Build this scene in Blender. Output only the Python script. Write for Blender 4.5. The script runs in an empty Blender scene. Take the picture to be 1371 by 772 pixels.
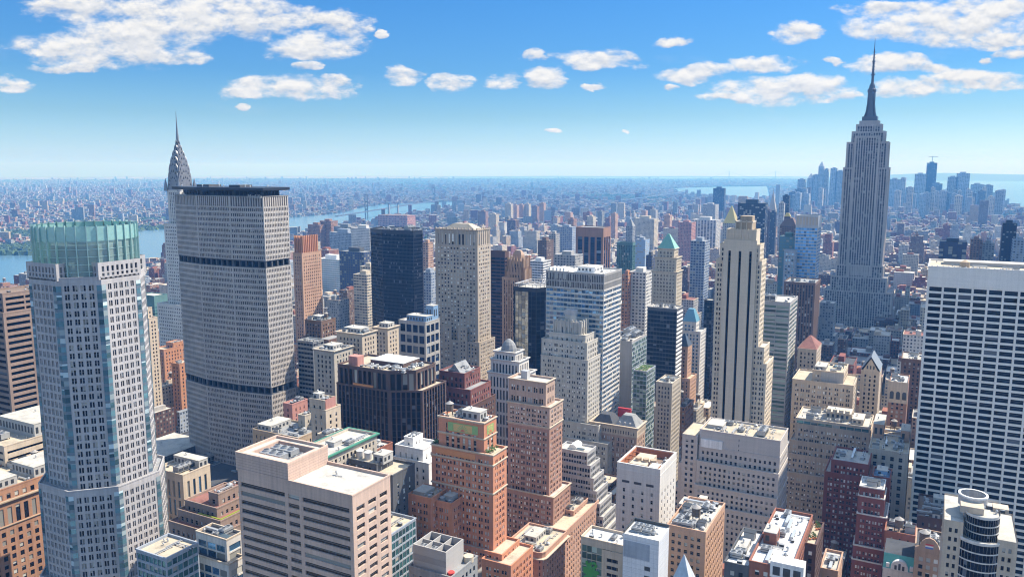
import bpy, math, random, numpy as np
from mathutils import Vector
from mathutils.bvhtree import BVHTree
C = bpy.context; SC = C.scene; COL = SC.collection
R = math.radians
EYE = 260.0
# ------------------------------------------------------------------ camera
FPX, PIT, HDG = 1080.0, R(8.43), R(28)
cd = bpy.data.cameras.new('camera'); cam = bpy.data.objects.new('camera', cd); COL.objects.link(cam)
cam.location = (0, 0, EYE); cam.rotation_euler = (math.pi/2 - PIT, 0, HDG)
cd.sensor_width = 36; cd.lens = 36*FPX/1371; cd.clip_start = 1; cd.clip_end = 80000
SC.camera = cam
# ------------------------------------------------------------------ sun, sky, exposure
SUN_AZ, SUN_EL = R(42), R(50)          # azimuth measured from +y (down the avenues) towards +x (west)
sd = bpy.data.lights.new('sun', 'SUN'); sun = bpy.data.objects.new('sun', sd); COL.objects.link(sun)
sd.energy = 4.6; sd.angle = R(0.53); sd.color = (1.0, 0.93, 0.82)
sun.rotation_euler = (math.pi/2 - SUN_EL, 0, math.pi - SUN_AZ)
SC.view_settings.view_transform = 'Standard'; SC.view_settings.look = 'None'
SC.view_settings.exposure = 0.86; SC.view_settings.gamma = 1
SC.cycles.use_denoising = True; SC.cycles.pixel_filter_type = 'BLACKMAN_HARRIS'; SC.cycles.filter_width = 1.15
SC.cycles.max_bounces = 5; SC.cycles.diffuse_bounces = 3; SC.cycles.glossy_bounces = 3
SC.cycles.transparent_max_bounces = 6; SC.cycles.volume_bounces = 0
SC.cycles.caustics_reflective = False; SC.cycles.caustics_refractive = False
fw = (-math.sin(HDG)*math.cos(PIT), math.cos(HDG)*math.cos(PIT), -math.sin(PIT))
rt = (math.cos(HDG), math.sin(HDG), 0.0)
up = (-math.sin(HDG)*math.sin(PIT), math.cos(HDG)*math.sin(PIT), math.cos(PIT))
def ray(u, v):
    a = (u-685.5)/FPX; b = (386-v)/FPX
    return [fw[i]+rt[i]*a+up[i]*b for i in range(3)]
def proj(x, y, z):
    d = (x, y, z-EYE); X = sum(d[i]*rt[i] for i in range(3)); Y = sum(d[i]*up[i] for i in range(3)); Z = sum(d[i]*fw[i] for i in range(3))
    return (685.5+FPX*X/Z, 386-FPX*Y/Z, Z) if Z > 1 else (-9999, -9999, Z)
def atY(u, v, Y):
    r = ray(u, v); t = Y/r[1]; return r[0]*t, Y, EYE+r[2]*t
def ground(u, v, z=0.0):
    r = ray(u, v); t = (z-EYE)/r[2]; return (r[0]*t, r[1]*t)
def solx(u, Y, z):
    k = (u-685.5)/FPX; h = z-EYE
    return (k*(Y*fw[1]+h*fw[2])-Y*rt[1])/(rt[0]-k*fw[0])
def soly(u, x, z):
    k = (u-685.5)/FPX; h = z-EYE
    return (k*(x*fw[0]+h*fw[2])-x*rt[0])/(rt[1]-k*fw[1])

class NT:
    "small helper around a node tree"
    def __init__(s, nt): s.t = nt; nt.nodes.clear()
    def n(s, typ, ins=None, **kw):
        x = s.t.nodes.new(typ)
        for k, v in kw.items(): setattr(x, k, v)
        for k, v in (ins or {}).items():
            if hasattr(v, 'is_output') or isinstance(v, bpy.types.NodeSocket): s.t.links.new(v, x.inputs[k])
            else: x.inputs[k].default_value = v
        return x
    def m(s, op, a, b=0.0, c=0.0, clamp=False):
        return s.n('ShaderNodeMath', {0: a, 1: b, 2: c}, operation=op, use_clamp=clamp).outputs[0]
    def vm(s, op, a, b=(0, 0, 0)):
        x = s.n('ShaderNodeVectorMath', {0: a, 1: b}, operation=op); return x.outputs[1] if op in ('LENGTH', 'DOT_PRODUCT') else x.outputs[0]
    def mix(s, f, a, b, typ='MIX'):
        x = s.n('ShaderNodeMix', data_type='RGBA', blend_type=typ)
        for i, v in ((0, f), (6, a), (7, b)):
            if isinstance(v, bpy.types.NodeSocket): s.t.links.new(v, x.inputs[i])
            else: x.inputs[i].default_value = v if i == 0 or len(v) == 4 else (*v, 1)
        return x.outputs[2]
    def ramp(s, f, stops, interp='LINEAR'):
        x = s.n('ShaderNodeValToRGB', {0: f}); x.color_ramp.interpolation = interp; e = x.color_ramp.elements
        while len(e) < len(stops): e.new(0.5)
        for i, (p, c) in enumerate(stops): e[i].position = p; e[i].color = (*c, 1) if len(c) == 3 else c
        return x.outputs[0]
    def noise(s, vec, scale, detail=3, rough=.5, dist=0.0):
        return s.n('ShaderNodeTexNoise', {'Vector': vec, 'Scale': scale, 'Detail': detail, 'Roughness': rough, 'Distortion': dist}).outputs[0]

SKY_K = 0.15
def make_world():
    w = bpy.data.worlds.new('World'); SC.world = w; w.use_nodes = True; T = NT(w.node_tree)
    sky = T.n('ShaderNodeTexSky', sky_type='NISHITA', sun_disc=False, sun_elevation=SUN_EL, sun_rotation=SUN_AZ, altitude=100.0, air_density=1.15, dust_density=0.35, ozone_density=2.2).outputs[0]
    tc = T.n('ShaderNodeTexCoord').outputs['Generated']
    rot = T.n('ShaderNodeVectorRotate', {'Vector': tc, 'Angle': -HDG}, rotation_type='Z_AXIS').outputs[0]
    sp = T.n('ShaderNodeSeparateXYZ', {0: rot})
    yy = T.m('MAXIMUM', sp.outputs[1], 0.02)
    px = T.m('DIVIDE', sp.outputs[0], yy); pz = T.m('DIVIDE', sp.outputs[2], yy)
    P = T.n('ShaderNodeCombineXYZ', {0: px, 1: pz, 2: 0.0}).outputs[0]
    def tp(u, v):
        r = ray(u, v); h = math.cos(HDG)*r[0]+math.sin(HDG)*r[1]; d = -math.sin(HDG)*r[0]+math.cos(HDG)*r[1]; return h/d, r[2]/d
    # cloud banks (centre and half size, as directions in the sky)
    blobs = [(150,62,112,24),(260,20,120,26),(120,12,80,18),(350,28,80,20),(200,42,90,18),(70,66,38,10),(230,76,50,8),(88,91,42,7),(15,113,30,9),
             (455,34,38,17),(425,63,62,14),(385,66,30,8),(511,46,10,5),(380,115,72,14),(330,122,40,7),(445,116,32,12),(412,88,20,6),(323,142,16,4),
             (543,99,26,11),(604,110,26,11),(672,107,28,8),(732,103,28,11),(795,79,62,11),(714,74,14,9),(780,86,30,6),(910,55,28,6),(800,112,18,4),
             (1066,43,34,11),(930,97,58,11),(1028,87,46,10),(892,118,16,5),(1040,121,92,15),(1075,116,60,12),(1108,84,12,5),(985,131,50,6),
             (1270,32,120,24),(1200,38,60,14),(1340,50,60,14),(1190,86,62,11),(1245,92,30,6),(1290,104,56,10),(1225,117,60,11),(1345,110,50,10),(1360,74,30,9),(1322,84,14,5),(1128,128,30,6),
             (1190,12,60,8),(1330,12,70,10),(735,173,8,3),(840,174,8,2)]
    warp = T.n('ShaderNodeTexNoise', {'Vector': T.vm('MULTIPLY', P, (14, 30, 1)), 'Scale': 1.0, 'Detail': 5.0, 'Roughness': .6}).outputs[1]
    Pw = T.vm('ADD', P, T.vm('MULTIPLY', T.vm('SUBTRACT', warp, (.5, .5, .5)), (.085, .03, 0)))
    acc = None; ws = None; ys = None
    for (u, v, rx, ry) in blobs:
        cx, cz = tp(u, v)
        q = T.vm('MULTIPLY', T.vm('SUBTRACT', Pw, (cx, cz, 0)), (FPX/(rx*1.2), FPX/(ry*1.36), 0))
        q2 = T.n('ShaderNodeSeparateXYZ', {0: q})
        wgt = T.m('MAXIMUM', T.m('SUBTRACT', 1.0, T.vm('DOT_PRODUCT', q, q)), 0.0)
        acc = wgt if acc is None else T.m('MAXIMUM', acc, wgt)
        ws = wgt if ws is None else T.m('ADD', ws, wgt)
        t = T.m('MULTIPLY', q2.outputs[1], wgt); ys = t if ys is None else T.m('ADD', ys, t)
    yl = T.m('DIVIDE', ys, T.m('ADD', ws, 1e-4))
    def puff(dy):
        v = T.vm('ADD', P, (0.0, dy, 0)); return T.noise(T.vm('MULTIPLY', v, (26, 52, 1)), 1.0, 8, .62)
    n0 = puff(0); n1 = puff(.006)
    dens = T.m('ADD', T.m('MULTIPLY', T.m('POWER', acc, .85), 1.15), T.m('MULTIPLY', T.m('SUBTRACT', n0, .5), 3.1))
    gate = T.m('MULTIPLY', acc, 3.2, clamp=True)
    cov = T.m('MULTIPLY', T.n('ShaderNodeMapRange', {0: dens, 1: .12, 2: 1.12}, interpolation_type='SMOOTHSTEP').outputs[0], gate)
    wis = T.m('MULTIPLY', T.m('SUBTRACT', T.noise(T.vm('MULTIPLY', P, (7, 24, 1)), 1.0, 6, .6), .6, clamp=True), .55)
    cov = T.m('MAXIMUM', T.m('MULTIPLY', cov, .97), wis)
    lit = T.m('ADD', T.m('ADD', T.m('MULTIPLY', yl, .5), .66), T.m('MULTIPLY', T.m('SUBTRACT', n0, n1), 3.0), clamp=True)
    ccol = T.ramp(lit, [(0.0, (.55, .60, .69)), (.45, (.76, .78, .81)), (1.0, (1.0, .985, .95))])
    ccol = T.mix(1.0, ccol, (3.55, 3.55, 3.55), 'MULTIPLY')
    tint = T.ramp(T.m('MULTIPLY', sp.outputs[2], 1.6, clamp=True), [(0.0, (.42, .60, 1.0)), (.03, (.40, .58, .90)), (.10, (.27, .43, .63)), (.18, (.165, .355, .61)), (.32, (.135, .36, .64)), (.55, (.80, .95, 1.05)), (.9, (1.6, 1.45, 1.28))])
    skyc = T.mix(1.0, T.mix(1.0, sky, tint, 'MULTIPLY'), (.77, .77, .77), 'MULTIPLY')
    col = T.mix(cov, skyc, ccol)
    bg = T.n('ShaderNodeBackground', {'Color': col, 'Strength': SKY_K})
    T.n('ShaderNodeOutputWorld', {0: bg.outputs[0]})
    w.cycles.sampling_method = 'MANUAL'; w.cycles.sample_map_resolution = 512
make_world()

# ------------------------------------------------------------------ materials
MATS = {}
def newmat(name):
    m = bpy.data.materials.new(name); m.use_nodes = True; return m, NT(m.node_tree)
def out(T, sh): T.n('ShaderNodeOutputMaterial', {0: sh})
def wallm(name, col, rough=.85, var=.26, streak=.24, metal=0.0, spec=.3):
    "masonry / metal wall: blotches, rain streaks and a little floor to floor variation"
    if name in MATS: return MATS[name]
    m, T = newmat(name)
    oc = T.n('ShaderNodeTexCoord').outputs['Object']
    a = T.noise(T.vm('MULTIPLY', oc, (.06, .06, .03)), 1.0, 4, .6)
    b = T.noise(T.vm('MULTIPLY', oc, (.9, .9, .035)), 1.0, 3, .6)
    c = T.noise(T.vm('MULTIPLY', oc, (.05, .05, 1.3)), 1.0, 2, .5)
    g = T.noise(T.vm('MULTIPLY', oc, (1.7, 1.7, 1.7)), 1.0, 3, .7)
    f = T.m('ADD', T.m('ADD', T.m('MULTIPLY', T.m('SUBTRACT', a, .5), var*2.4), T.m('MULTIPLY', T.m('SUBTRACT', b, .5), streak*2.6)),
            T.m('ADD', T.m('MULTIPLY', T.m('SUBTRACT', c, .5), .22), T.m('MULTIPLY', T.m('SUBTRACT', g, .5), .28)))
    f = T.m('ADD', f, 1.0)
    hue = T.mix(T.m('MULTIPLY', a, .35), (1, 1, 1), (1.1, .97, .84))
    k = T.mix(1.0, T.mix(1.0, col, hue, 'MULTIPLY'), T.n('ShaderNodeCombineColor', {0: f, 1: f, 2: f}).outputs[0], 'MULTIPLY')
    p = T.n('ShaderNodeBsdfPrincipled', {'Base Color': k, 'Roughness': rough, 'Metallic': metal, 'Specular IOR Level': spec})
    out(T, p.outputs[0]); MATS[name] = m; return m
def glassm(name, tint, blind=(.42, .41, .37), share=.35, metal=.0, rough=.07, full=.12, spec=.32):
    "window glass: every pane (one UV cell) has its own blind, tint and slight tilt"
    if name in MATS: return MATS[name]
    m, T = newmat(name)
    uv = T.n('ShaderNodeUVMap').outputs[0]; oi = T.n('ShaderNodeObjectInfo').outputs['Random']
    fl = T.vm('ADD', T.vm('FLOOR', uv), T.n('ShaderNodeCombineXYZ', {0: T.m('MULTIPLY', oi, 97.0), 1: .5, 2: 0.0}).outputs[0])
    wn = T.n('ShaderNodeTexWhiteNoise', {0: fl}, noise_dimensions='2D'); r = T.n('ShaderNodeSeparateColor', {0: wn.outputs[1]}).outputs
    fr = T.n('ShaderNodeSeparateXYZ', {0: T.vm('FRACTION', uv)}).outputs
    dark = T.mix(r[0], tuple(c*.45 for c in tint), tuple(min(1, c*1.5) for c in tint))
    drop = T.m('MULTIPLY', T.m('DIVIDE', T.m('SUBTRACT', r[1], 1-share), share), 1.1)          # how far the blind is down
    has = T.m('GREATER_THAN', r[1], 1-share)
    isb = T.m('MULTIPLY', has, T.m('GREATER_THAN', fr[1], T.m('SUBTRACT', 1.0, drop)))
    isb = T.m('MAXIMUM', isb, T.m('LESS_THAN', r[2], full))
    bc = T.mix(r[2], tuple(c*.55 for c in blind), tuple(min(1, c*1.25) for c in blind))
    colr = T.mix(isb, dark, bc)
    geo = T.n('ShaderNodeNewGeometry').outputs['Normal']
    nn = T.vm('NORMALIZE', T.vm('ADD', geo, T.vm('MULTIPLY', T.vm('SUBTRACT', wn.outputs[1], (.5, .5, .5)), (.05, .05, .05))))
    p = T.n('ShaderNodeBsdfPrincipled', {'Base Color': colr, 'Roughness': T.m('ADD', T.m('MULTIPLY', isb, .2), rough), 'Metallic': T.m('MULTIPLY', T.m('SUBTRACT', 1.0, isb), metal), 'IOR': 1.45, 'Specular IOR Level': spec, 'Normal': nn})
    out(T, p.outputs[0]); MATS[name] = m; return m
def roofm(name, col, var=.42):
    if name in MATS: return MATS[name]
    m, T = newmat(name); oc = T.n('ShaderNodeTexCoord').outputs['Object']
    a = T.noise(oc, .09, 5, .65); b = T.noise(oc, .9, 3, .7); v = T.n('ShaderNodeTexVoronoi', {'Vector': oc, 'Scale': .12}).outputs[1]
    vs = T.n('ShaderNodeSeparateColor', {0: v}).outputs[0]
    pd = T.n('ShaderNodeMapRange', {0: T.noise(oc, .22, 2, .5), 1: .60, 2: .64}).outputs[0]
    f = T.m('ADD', T.m('ADD', T.m('MULTIPLY', T.m('SUBTRACT', T.m('SUBTRACT', a, T.m('MULTIPLY', pd, .12)), .5), var*3), T.m('MULTIPLY', T.m('SUBTRACT', b, .5), var*1.2)), T.m('ADD', T.m('MULTIPLY', vs, .12), .95))
    st = T.mix(T.m('MULTIPLY', T.m('SUBTRACT', a, .5, clamp=True), 2.4, clamp=True), col, tuple(c*k for c, k in zip(col, (.72, .62, .5))))
    k = T.mix(1.0, st, T.n('ShaderNodeCombineColor', {0: f, 1: f, 2: f}).outputs[0], 'MULTIPLY')
    p = T.n('ShaderNodeBsdfPrincipled', {'Base Color': k, 'Roughness': .9, 'Specular IOR Level': .2}); out(T, p.outputs[0]); MATS[name] = m; return m
def plain(name, col, rough=.5, metal=0.0, spec=.5):
    if name in MATS: return MATS[name]
    m, T = newmat(name); oc = T.n('ShaderNodeTexCoord').outputs['Object']; a = T.noise(oc, .7, 3, .6)
    k = T.mix(a, tuple(c*.78 for c in col), tuple(min(1, c*1.18) for c in col))
    p = T.n('ShaderNodeBsdfPrincipled', {'Base Color': k, 'Roughness': rough, 'Metallic': metal, 'Specular IOR Level': spec}); out(T, p.outputs[0]); MATS[name] = m; return m
def citym(name, col, win=(.035, .045, .06), wx=.5, wy=.5, light=.25):
    "far building wall: window openings as a pattern in the wall, UV counted in bays and floors"
    if name in MATS: return MATS[name]
    m, T = newmat(name)
    uv = T.n('ShaderNodeUVMap').outputs[0]; fr = T.n('ShaderNodeSeparateXYZ', {0: T.vm('FRACTION', uv)}).outputs
    oi = T.n('ShaderNodeObjectInfo').outputs['Random']
    fl = T.vm('ADD', T.vm('FLOOR', uv), T.n('ShaderNodeCombineXYZ', {0: T.m('MULTIPLY', oi, 77.0), 1: .5, 2: 0.0}).outputs[0])
    wn = T.n('ShaderNodeTexWhiteNoise', {0: fl}, noise_dimensions='2D').outputs[0]
    inx = T.m('LESS_THAN', T.m('ABSOLUTE', T.m('SUBTRACT', fr[0], .5)), wx/2); iny = T.m('LESS_THAN', T.m('ABSOLUTE', T.m('SUBTRACT', fr[1], .5)), wy/2)
    isw = T.m('MULTIPLY', inx, iny)
    oc = T.n('ShaderNodeTexCoord').outputs['Object']
    f = T.m('ADD', T.m('MULTIPLY', T.noise(T.vm('MULTIPLY', oc, (.12, .12, .05)), 1.0, 4, .6), .7), .65)
    wc = T.mix(1.0, col, T.n('ShaderNodeCombineColor', {0: f, 1: f, 2: f}).outputs[0], 'MULTIPLY')
    gc = T.mix(T.m('GREATER_THAN', wn, 1-light), win, (.3, .3, .28))
    p = T.n('ShaderNodeBsdfPrincipled', {'Base Color': T.mix(isw, wc, gc), 'Roughness': T.m('SUBTRACT', .85, T.m('MULTIPLY', isw, .7)), 'Specular IOR Level': .4})
    out(T, p.outputs[0]); MATS[name] = m; return m

WALLS = dict(cream=(.52, .45, .35), stone=(.42, .38, .32), limestone=(.47, .43, .37), pink=(.52, .385, .315), whitestone=(.58, .56, .53), white=(.70, .70, .70),
    tan=(.40, .31, .22), brown=(.29, .165, .115), brick=(.26, .105, .07), orange=(.44, .215, .12), french=(.50, .225, .135), redbrick=(.20, .065, .05), peach=(.46, .29, .20),
    grey=(.24, .25, .26), darkgrey=(.09, .095, .105), granite=(.105, .07, .062), darkmetal=(.020, .024, .036), bluegrey=(.30, .34, .40), concrete=(.37, .36, .35),
    metlife=(.44, .41, .385), t383=(.40, .39, .40), esb=(.46, .41, .38), steel=(.45, .46, .48), silver=(.44, .44, .45), darkbrown=(.10, .055, .045), paletan=(.50, .42, .33), rose=(.42, .21, .18), bandbrown=(.25, .185, .155), teal=(.10, .20, .20), umber=(.16, .10, .07))
def W(k): return wallm('wall_'+k, WALLS[k], rough=.4 if k in ('darkmetal', 'steel', 'silver') else .85, spec=.4)
G = dict(gd=lambda: glassm('glass_dark', (.012, .014, .020), spec=.16, share=.30, full=.07), gbl=lambda: glassm('glass_blinds', (.018, .021, .026), spec=.16, share=.6, full=.2, blind=(.78, .77, .72)),
    gblue=lambda: glassm('glass_blue', (.16, .33, .55), share=.2, full=.03, metal=.75, rough=.06), gteal=lambda: glassm('glass_teal', (.10, .24, .26), share=.15, full=.03, metal=.6),
    gblack=lambda: glassm('glass_black', (.006, .009, .018), spec=.09, share=.10, full=.015, blind=(.12, .13, .15)), gnavy=lambda: glassm('glass_navy', (.010, .018, .05), spec=.12, share=.12, full=.03, blind=(.2, .24, .3)),
    gsky=lambda: glassm('glass_sky', (.13, .36, .72), share=.05, full=.0, metal=.15, rough=.15), ggreen=lambda: glassm('glass_green', (.07, .13, .11), share=.5, full=.14, metal=.3, blind=(.35, .42, .36)),
    gmir=lambda: glassm('glass_mirror', (.35, .40, .42), share=.12, full=.03, metal=.85, rough=.05), gbrown=lambda: glassm('glass_brown', (.05, .04, .035), share=.3, full=.05, metal=.35))
def GL(k): return G[k]()
RF = dict(light=(.46, .44, .40), tan=(.46, .40, .31), grey=(.27, .28, .29), dark=(.07, .075, .085), white=(.57, .57, .56), red=(.25, .12, .10), brown=(.20, .15, .12), blue=(.18, .26, .38))
def RM(k): return roofm('roof_'+k, RF[k])

# ------------------------------------------------------------------ mesh tools
class MB:
    "collects quads / polygons (with uv and material slot) and links them as ONE mesh object"
    def __init__(s): s.V = []; s.F = []; s.U = []; s.M = []; s.mats = []; s.ch = []
    def chunk(s, q, uv, mi):
        if uv is None: uv = np.tile(np.array([[0., 0.], [1, 0], [1, 1], [0, 1]]), (len(q), 1, 1))
        s.ch.append((q, uv, np.asarray(mi, dtype=np.int32)))
    def slot(s, m):
        if m not in s.mats: s.mats.append(m)
        return s.mats.index(m)
    def poly(s, pts, mat, uv=None):
        k = len(s.V); s.V.extend(tuple(p) for p in pts); s.F.append(tuple(range(k, k+len(pts)))); s.U.extend(uv or [(0.0, 0.0)]*len(pts)); s.M.append(s.slot(mat))
    def box(s, x0, x1, y0, y1, z0, z1, mat, bottom=False):
        a, b, c, d = (x0, y0), (x1, y0), (x1, y1), (x0, y1)
        for p, q in ((a, b), (b, c), (c, d), (d, a)): s.poly([(*p, z0), (*q, z0), (*q, z1), (*p, z1)], mat, [(0, 0), (1, 0), (1, 1), (0, 1)])
        s.poly([(*a, z1), (*b, z1), (*c, z1), (*d, z1)], mat)
        if bottom: s.poly([(*d, z0), (*c, z0), (*b, z0), (*a, z0)], mat)
    def loft(s, rings, mat, cap=True):
        for A, B in zip(rings, rings[1:]):
            n = len(A)
            for i in range(n):
                j = (i+1) % n; s.poly([A[i], A[j], B[j], B[i]], mat, [(i, 0), (i+1, 0), (i+1, 1), (i, 1)])
        if cap: s.poly(rings[-1], mat)
    def cyl(s, x, y, z0, z1, r0, r1, mat, n=14, cap=True):
        f = lambda r, z: [(x+r*math.cos(2*math.pi*i/n), y+r*math.sin(2*math.pi*i/n), z) for i in range(n)]
        s.loft([f(r0, z0), f(r1, z1)], mat, cap)
    def build(s, name, parent=None, off=(0, 0, 0), weld=True):
        if not s.F and not s.ch: return None
        V = np.array(s.V, dtype=np.float64).reshape(-1, 3); U = np.array(s.U, dtype=np.float64).reshape(-1, 2); M = np.array(s.M, dtype=np.int32)
        cnt = np.array([len(f) for f in s.F], dtype=np.int32)
        if s.ch:
            V = np.concatenate([V]+[c[0].reshape(-1, 3) for c in s.ch]); U = np.concatenate([U]+[c[1].reshape(-1, 2) for c in s.ch]); M = np.concatenate([M]+[c[2] for c in s.ch])
            cnt = np.concatenate([cnt, np.full(sum(len(c[2]) for c in s.ch), 4, dtype=np.int32)])
        V = V-np.array(off)
        L = np.arange(len(V), dtype=np.int64)
        if weld:
            q = np.round(V*500).astype(np.int64); key = q[:, 0]*np.int64(6364136223846793005)+q[:, 1]*np.int64(1442695040888963407)+q[:, 2]*np.int64(3935559000370003845); _, idx, inv = np.unique(key, return_index=True, return_inverse=True); V = V[idx]; L = inv.reshape(-1)
        me = bpy.data.meshes.new(name); me.vertices.add(len(V)); me.vertices.foreach_set('co', V.astype(np.float32).ravel())
        me.loops.add(len(L)); me.loops.foreach_set('vertex_index', L.astype(np.int32))
        me.polygons.add(len(cnt)); me.polygons.foreach_set('loop_start', np.concatenate([[0], np.cumsum(cnt)[:-1]]).astype(np.int32))
        me.polygons.foreach_set('material_index', M)
        uvl = me.uv_layers.new(name='UVMap'); uvl.data.foreach_set('uv', U.astype(np.float32).ravel())
        for m in s.mats: me.materials.append(m)
        me.update(calc_edges=True); me.shade_flat()
        o = bpy.data.objects.new(name, me); COL.objects.link(o)
        if parent: o.parent = parent
        else: o.location = off
        return o
def rect(x0, x1, y0, y1): return [(x0, y0), (x1, y0), (x1, y1), (x0, y1)]
def inset(poly, d):
    "offset a convex counter-clockwise polygon inwards by d"
    n = len(poly); res = []
    for i in range(n):
        p0, p1, p2 = poly[i-1], poly[i], poly[(i+1) % n]
        a = (p1[0]-p0[0], p1[1]-p0[1]); b = (p2[0]-p1[0], p2[1]-p1[1]); la = math.hypot(*a); lb = math.hypot(*b)
        na = (-a[1]/la, a[0]/la); nb = (-b[1]/lb, b[0]/lb); k = 1+na[0]*nb[0]+na[1]*nb[1]
        res.append((p1[0]+d*(na[0]+nb[0])/k, p1[1]+d*(na[1]+nb[1])/k))
    return res
def st(wall='stone', glass='gd', bay=3.2, fl=3.7, ww=.5, wh=.55, rec=.35, sr=0.0, span=None, cw=1.2, tm=2.2, pair=False, mul=.35, mr=.12, sill=.5, every=0, gk=None):
    return dict(wall=W(wall), glass=GL(glass), bay=bay, fl=fl, ww=ww, wh=wh, rec=rec, sr=sr, span=W(span) if span else None, cw=cw, tm=tm, pair=pair, mul=mul, mr=mr, sill=sill, every=every)
def facade(wb, gb, p0, p1, z0, z1, S, flip=0):
    "one wall between two footprint points: a connected relief of piers and spandrels with real recessed window openings"
    L = math.hypot(p1[0]-p0[0], p1[1]-p0[1]); dx, dy = (p1[0]-p0[0])/L, (p1[1]-p0[1])/L; nx, ny = dy, -dx
    if 'alt' in S and abs(nx) > .7: S = S['alt']
    cw = min(S['cw'], L*.2); nb = max(1, int(round((L-2*cw)/S['bay']))); bw = (L-2*cw)/nb
    cols = [(cw, 'P', 0)]
    for i in range(nb):
        g = bw*(1-S['ww'])/2; w = bw*S['ww']
        if g > .02:
            cols.append((g, 'P', i))
            if S['pair']: mw = min(S['mul'], w*.4); cols += [((w-mw)/2, 'W', 2*i), (mw, 'M', i), ((w-mw)/2, 'W', 2*i+1)]
            else: cols.append((w, 'W', 2*i))
            cols.append((g, 'P', i))
        else: cols += [(bw*.9, 'W', 2*i), (bw*.1, 'M', i)]
    cols.append((cw, 'P', nb)); mg = []
    if 'cols' in S: tot = sum(c[0] for c in S['cols']); cols = [(c[0]/tot*L, c[1], i) for i, c in enumerate(S['cols'])]
    for c in cols:
        if mg and mg[-1][1] == c[1] == 'P': mg[-1] = (mg[-1][0]+c[0], 'P', c[2])
        else: mg.append(c)
    cs = np.concatenate([[0], np.cumsum([c[0] for c in mg])]); ct = [(c[1], c[2]) for c in mg]
    tm = min(S['tm'], (z1-z0)*.4); nf = max(1, int(round((z1-z0-tm)/S['fl']))); fh = (z1-z0-tm)/nf
    rs = [z0]; rtp = []
    for j in range(nf):
        b = z0+j*fh; h = fh*S['wh']; s0 = (fh-h)*S['sill']
        if S['every'] and (nf-1-j) % S['every'] == S['every']-1: rs.append(b+fh); rtp.append('S'); continue
        if s0 > .02: rs.append(b+s0); rtp.append('S')
        rs.append(b+s0+h); rtp.append('W')
        if fh-h-s0 > .02: rs.append(b+fh); rtp.append('S')
    rs[-1] = z1-tm
    rs.append(z1); rtp.append('T'); rs = np.array(rs)
    tc_ = np.array([{'P': 0, 'W': 1, 'M': 2}[t] for t, _ in ct]); tr_ = np.array([{'T': 0, 'S': 1, 'W': 2}[t] for t in rtp])
    TC, TR = np.meshgrid(tc_, tr_, indexing='ij')
    D = np.where((TC == 0) | (TR == 0), 0.0, np.where(TR == 1, S['sr'], np.where(TC == 1, S['rec'], S['mr'])))
    K = np.where((TC == 0) | (TR == 0), 0, np.where((TR == 2) & (TC == 1), 2, np.where((TR == 1) | bool(S['span']), 1, 0)))
    sw = wb.slot(S['wall']); ss = wb.slot(S['span']) if S['span'] else sw; sg = gb.slot(S['glass'])
    def P(s_, n_, z_): return np.stack([p0[0]+dx*s_-nx*n_, p0[1]+dy*s_-ny*n_, z_], -1)
    def Q(a, b, c, d): return np.stack([a, b, c, d], 1)
    I, J = np.meshgrid(np.arange(len(ct)), np.arange(len(rtp)), indexing='ij'); I = I.ravel(); J = J.ravel(); d = D.ravel(); k = K.ravel()
    s0, s1, a0, a1 = cs[I], cs[I+1], rs[J], rs[J+1]
    q = Q(P(s0, d, a0), P(s1, d, a0), P(s1, d, a1), P(s0, d, a1)); wm = k != 2
    wb.chunk(q[wm], None, np.where(k[wm] == 1, ss, sw))
    if (~wm).any():
        c = np.array([x[1] for x in ct])[I[~wm]]+flip; j = J[~wm]
        uv = np.stack([np.stack([c+.01, j+.01], -1), np.stack([c+.99, j+.01], -1), np.stack([c+.99, j+.99], -1), np.stack([c+.01, j+.99], -1)], 1)
        gb.chunk(q[~wm], uv, np.full((~wm).sum(), sg))
    m = (I+1 < len(ct)); m[m] &= np.abs(D[I[m]+1, J[m]]-d[m]) > 1e-4
    if m.any(): e = D[I[m]+1, J[m]]; wb.chunk(Q(P(s1[m], d[m], a0[m]), P(s1[m], e, a0[m]), P(s1[m], e, a1[m]), P(s1[m], d[m], a1[m])), None, np.full(m.sum(), sw))
    m = (J+1 < len(rtp)); m[m] &= np.abs(D[I[m], J[m]+1]-d[m]) > 1e-4
    if m.any(): e = D[I[m], J[m]+1]; wb.chunk(Q(P(s0[m], d[m], a1[m]), P(s1[m], d[m], a1[m]), P(s1[m], e, a1[m]), P(s0[m], e, a1[m])), None, np.where((k[m] == 1) | (K[I[m], J[m]+1] == 1), ss, sw))
HEROES = []      # (root, footprint boxes) for collision and for the window pass
FOOT = []
def tag(o, label=None, cat=None, group=None, kind=None):
    for k, v in (('label', label), ('category', cat), ('group', group), ('kind', kind)):
        if v: o[k] = v
    return o
def root_at(name, x, y, label, cat, group=None, z=0.0):
    o = bpy.data.objects.new(name, None); COL.objects.link(o); o.location = (x, y, z); o.empty_display_size = 5
    return tag(o, label, cat, group)
def ring_part(poly, z1, mat, root, off, name='parapet', th=.45, out_=.14, down=.5, inn=1.3, up_=.12):
    b = MB(); o1 = inset(poly, -out_); i1 = inset(poly, th)
    b.loft([[(*p, z1-down) for p in inset(poly, .02)], [(*p, z1-down) for p in o1], [(*p, z1+up_) for p in o1], [(*p, z1+up_) for p in i1], [(*p, z1-inn) for p in i1]], mat, cap=False)
    return b.build(name, root, off)
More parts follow.
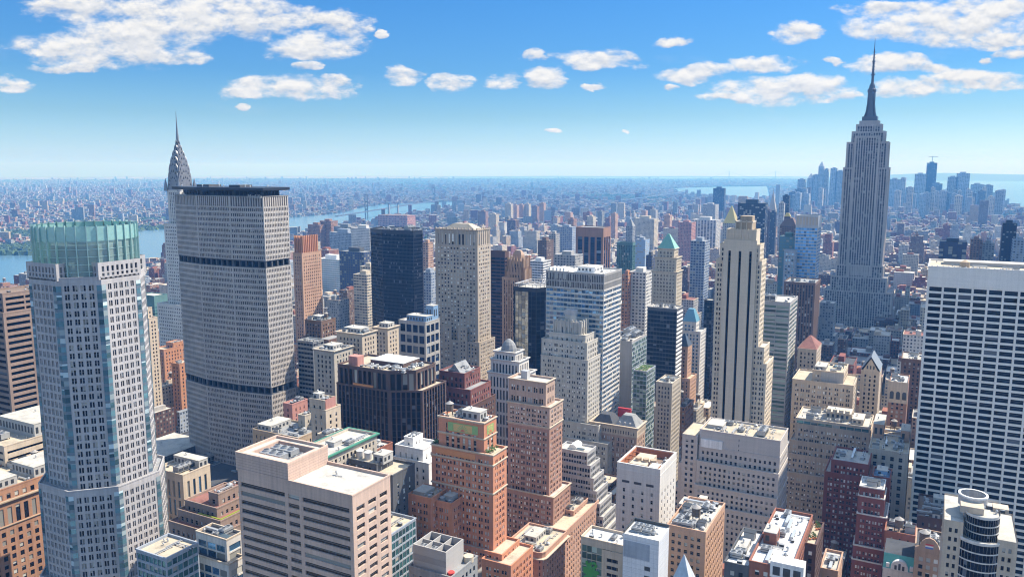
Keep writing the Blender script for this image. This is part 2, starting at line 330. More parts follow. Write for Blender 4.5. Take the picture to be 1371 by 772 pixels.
class Bld:
    "a building: root Empty > wall, glazing, roof, parapet ... ; tiers are (footprint, roof z, style) from the top down"
    def __init__(s, name, label, cat, tiers, roof='light', group=None, ref=None, win=False, foot=True, zbase=0.0, wallname='wall', par=None):
        p = tiers[-1][0]; cx = sum(a[0] for a in p)/len(p); cy = sum(a[1] for a in p)/len(p)
        s.root = root_at(name, cx, cy, label, cat, group, zbase); s.off = (cx, cy, zbase); s.tiers = tiers; s.ref = ref
        wb, gb = MB(), MB()
        for i, (poly, z1, S) in enumerate(tiers):
            z0 = tiers[i+1][1]-1.4 if i+1 < len(tiers) else zbase
            n = len(poly)
            for k in range(n): facade(wb, gb, poly[k], poly[(k+1) % n], z0, z1, S, flip=k*200+i*31)
            rb = MB(); rb.poly([(*q, z1-1.0) for q in inset(poly, .1)], RM(roof) if isinstance(roof, str) else roof); rb.build('roof', s.root, s.off)
            ring_part(poly, z1, par or S['wall'], s.root, s.off)
            if foot:
                xs = [q[0] for q in poly]; ys = [q[1] for q in poly]; FOOT.append((min(xs), max(xs), min(ys), max(ys)))
        s.wall = wb.build(wallname, s.root, s.off); s.glz = gb.build('glazing', s.root, s.off, weld=False)
        if s.glz is not None: s.glz['kind'] = 'stuff'
        HEROES.append((s, win))
    def part(s, b, name, parent=None, weld=True):
        if parent is None: return b.build(name, s.root, s.off, weld)
        o = b.build(name, parent, s.off, weld); return o
    def top(s): p, z, _ = s.tiers[0]; xs = [q[0] for q in p]; ys = [q[1] for q in p]; return min(xs), max(xs), min(ys), max(ys), z-1.0

# ------------------------------------------------------------------ rooftop pieces: shared meshes, copied object by object
def unit_mesh(fn, name):
    b = MB(); fn(b); o = b.build(name); me = o.data; bpy.data.objects.remove(o); return me
mt_metal = plain('roof_metal', (.36, .37, .38), .45, .3); mt_dk = plain('dark_metal', (.05, .055, .06), .5, .3); mt_wood = plain('tank_wood', (.20, .15, .11), .8); mt_white = plain('white_paint', (.74, .74, .72), .6)
mt_pipe = plain('duct_metal', (.56, .57, .58), .35, .5); mt_bulk = plain('bulkhead_grey', (.42, .41, .39), .8)
def _ac(b):
    b.box(-2, 2, -1.3, 1.3, .3, 2.1, mt_metal); b.box(-2.05, 2.05, -1.35, 1.35, 1.0, 1.25, mt_dk)
    for x in (-1, 1): b.cyl(x, 0, 2.1, 2.35, .85, .85, mt_metal, 10); b.cyl(x, 0, 2.352, 2.36, .66, .66, mt_dk, 10)
    for x in (-1.7, 1.7): b.box(x-.15, x+.15, -1.2, 1.2, 0, .3, mt_dk)
def _cool(b):
    for i in range(3):
        x = -5+i*4; b.box(x, x+3.6, -2.6, 2.6, .8, 4.2, mt_metal); b.box(x+.2, x+3.4, -2.66, 2.66, 1.2, 3.2, mt_dk); b.cyl(x+1.8, 0, 4.2, 5.0, 1.5, 1.35, mt_metal, 12); b.cyl(x+1.8, 0, 5.0, 5.02, 1.1, 1.1, mt_dk, 12)
        for y in (-2.3, 2.3): b.box(x+.2, x+.5, y-.15, y+.15, 0, .8, mt_dk); b.box(x+3.1, x+3.4, y-.15, y+.15, 0, .8, mt_dk)
def _vent(b): b.cyl(0, 0, 0, 1.1, .35, .35, mt_pipe, 8); b.cyl(0, 0, 1.1, 1.5, .6, .25, mt_metal, 8)
def _duct(b): b.box(-4, 4, -.5, .5, .6, 1.5, mt_pipe, True); b.box(3.2, 4.2, -.6, .6, 0, .6, mt_pipe); b.box(-4.2, -3.2, -.6, .6, 0, .6, mt_pipe); b.box(-.2, .2, -.55, .55, 0, .6, mt_dk)
def _hatch(b): b.box(-1.6, 1.6, -2, 2, 0, 2.7, mt_bulk); b.box(-1.75, 1.75, -2.15, 2.15, 2.7, 2.9, mt_dk); b.box(-.5, .5, -2.03, -1.9, 0, 2.1, mt_dk)
def _sky(b): b.box(-2.5, 2.5, -1.2, 1.2, 0, .5, mt_bulk); b.loft([[(-2.5, -1.2, .5), (2.5, -1.2, .5), (2.5, 1.2, .5), (-2.5, 1.2, .5)], [(-2.3, -.1, 1.2), (2.3, -.1, 1.2), (2.3, .1, 1.2), (-2.3, .1, 1.2)]], plain('skylight_glass', (.12, .16, .18), .15))
def _pipe(b):
    for y in (-.5, .5): b.box(-4, 4, y-.13, y+.13, .3, .56, mt_pipe, True)
    for x in (-3.5, 0, 3.5): b.box(x-.15, x+.15, -.8, .8, 0, .3, mt_dk)
def _crate(b): b.box(-.8, .8, -.6, .6, 0, 1.1, mt_dk); b.box(-.85, .85, -.65, .65, 1.1, 1.2, mt_metal)
def _fan(b): b.box(-1, 1, -1, 1, 0, .5, mt_bulk); b.cyl(0, 0, .5, 1.2, .9, .9, mt_metal, 10); b.cyl(0, 0, 1.2, 1.7, 1.25, .3, mt_metal, 10)
ME = dict(pipe=unit_mesh(_pipe, 'pipe_run'), crate=unit_mesh(_crate, 'electrical_box'), fan=unit_mesh(_fan, 'roof_fan'), ac=unit_mesh(_ac, 'air_conditioner'), cool=unit_mesh(_cool, 'cooling_tower'), vent=unit_mesh(_vent, 'vent'), duct=unit_mesh(_duct, 'duct'), hatch=unit_mesh(_hatch, 'stair_bulkhead'), sky=unit_mesh(_sky, 'skylight'))
NM = dict(pipe='pipe_run', crate='electrical_box', fan='roof_fan', ac='air_conditioner', cool='cooling_tower', vent='vent', duct='duct', hatch='stair_bulkhead', sky='skylight')
def _leg(b):
    for x in (-1.4, 1.4):
        for y in (-1.4, 1.4): b.box(x-.13, x+.13, y-.13, y+.13, 0, 2.6, mt_dk)
    b.box(-1.7, 1.7, -1.7, 1.7, 2.6, 2.8, mt_dk, True)
def _barrel(b):
    b.cyl(0, 0, 2.8, 6.6, 2.0, 1.9, mt_wood, 16, False)
    for z in (3.2, 3.9, 4.6, 5.3, 6.0): b.cyl(0, 0, z, z+.1, 2.04, 2.03, mt_dk, 16, False)
def _lid(b): b.cyl(0, 0, 6.6, 8.0, 2.25, .1, plain('tank_roof', (.33, .31, .29), .8), 16)
MT = [(unit_mesh(_leg, 'stand'), 'stand'), (unit_mesh(_barrel, 'barrel'), 'barrel'), (unit_mesh(_lid, 'conical_roof'), 'conical_roof')]
def put(me, name, root, x, y, z, rz=0.0, sc=1.0):
    o = bpy.data.objects.new(name, me); COL.objects.link(o); o.parent = root; o.location = (x-root.location[0], y-root.location[1], z-root.location[2]); o.rotation_euler = (0, 0, rz)
    o.scale = (sc, sc, sc) if not isinstance(sc, tuple) else sc; return o
def water_tank(root, x, y, z, sc=1.0):
    t = put(MT[1][0], 'water_tank', root, x, y, z, random.random()*3, sc)
    for me, nm in (MT[0], MT[2]):
        o = bpy.data.objects.new(nm, me); COL.objects.link(o); o.parent = t
def clutter(B, seed, n=8, box=None, kinds='ac ac vent vent duct hatch sky', pent=None, tank=0, pm=None):
    rnd = random.Random(seed); x0, x1, y0, y1, z = box or B.top(); z += .002
    used = []
    def free(x, y, r):
        return all((x-a)**2+(y-b)**2 > (r+c)**2 for a, b, c in used)
    if pent:
        for (fx0, fx1, fy0, fy1, h) in pent:
            b = MB(); a0, a1, c0, c1 = x0+(x1-x0)*fx0, x0+(x1-x0)*fx1, y0+(y1-y0)*fy0, y0+(y1-y0)*fy1
            m = pm or mt_bulk
            b.box(a0, a1, c0, c1, z, z+h, m)
            if h > 2.5:
                q = int((a1-a0)/3)
                for k in range(q): b.box(a0+k*3+.8, a0+k*3+2.3, c0-.06, c0+.1, z+h*.3, z+h*.75, mt_dk)
                q = int((c1-c0)/3)
                for k in range(q): b.box(a1-.1, a1+.06, c0+k*3+.8, c0+k*3+2.3, z+h*.3, z+h*.75, mt_dk)
            pb = B.part(b, 'penthouse'); rb = MB(); rb.box(a0-.15, a1+.15, c0-.15, c1+.15, z+h, z+h+.25, RM('light')); B.part(rb, 'roof', pb)
            used.append(((a0+a1)/2, (c0+c1)/2, min(a1-a0, c1-c0)/2+1)); 
            if h > 2: put(ME['vent'], 'vent', B.root, (a0*2+a1)/3, (c0+c1)/2, z+h+.25)
    W_, D_ = x1-x0, y1-y0
    for _ in range(tank):
        for tr in range(20):
            x, y = x0+3+rnd.random()*max(.1, W_-6), y0+3+rnd.random()*max(.1, D_-6)
            if free(x, y, 2.4): water_tank(B.root, x, y, z, .85+rnd.random()*.3); used.append((x, y, 2.4)); break
    ks = kinds.split()
    ks += ['pipe', 'vent', 'crate', 'fan']
    for i in range(int(n*1.9)+3):
        k = rnd.choice(ks); r = dict(ac=2.2, cool=6, vent=.6, duct=3.5, hatch=2.2, sky=2.4, pipe=3.0, crate=1.0, fan=1.4)[k]
        for tr in range(12):
            x, y = x0+r*.8+1+rnd.random()*max(.1, W_-2*r*.8-2), y0+r*.8+1+rnd.random()*max(.1, D_-2*r*.8-2)
            if free(x, y, r*.75):
                put(ME[k], NM[k], B.root, x, y, z, rnd.choice([0, math.pi/2]), .8+rnd.random()*.5); used.append((x, y, r*.75)); break
def pyramid(B, poly, z0, h, mat, name='spire_roof', frac=0.0, k=1.0):
    cx = sum(p[0] for p in poly)/len(poly); cy = sum(p[1] for p in poly)/len(poly); b = MB()
    b.loft([[(*p, z0) for p in inset(poly, -.3)], [(cx+(p[0]-cx)*frac+1e-3, cy+(p[1]-cy)*frac, z0+h) for p in poly]], mat); return B.part(b, name)
def cornice(B, poly, z, mat, o=.8, h=1.0, name='cornice'):
    b = MB(); a = inset(poly, .02); c = inset(poly, -o); b.loft([[(*p, z-h) for p in a], [(*p, z-h*.4) for p in c], [(*p, z) for p in c], [(*p, z+.05) for p in a]], mat, cap=False); return B.part(b, name)
def tierbox(u, v, uL, uR, Y, d=None, w=None):
    x, y, z = atY(u, v, Y); W_ = w or x-solx(uL, Y, z); D_ = d or min(max(soly(uR, x, z)-Y, 9.0), 60.0)
    return rect(x-W_, x, Y, Y+D_), z
def hero(name, cat, label, specs, S, ref=None, roof='light', cl=None, win=False, Sn=None, par=None, **kw):
    tiers = []
    for i, sp in enumerate(specs):
        d = sp[5] if len(sp) > 5 else None; w = sp[6] if len(sp) > 6 else None
        p, z = tierbox(*sp[:5], d=d, w=w)
        if i and tiers[-1][1]-z < 2: z = tiers[-1][1]-2
        tiers.append((p, z, (Sn or {}).get(i, S)))
    B = Bld(name, label, cat, tiers, roof=roof, ref=ref, win=win, par=par)
    if cl: clutter(B, hash_(label), **cl)
    return B
def hash_(s): return sum(ord(c)*(i+7) for i, c in enumerate(s)) % 99991
# ================================================================== the setting: ground, water, hills
def sheet(name, pts, z, mat):
    b = MB(); b.poly([(x, y, z) for x, y in pts], mat); return tag(b.build(name), kind='structure')
def make_ground():
    m, T = newmat('city_ground'); oc = T.n('ShaderNodeTexCoord').outputs['Object']
    a = T.noise(oc, .0011, 6, .65); b = T.noise(oc, .012, 5, .75); v = T.n('ShaderNodeTexVoronoi', {'Vector': oc, 'Scale': .022}).outputs[1]
    vs = T.n('ShaderNodeSeparateColor', {0: v}).outputs
    c = T.mix(vs[0], (.075, .075, .08), (.26, .24, .23)); c = T.mix(T.m('GREATER_THAN', vs[1], .86), c, (.55, .52, .48)); c = T.mix(T.m('GREATER_THAN', vs[2], .8), c, (.25, .13, .10))
    g = T.n('ShaderNodeMapRange', {0: T.m('ADD', a, T.m('MULTIPLY', T.m('SUBTRACT', b, .5), .35)), 1: .50, 2: .58}).outputs[0]
    ln = T.n('ShaderNodeVectorMath', {0: oc}, operation='LENGTH').outputs[1]
    near = T.n('ShaderNodeMapRange', {0: ln, 1: 2300., 2: 3200.}).outputs[0]
    c = T.mix(T.m('MULTIPLY', g, .85), c, (.05, .085, .035))
    c = T.mix(near, (.055, .055, .06), c)
    p = T.n('ShaderNodeBsdfPrincipled', {'Base Color': c, 'Roughness': .9, 'Specular IOR Level': .2}); out(T, p.outputs[0])
    sheet('ground', [(28500*math.cos(a*math.pi/48), 28500*math.sin(a*math.pi/48)) for a in range(96)], 0.0, m)
make_ground()
RIV = [(-260, 356), (0, 342), (40, 342), (100, 328), (170, 311), (215, 307), (300, 299), (392, 291), (440, 287), (455, 285), (488, 277), (515, 273.4), (583, 270.7), (612, 269.6),
       (612, 276), (574, 284.5), (538, 291), (480, 301), (416, 311), (388, 317), (300, 336), (222, 349), (175, 363), (32, 379), (0, 388), (-260, 450)]
BAY1 = [(900, 252), (960, 250), (1028, 249.5), (1032, 263), (1005, 267), (975, 263.5), (925, 261), (905, 257)]
BAY2 = [(1150, 241), (1250, 239.5), (1500, 238.5), (1500, 305), (1371, 281), (1345, 275), (1325, 264), (1290, 257), (1230, 253), (1180, 250)]
SEA = [(590, 239.0), (640, 236.6), (1130, 236.6), (1130, 238.2), (900, 240.0), (700, 238.6)]
def wpoly(P): return [ground(u, v) for u, v in P]
WAT = [wpoly(P) for P in (RIV, BAY1, BAY2, SEA)]
def inpoly(x, y, P):
    r = np.zeros(np.shape(x), bool); n = len(P)
    for i in range(n):
        x0, y0 = P[i]; x1, y1 = P[(i+1) % n]
        if abs(y1-y0) < 1e-9: continue
        c = ((y0 > y) != (y1 > y)) & (x < (x1-x0)*(y-y0)/(y1-y0)+x0); r ^= c
    return r
def make_water():
    m, T = newmat('water'); oc = T.n('ShaderNodeTexCoord').outputs['Object']
    n = T.noise(oc, .02, 4, .6); big = T.noise(oc, .0016, 4, .6)
    bm = T.n('ShaderNodeBump', {'Strength': .35, 'Distance': 1.5, 'Height': n}).outputs[0]
    p = T.n('ShaderNodeBsdfPrincipled', {'Base Color': T.mix(big, (.06, .13, .19), (.11, .20, .27)), 'Roughness': .22, 'Normal': bm}); out(T, p.outputs[0])
    for nm, P in zip(('river_water', 'harbour_water', 'bay_water', 'sea_water'), WAT): sheet(nm, P, .8, m)
make_water()
def make_hills():
    m = roofm('hill_ground', (.07, .10, .06), .2)
    for nm, D, pts in (('hills', 21500, [(1085, 8), (1130, 60), (1180, 110), (1225, 145), (1265, 165), (1305, 150), (1350, 135), (1400, 125), (1460, 80), (1520, 8)]), ('far_hills', 25500, [(560, 5), (640, 22), (740, 38), (830, 32), (930, 40), (1010, 26), (1080, 30), (1160, 5)])):
        b = MB(); rings = []
        for u, h in pts:
            r = ray(u, 226); L = math.hypot(r[0], r[1]); ux, uy = r[0]/L, r[1]/L
            rings.append([(ux*(D+o), uy*(D+o), z) for o, z in ((-900, 0), (-500, h*.6), (-150, h*.95), (250, h), (900, h*.6), (1500, 0))])
        for A, B_ in zip(rings, rings[1:]):
            for i in range(5): b.poly([A[i], B_[i], B_[i+1], A[i+1]], m)
        tag(b.build(nm), kind='structure')
make_hills()
# streets and pavements down in the blocks
STR_Y = [41+80.5*i for i in range(-1, 30)]                       # cross streets (running along x)
AVE_X = [(-1120, 15), (-905, 15), (-722, 15), (-590, 12), (-462, 21), (-318, 12), (-165, 15), (145, 15), (420, 15)]
def make_streets():
    asph = roofm('asphalt', (.05, .05, .053), .15); pav = roofm('pavement_stone', (.25, .24, .23), .2); pl = plain('road_paint', (.72, .72, .68), .7)
    b = MB()
    for y in STR_Y: b.box(-1250, 600, y-5.5, y+5.5, .0, .02, asph)
    tag(b.build('cross_street_road'), kind='structure')
    b = MB()
    for x, h in AVE_X: b.box(x-h+4, x+h-4, -60, 2400, .0, .028, asph)
    tag(b.build('avenue_road'), kind='structure')
    b = MB(); ln = MB(); xs = [-1250]+[q for x, h in AVE_X for q in (x-h+4, x+h-4)]+[600]
    for i in range(0, len(xs), 2):
        for y0, y1 in zip(STR_Y, STR_Y[1:]): b.box(xs[i], xs[i+1], y0+5.5, y1-5.5, .03, .15, pav)
    tag(b.build('pavement'), kind='structure')
    for x, h in AVE_X:
        for o in (-3.6, 0, 3.6):
            for k in range(180):
                y = k*9.0
                if min(abs(y-s) for s in STR_Y) > 8: ln.box(x+o-.08, x+o+.08, y, y+3.2, .03, .032, pl)
        for s in STR_Y[:18]:
            for k in range(9):
                for t in (-7.6, 7.6): ln.box(x-9+k*2.1, x-9+k*2.1+.9, s+t-1.4, s+t+1.4, .03, .033, pl)
    tag(ln.build('road_markings', weld=False), kind='structure')
make_streets()

# ================================================================== landmark towers
S_met = st('metlife', 'gd', bay=1.62, fl=3.95, ww=.64, wh=.56, rec=.55, sr=.12, cw=.6, tm=.3)
def make_metlife():
    base = [(-426.0, 425.0), (-426.0, 450.0), (-455.0, 460.0), (-489.0, 460.0), (-519.0, 451.0), (-519.0, 426.5), (-489.0, 420.8), (-455.0, 420.8)]
    zt = atY(354, 251.5, 425)[2]
    z1 = zt-6.0; zf = atY(354, 277, 425)[2]; m1 = atY(354, 354, 425)[2]; m2 = atY(354, 522, 425)[2]
    fin = st('metlife', 'gblack', bay=2.1, fl=z1-zf-1, ww=.55, wh=1.0, rec=.9, cw=.6, tm=.5)
    rec = dict(S_met); 
    dark = st('darkgrey', 'gblack', bay=5.4, fl=6.4, ww=.80, wh=.86, rec=1.8, cw=.6, tm=.5)
    ins = inset(base, .6)
    tiers = [(inset(base, 5), zt-1.6, st('darkmetal', 'gblack', bay=4, fl=4, ww=.8, wh=.7, rec=.3, tm=.6)), (base, z1, fin), (base, zf, S_met), (ins, m1+2.6, dark), (base, m1-2.7, S_met), (ins, m2+2.6, dark), (base, m2-2.8, S_met)]
    root = Bld('office_tower', 'huge grey precast concrete slab tower with angled sides, two dark louvre bands and flat roof', 'skyscraper', tiers[:1], roof='dark', foot=False)
    wb, gb = MB(), MB()
    for i in range(1, len(tiers)):
        poly, z, S = tiers[i]; z0 = tiers[i+1][1] if i+1 < len(tiers) else 24
        for k in range(8): facade(wb, gb, poly[k], poly[(k+1) % 8], z0, z, S, flip=k*300+i*61)
        if i in (4, 6, 2): b_ = MB(); b_.poly([(*q, z-.02) for q in inset(poly, .2)], RM('grey')); root.part(b_, 'floor_slab')
    root.part(wb, 'concrete_grid'); g = root.part(gb, 'window_glass', weld=False); g['kind'] = 'stuff'
    rm = MB(); rm.poly([(*q, z1-.3) for q in inset(base, -.3)], RM('dark')); root.part(rm, 'crown_slab')
    b = MB(); b.loft([[(*q, zt-2.2) for q in inset(base, .7)], [(*q, zt-1.9) for q in inset(base, -1.2)], [(*q, zt) for q in inset(base, -1.2)], [(*q, zt-.1) for q in inset(base, 4)]], W('darkmetal')); root.part(b, 'roof_canopy')
    for cx, w in ((-494, 13), (-461, 11)):
        b = MB(); b.box(cx-w/2, cx+w/2, 432, 444, zt-.1, zt+1.6, W('darkgrey')); root.part(b, 'penthouse')
    for i in range(9): put(ME['vent'], 'vent', root.root, -512+i*10, 428+(i*7) % 12, zt, 0, 1.1)
    # company sign high on the crown, small raised letters
    for x, y, rz in ((-513.5, 425.3, -.19), (-437.5, 422.0, .14)):
        c = bpy.data.curves.new('sign_lettering', 'FONT'); c.body = 'MetLife'; c.size = 4.0; c.extrude = .15; tmp = bpy.data.objects.new('tmp', c); COL.objects.link(tmp); C.view_layer.update(); me_ = bpy.data.meshes.new_from_object(tmp.evaluated_get(C.evaluated_depsgraph_get())); bpy.data.objects.remove(tmp); o = bpy.data.objects.new('sign_lettering', me_); COL.objects.link(o)
        me_.materials.clear(); me_.materials.append(mt_bulk); o.parent = root.root; o.rotation_euler = (math.pi/2, 0, rz); o.location = (x-root.off[0], y-.25-root.off[1], zt-7.4)
    FOOT.append((-519, -426, 420, 460)); root.ref = 'grey slab tower with the flat dark roof'
    # low base building
    Bld('podium_building', 'low broad dark podium with navy roof spread around the foot of the grey slab tower', 'building', [(rect(-560, -395, 374, 466), 37, st('darkgrey', 'gd', bay=5, fl=5, ww=.6, wh=.5)), ], roof='dark', ref='dark podium')
    clutter(HEROES[-1][0], 55, 16, kinds='cool ac duct sky hatch', pent=[(.05, .3, .2, .7, 7), (.34, .42, .05, .4, 5)], pm=W('darkgrey'))
    Bld('annex_building', 'dark flat-roofed annex with rooftop plant in front of the podium of the grey slab tower', 'building', [(rect(-452, -398, 338, 368), 46, st('darkgrey', 'gblack', bay=4, fl=4))], roof='dark', ref='dark annex')
    clutter(HEROES[-1][0], 5, 10, kinds='cool ac duct')
make_metlife()

S_esb = st('esb', 'gd', bay=3.3, fl=3.75, ww=.56, wh=.62, rec=.6, sr=.45, span='grey', cw=2.2, tm=2.5)
def make_esb():
    cx, cy = -101, 1290; Y0 = cy-27
    def rc(w, d, dx=0): return rect(cx-w/2+dx, cx+w/2+dx, cy-d/2, cy+d/2)
    S2 = st('esb', 'gd', bay=3.3, fl=3.75, ww=.54, wh=.62, rec=.6, sr=.45, span='grey', cw=1.6, tm=2)
    tiers = [(rc(34, 28), 323, S_esb), (rc(44, 34), 313, S_esb), (rc(55, 42), 298, S_esb), (rc(60, 46), 262, S_esb), (rc(64, 50), 122, S2), (rc(76, 54), 105, S2), (rc(92, 57), 84, S2), (rc(118, 60), 25, S2)]
    B = Bld('spired_skyscraper', 'tallest tower, grey limestone with setbacks, tapering silver mast and antenna', 'skyscraper', tiers, roof='grey', ref='tallest spired skyscraper')
    # projecting centre bay of the shaft
    wb, gb = MB(), MB()
    facade(wb, gb, (cx-17, cy-24.6), (cx+17, cy-24.6), 106, 306, S_esb, 11); wb.poly([(cx-17, cy-24.6, 306), (cx+17, cy-24.6, 306), (cx+17, cy-20, 306), (cx-17, cy-20, 306)], W('esb'))
    for s in (-17, 17):
        a, b_ = ((cx+s, cy-24.6), (cx+s, cy-20)); wb.poly([(*(a if s > 0 else b_), 106), (*(b_ if s > 0 else a), 106), (*(b_ if s > 0 else a), 306), (*(a if s > 0 else b_), 306)], W('esb'))
    B.part(wb, 'centre_bay'); g = B.part(gb, 'centre_glazing', weld=False); g['kind'] = 'stuff'
    stl = wallm('wall_mast', (.13, .135, .15), .4, metal=.5)
    b = MB(); b.box(cx-13, cx+13, cy-13, cy+13, 322, 328, W('esb')); b.box(cx-10, cx+10, cy-10, cy+10, 328, 334, stl); B.part(b, 'mast_base')
    b = MB(); oc = lambda r, z, n=16: [(cx+r*math.cos((i+.5)*2*math.pi/n), cy+r*math.sin((i+.5)*2*math.pi/n), z) for i in range(n)]
    b.loft([oc(8.2, 334), oc(6.4, 340), oc(5.6, 345), oc(5.2, 368), oc(5.9, 369), oc(5.9, 372), oc(4.4, 374), oc(3.6, 378), oc(1.9, 382)], stl); B.part(b, 'mast')
    for k in range(4):
        a = k*math.pi/2+math.pi/4; b = MB(); c, s = math.cos(a), math.sin(a)
        pts = [(11, 334), (5, 334), (5, 366), (6.6, 352), (8.2, 341)]
        for sg in (-.7, .7): b.poly([(cx+c*r-s*sg, cy+s*r+c*sg, z) for r, z in (pts if sg > 0 else pts[::-1])], stl)
        for (r0, z0), (r1, z1) in zip(pts, pts[1:]+pts[:1]): b.poly([(cx+c*r0+s*.7, cy+s*r0-c*.7, z0), (cx+c*r0-s*.7, cy+s*r0+c*.7, z0), (cx+c*r1-s*.7, cy+s*r1+c*.7, z1), (cx+c*r1+s*.7, cy+s*r1-c*.7, z1)], stl)
        B.part(b, 'mast_wing')
    b = MB(); dk = plain('antenna_metal', (.10, .10, .12), .5, .3)
    for z0, z1, r0, r1 in ((381, 392, 1.9, 1.7), (392, 394, 2.8, 2.8), (394, 410, 1.6, 1.3), (410, 411.5, 2.2, 2.2), (411.5, 428, 1.1, .8), (428, 443, .55, .2)): b.cyl(cx, cy, z0, z1, r0, r1, dk, 8)
    for z in range(396, 426, 4): b.box(cx-2.2, cx+2.2, cy-.2, cy+.2, z, z+.5, dk); b.box(cx-.2, cx+.2, cy-2.2, cy+2.2, z+2, z+2.5, dk)
    B.part(b, 'antenna')
make_esb()

def make_chrysler():
    cx, cy = -713.0, 594.0
    def rc(w): return rect(cx-w/2, cx+w/2, cy-w/2, cy+w/2)
    S = st('whitestone', 'gd', bay=2.9, fl=3.7, ww=.45, wh=.5, rec=.4, cw=1.5)
    S2 = st('whitestone', 'gd', bay=2.9, fl=3.7, ww=.42, wh=.8, rec=.4, cw=2.5)
    B = Bld('art_deco_skyscraper', 'white brick skyscraper with stepped arched steel crown and needle spire behind the grey slab', 'skyscraper',
        [(rc(15.5), 250, S2), (rc(18.5), 238, S2), (rc(26), 203, S), (rect(cx-14-9, cx+14+6, cy-20, cy+20), 118, S), (rect(cx-32, cx+30, cy-30, cy+30), 60, S)], ref='arched steel crown')
    stl = wallm('wall_crown_steel', (.27, .27, .285), .38, .2, .25, metal=.5); dk = plain('crown_window', (.03, .03, .035), .3)
    w = [16.6, 16.0, 14.6, 12.2, 9.2, 6.0, 3.5]; z = [238, 246, 254, 261.5, 268.5, 275, 281]; hgt = [17, 15.5, 14, 12.5, 11, 10, 9]
    for k in range(7):
        b = MB(); wds = []; a = w[k]/2; d = w[k]/2+.3*(6-k)*.3; h = hgt[k]; N = 12
        arc = [(a*math.cos(math.pi*i/N), h*math.sin(math.pi*i/N)**.8 if 0 < i < N else 0) for i in range(N+1)]
        for ax in (0, 1):
            for sg in (-1, 1):
                f = (lambda s, n_, zz: (cx+s, cy+n_, zz)) if ax == 0 else (lambda s, n_, zz: (cx+n_, cy+s, zz))
                b.poly([f(s, sg*d, z[k]+q) for s, q in arc]+[f(-a, sg*d, z[k]-4), f(a, sg*d, z[k]-4)], stl)
            for (s0, q0), (s1, q1) in zip(arc, arc[1:]): b.poly([f(s0, -d, z[k]+q0), f(s1, -d, z[k]+q1), f(s1, d, z[k]+q1), f(s0, d, z[k]+q0)], stl)
            for sg in (-1, 1):
                n_ = sg*(d+.06); m_ = max(3, 7-k)
                for i in range(m_):
                    t = math.pi*(i+1)/(m_+1); c0, c1 = a*.78*math.cos(t), h*.80*math.sin(t)**.8; ww = .9
                    wd = MB(); wds.append(wd); wd.poly([f(c0-ww, n_, z[k]+c1-1.5), f(c0+ww, n_, z[k]+c1-1.5), f(c0, n_, z[k]+c1+1.3)], dk)
        p = B.part(b, 'crown_arch')
        for wd in wds: B.part(wd, 'crown_window', p, weld=False)
    b = MB(); b.loft([[(cx+r*math.cos(i*math.pi/4+.39), cy+r*math.sin(i*math.pi/4+.39), zz) for i in range(8)] for r, zz in ((2.3, 280), (1.7, 290), (1.0, 299), (.5, 309), (.1, 320))], stl); B.part(b, 'spire')
    for sx in (-1, 1):
        for sy in (-1, 1): b = MB(); b.loft([[(cx+sx*10+r*math.cos(i*1.047), cy+sy*10+r*math.sin(i*1.047), zz) for i in range(6)] for r, zz in ((2.2, 237), (1.6, 243), (.2, 250))], stl); B.part(b, 'corner_finial')
make_chrysler()

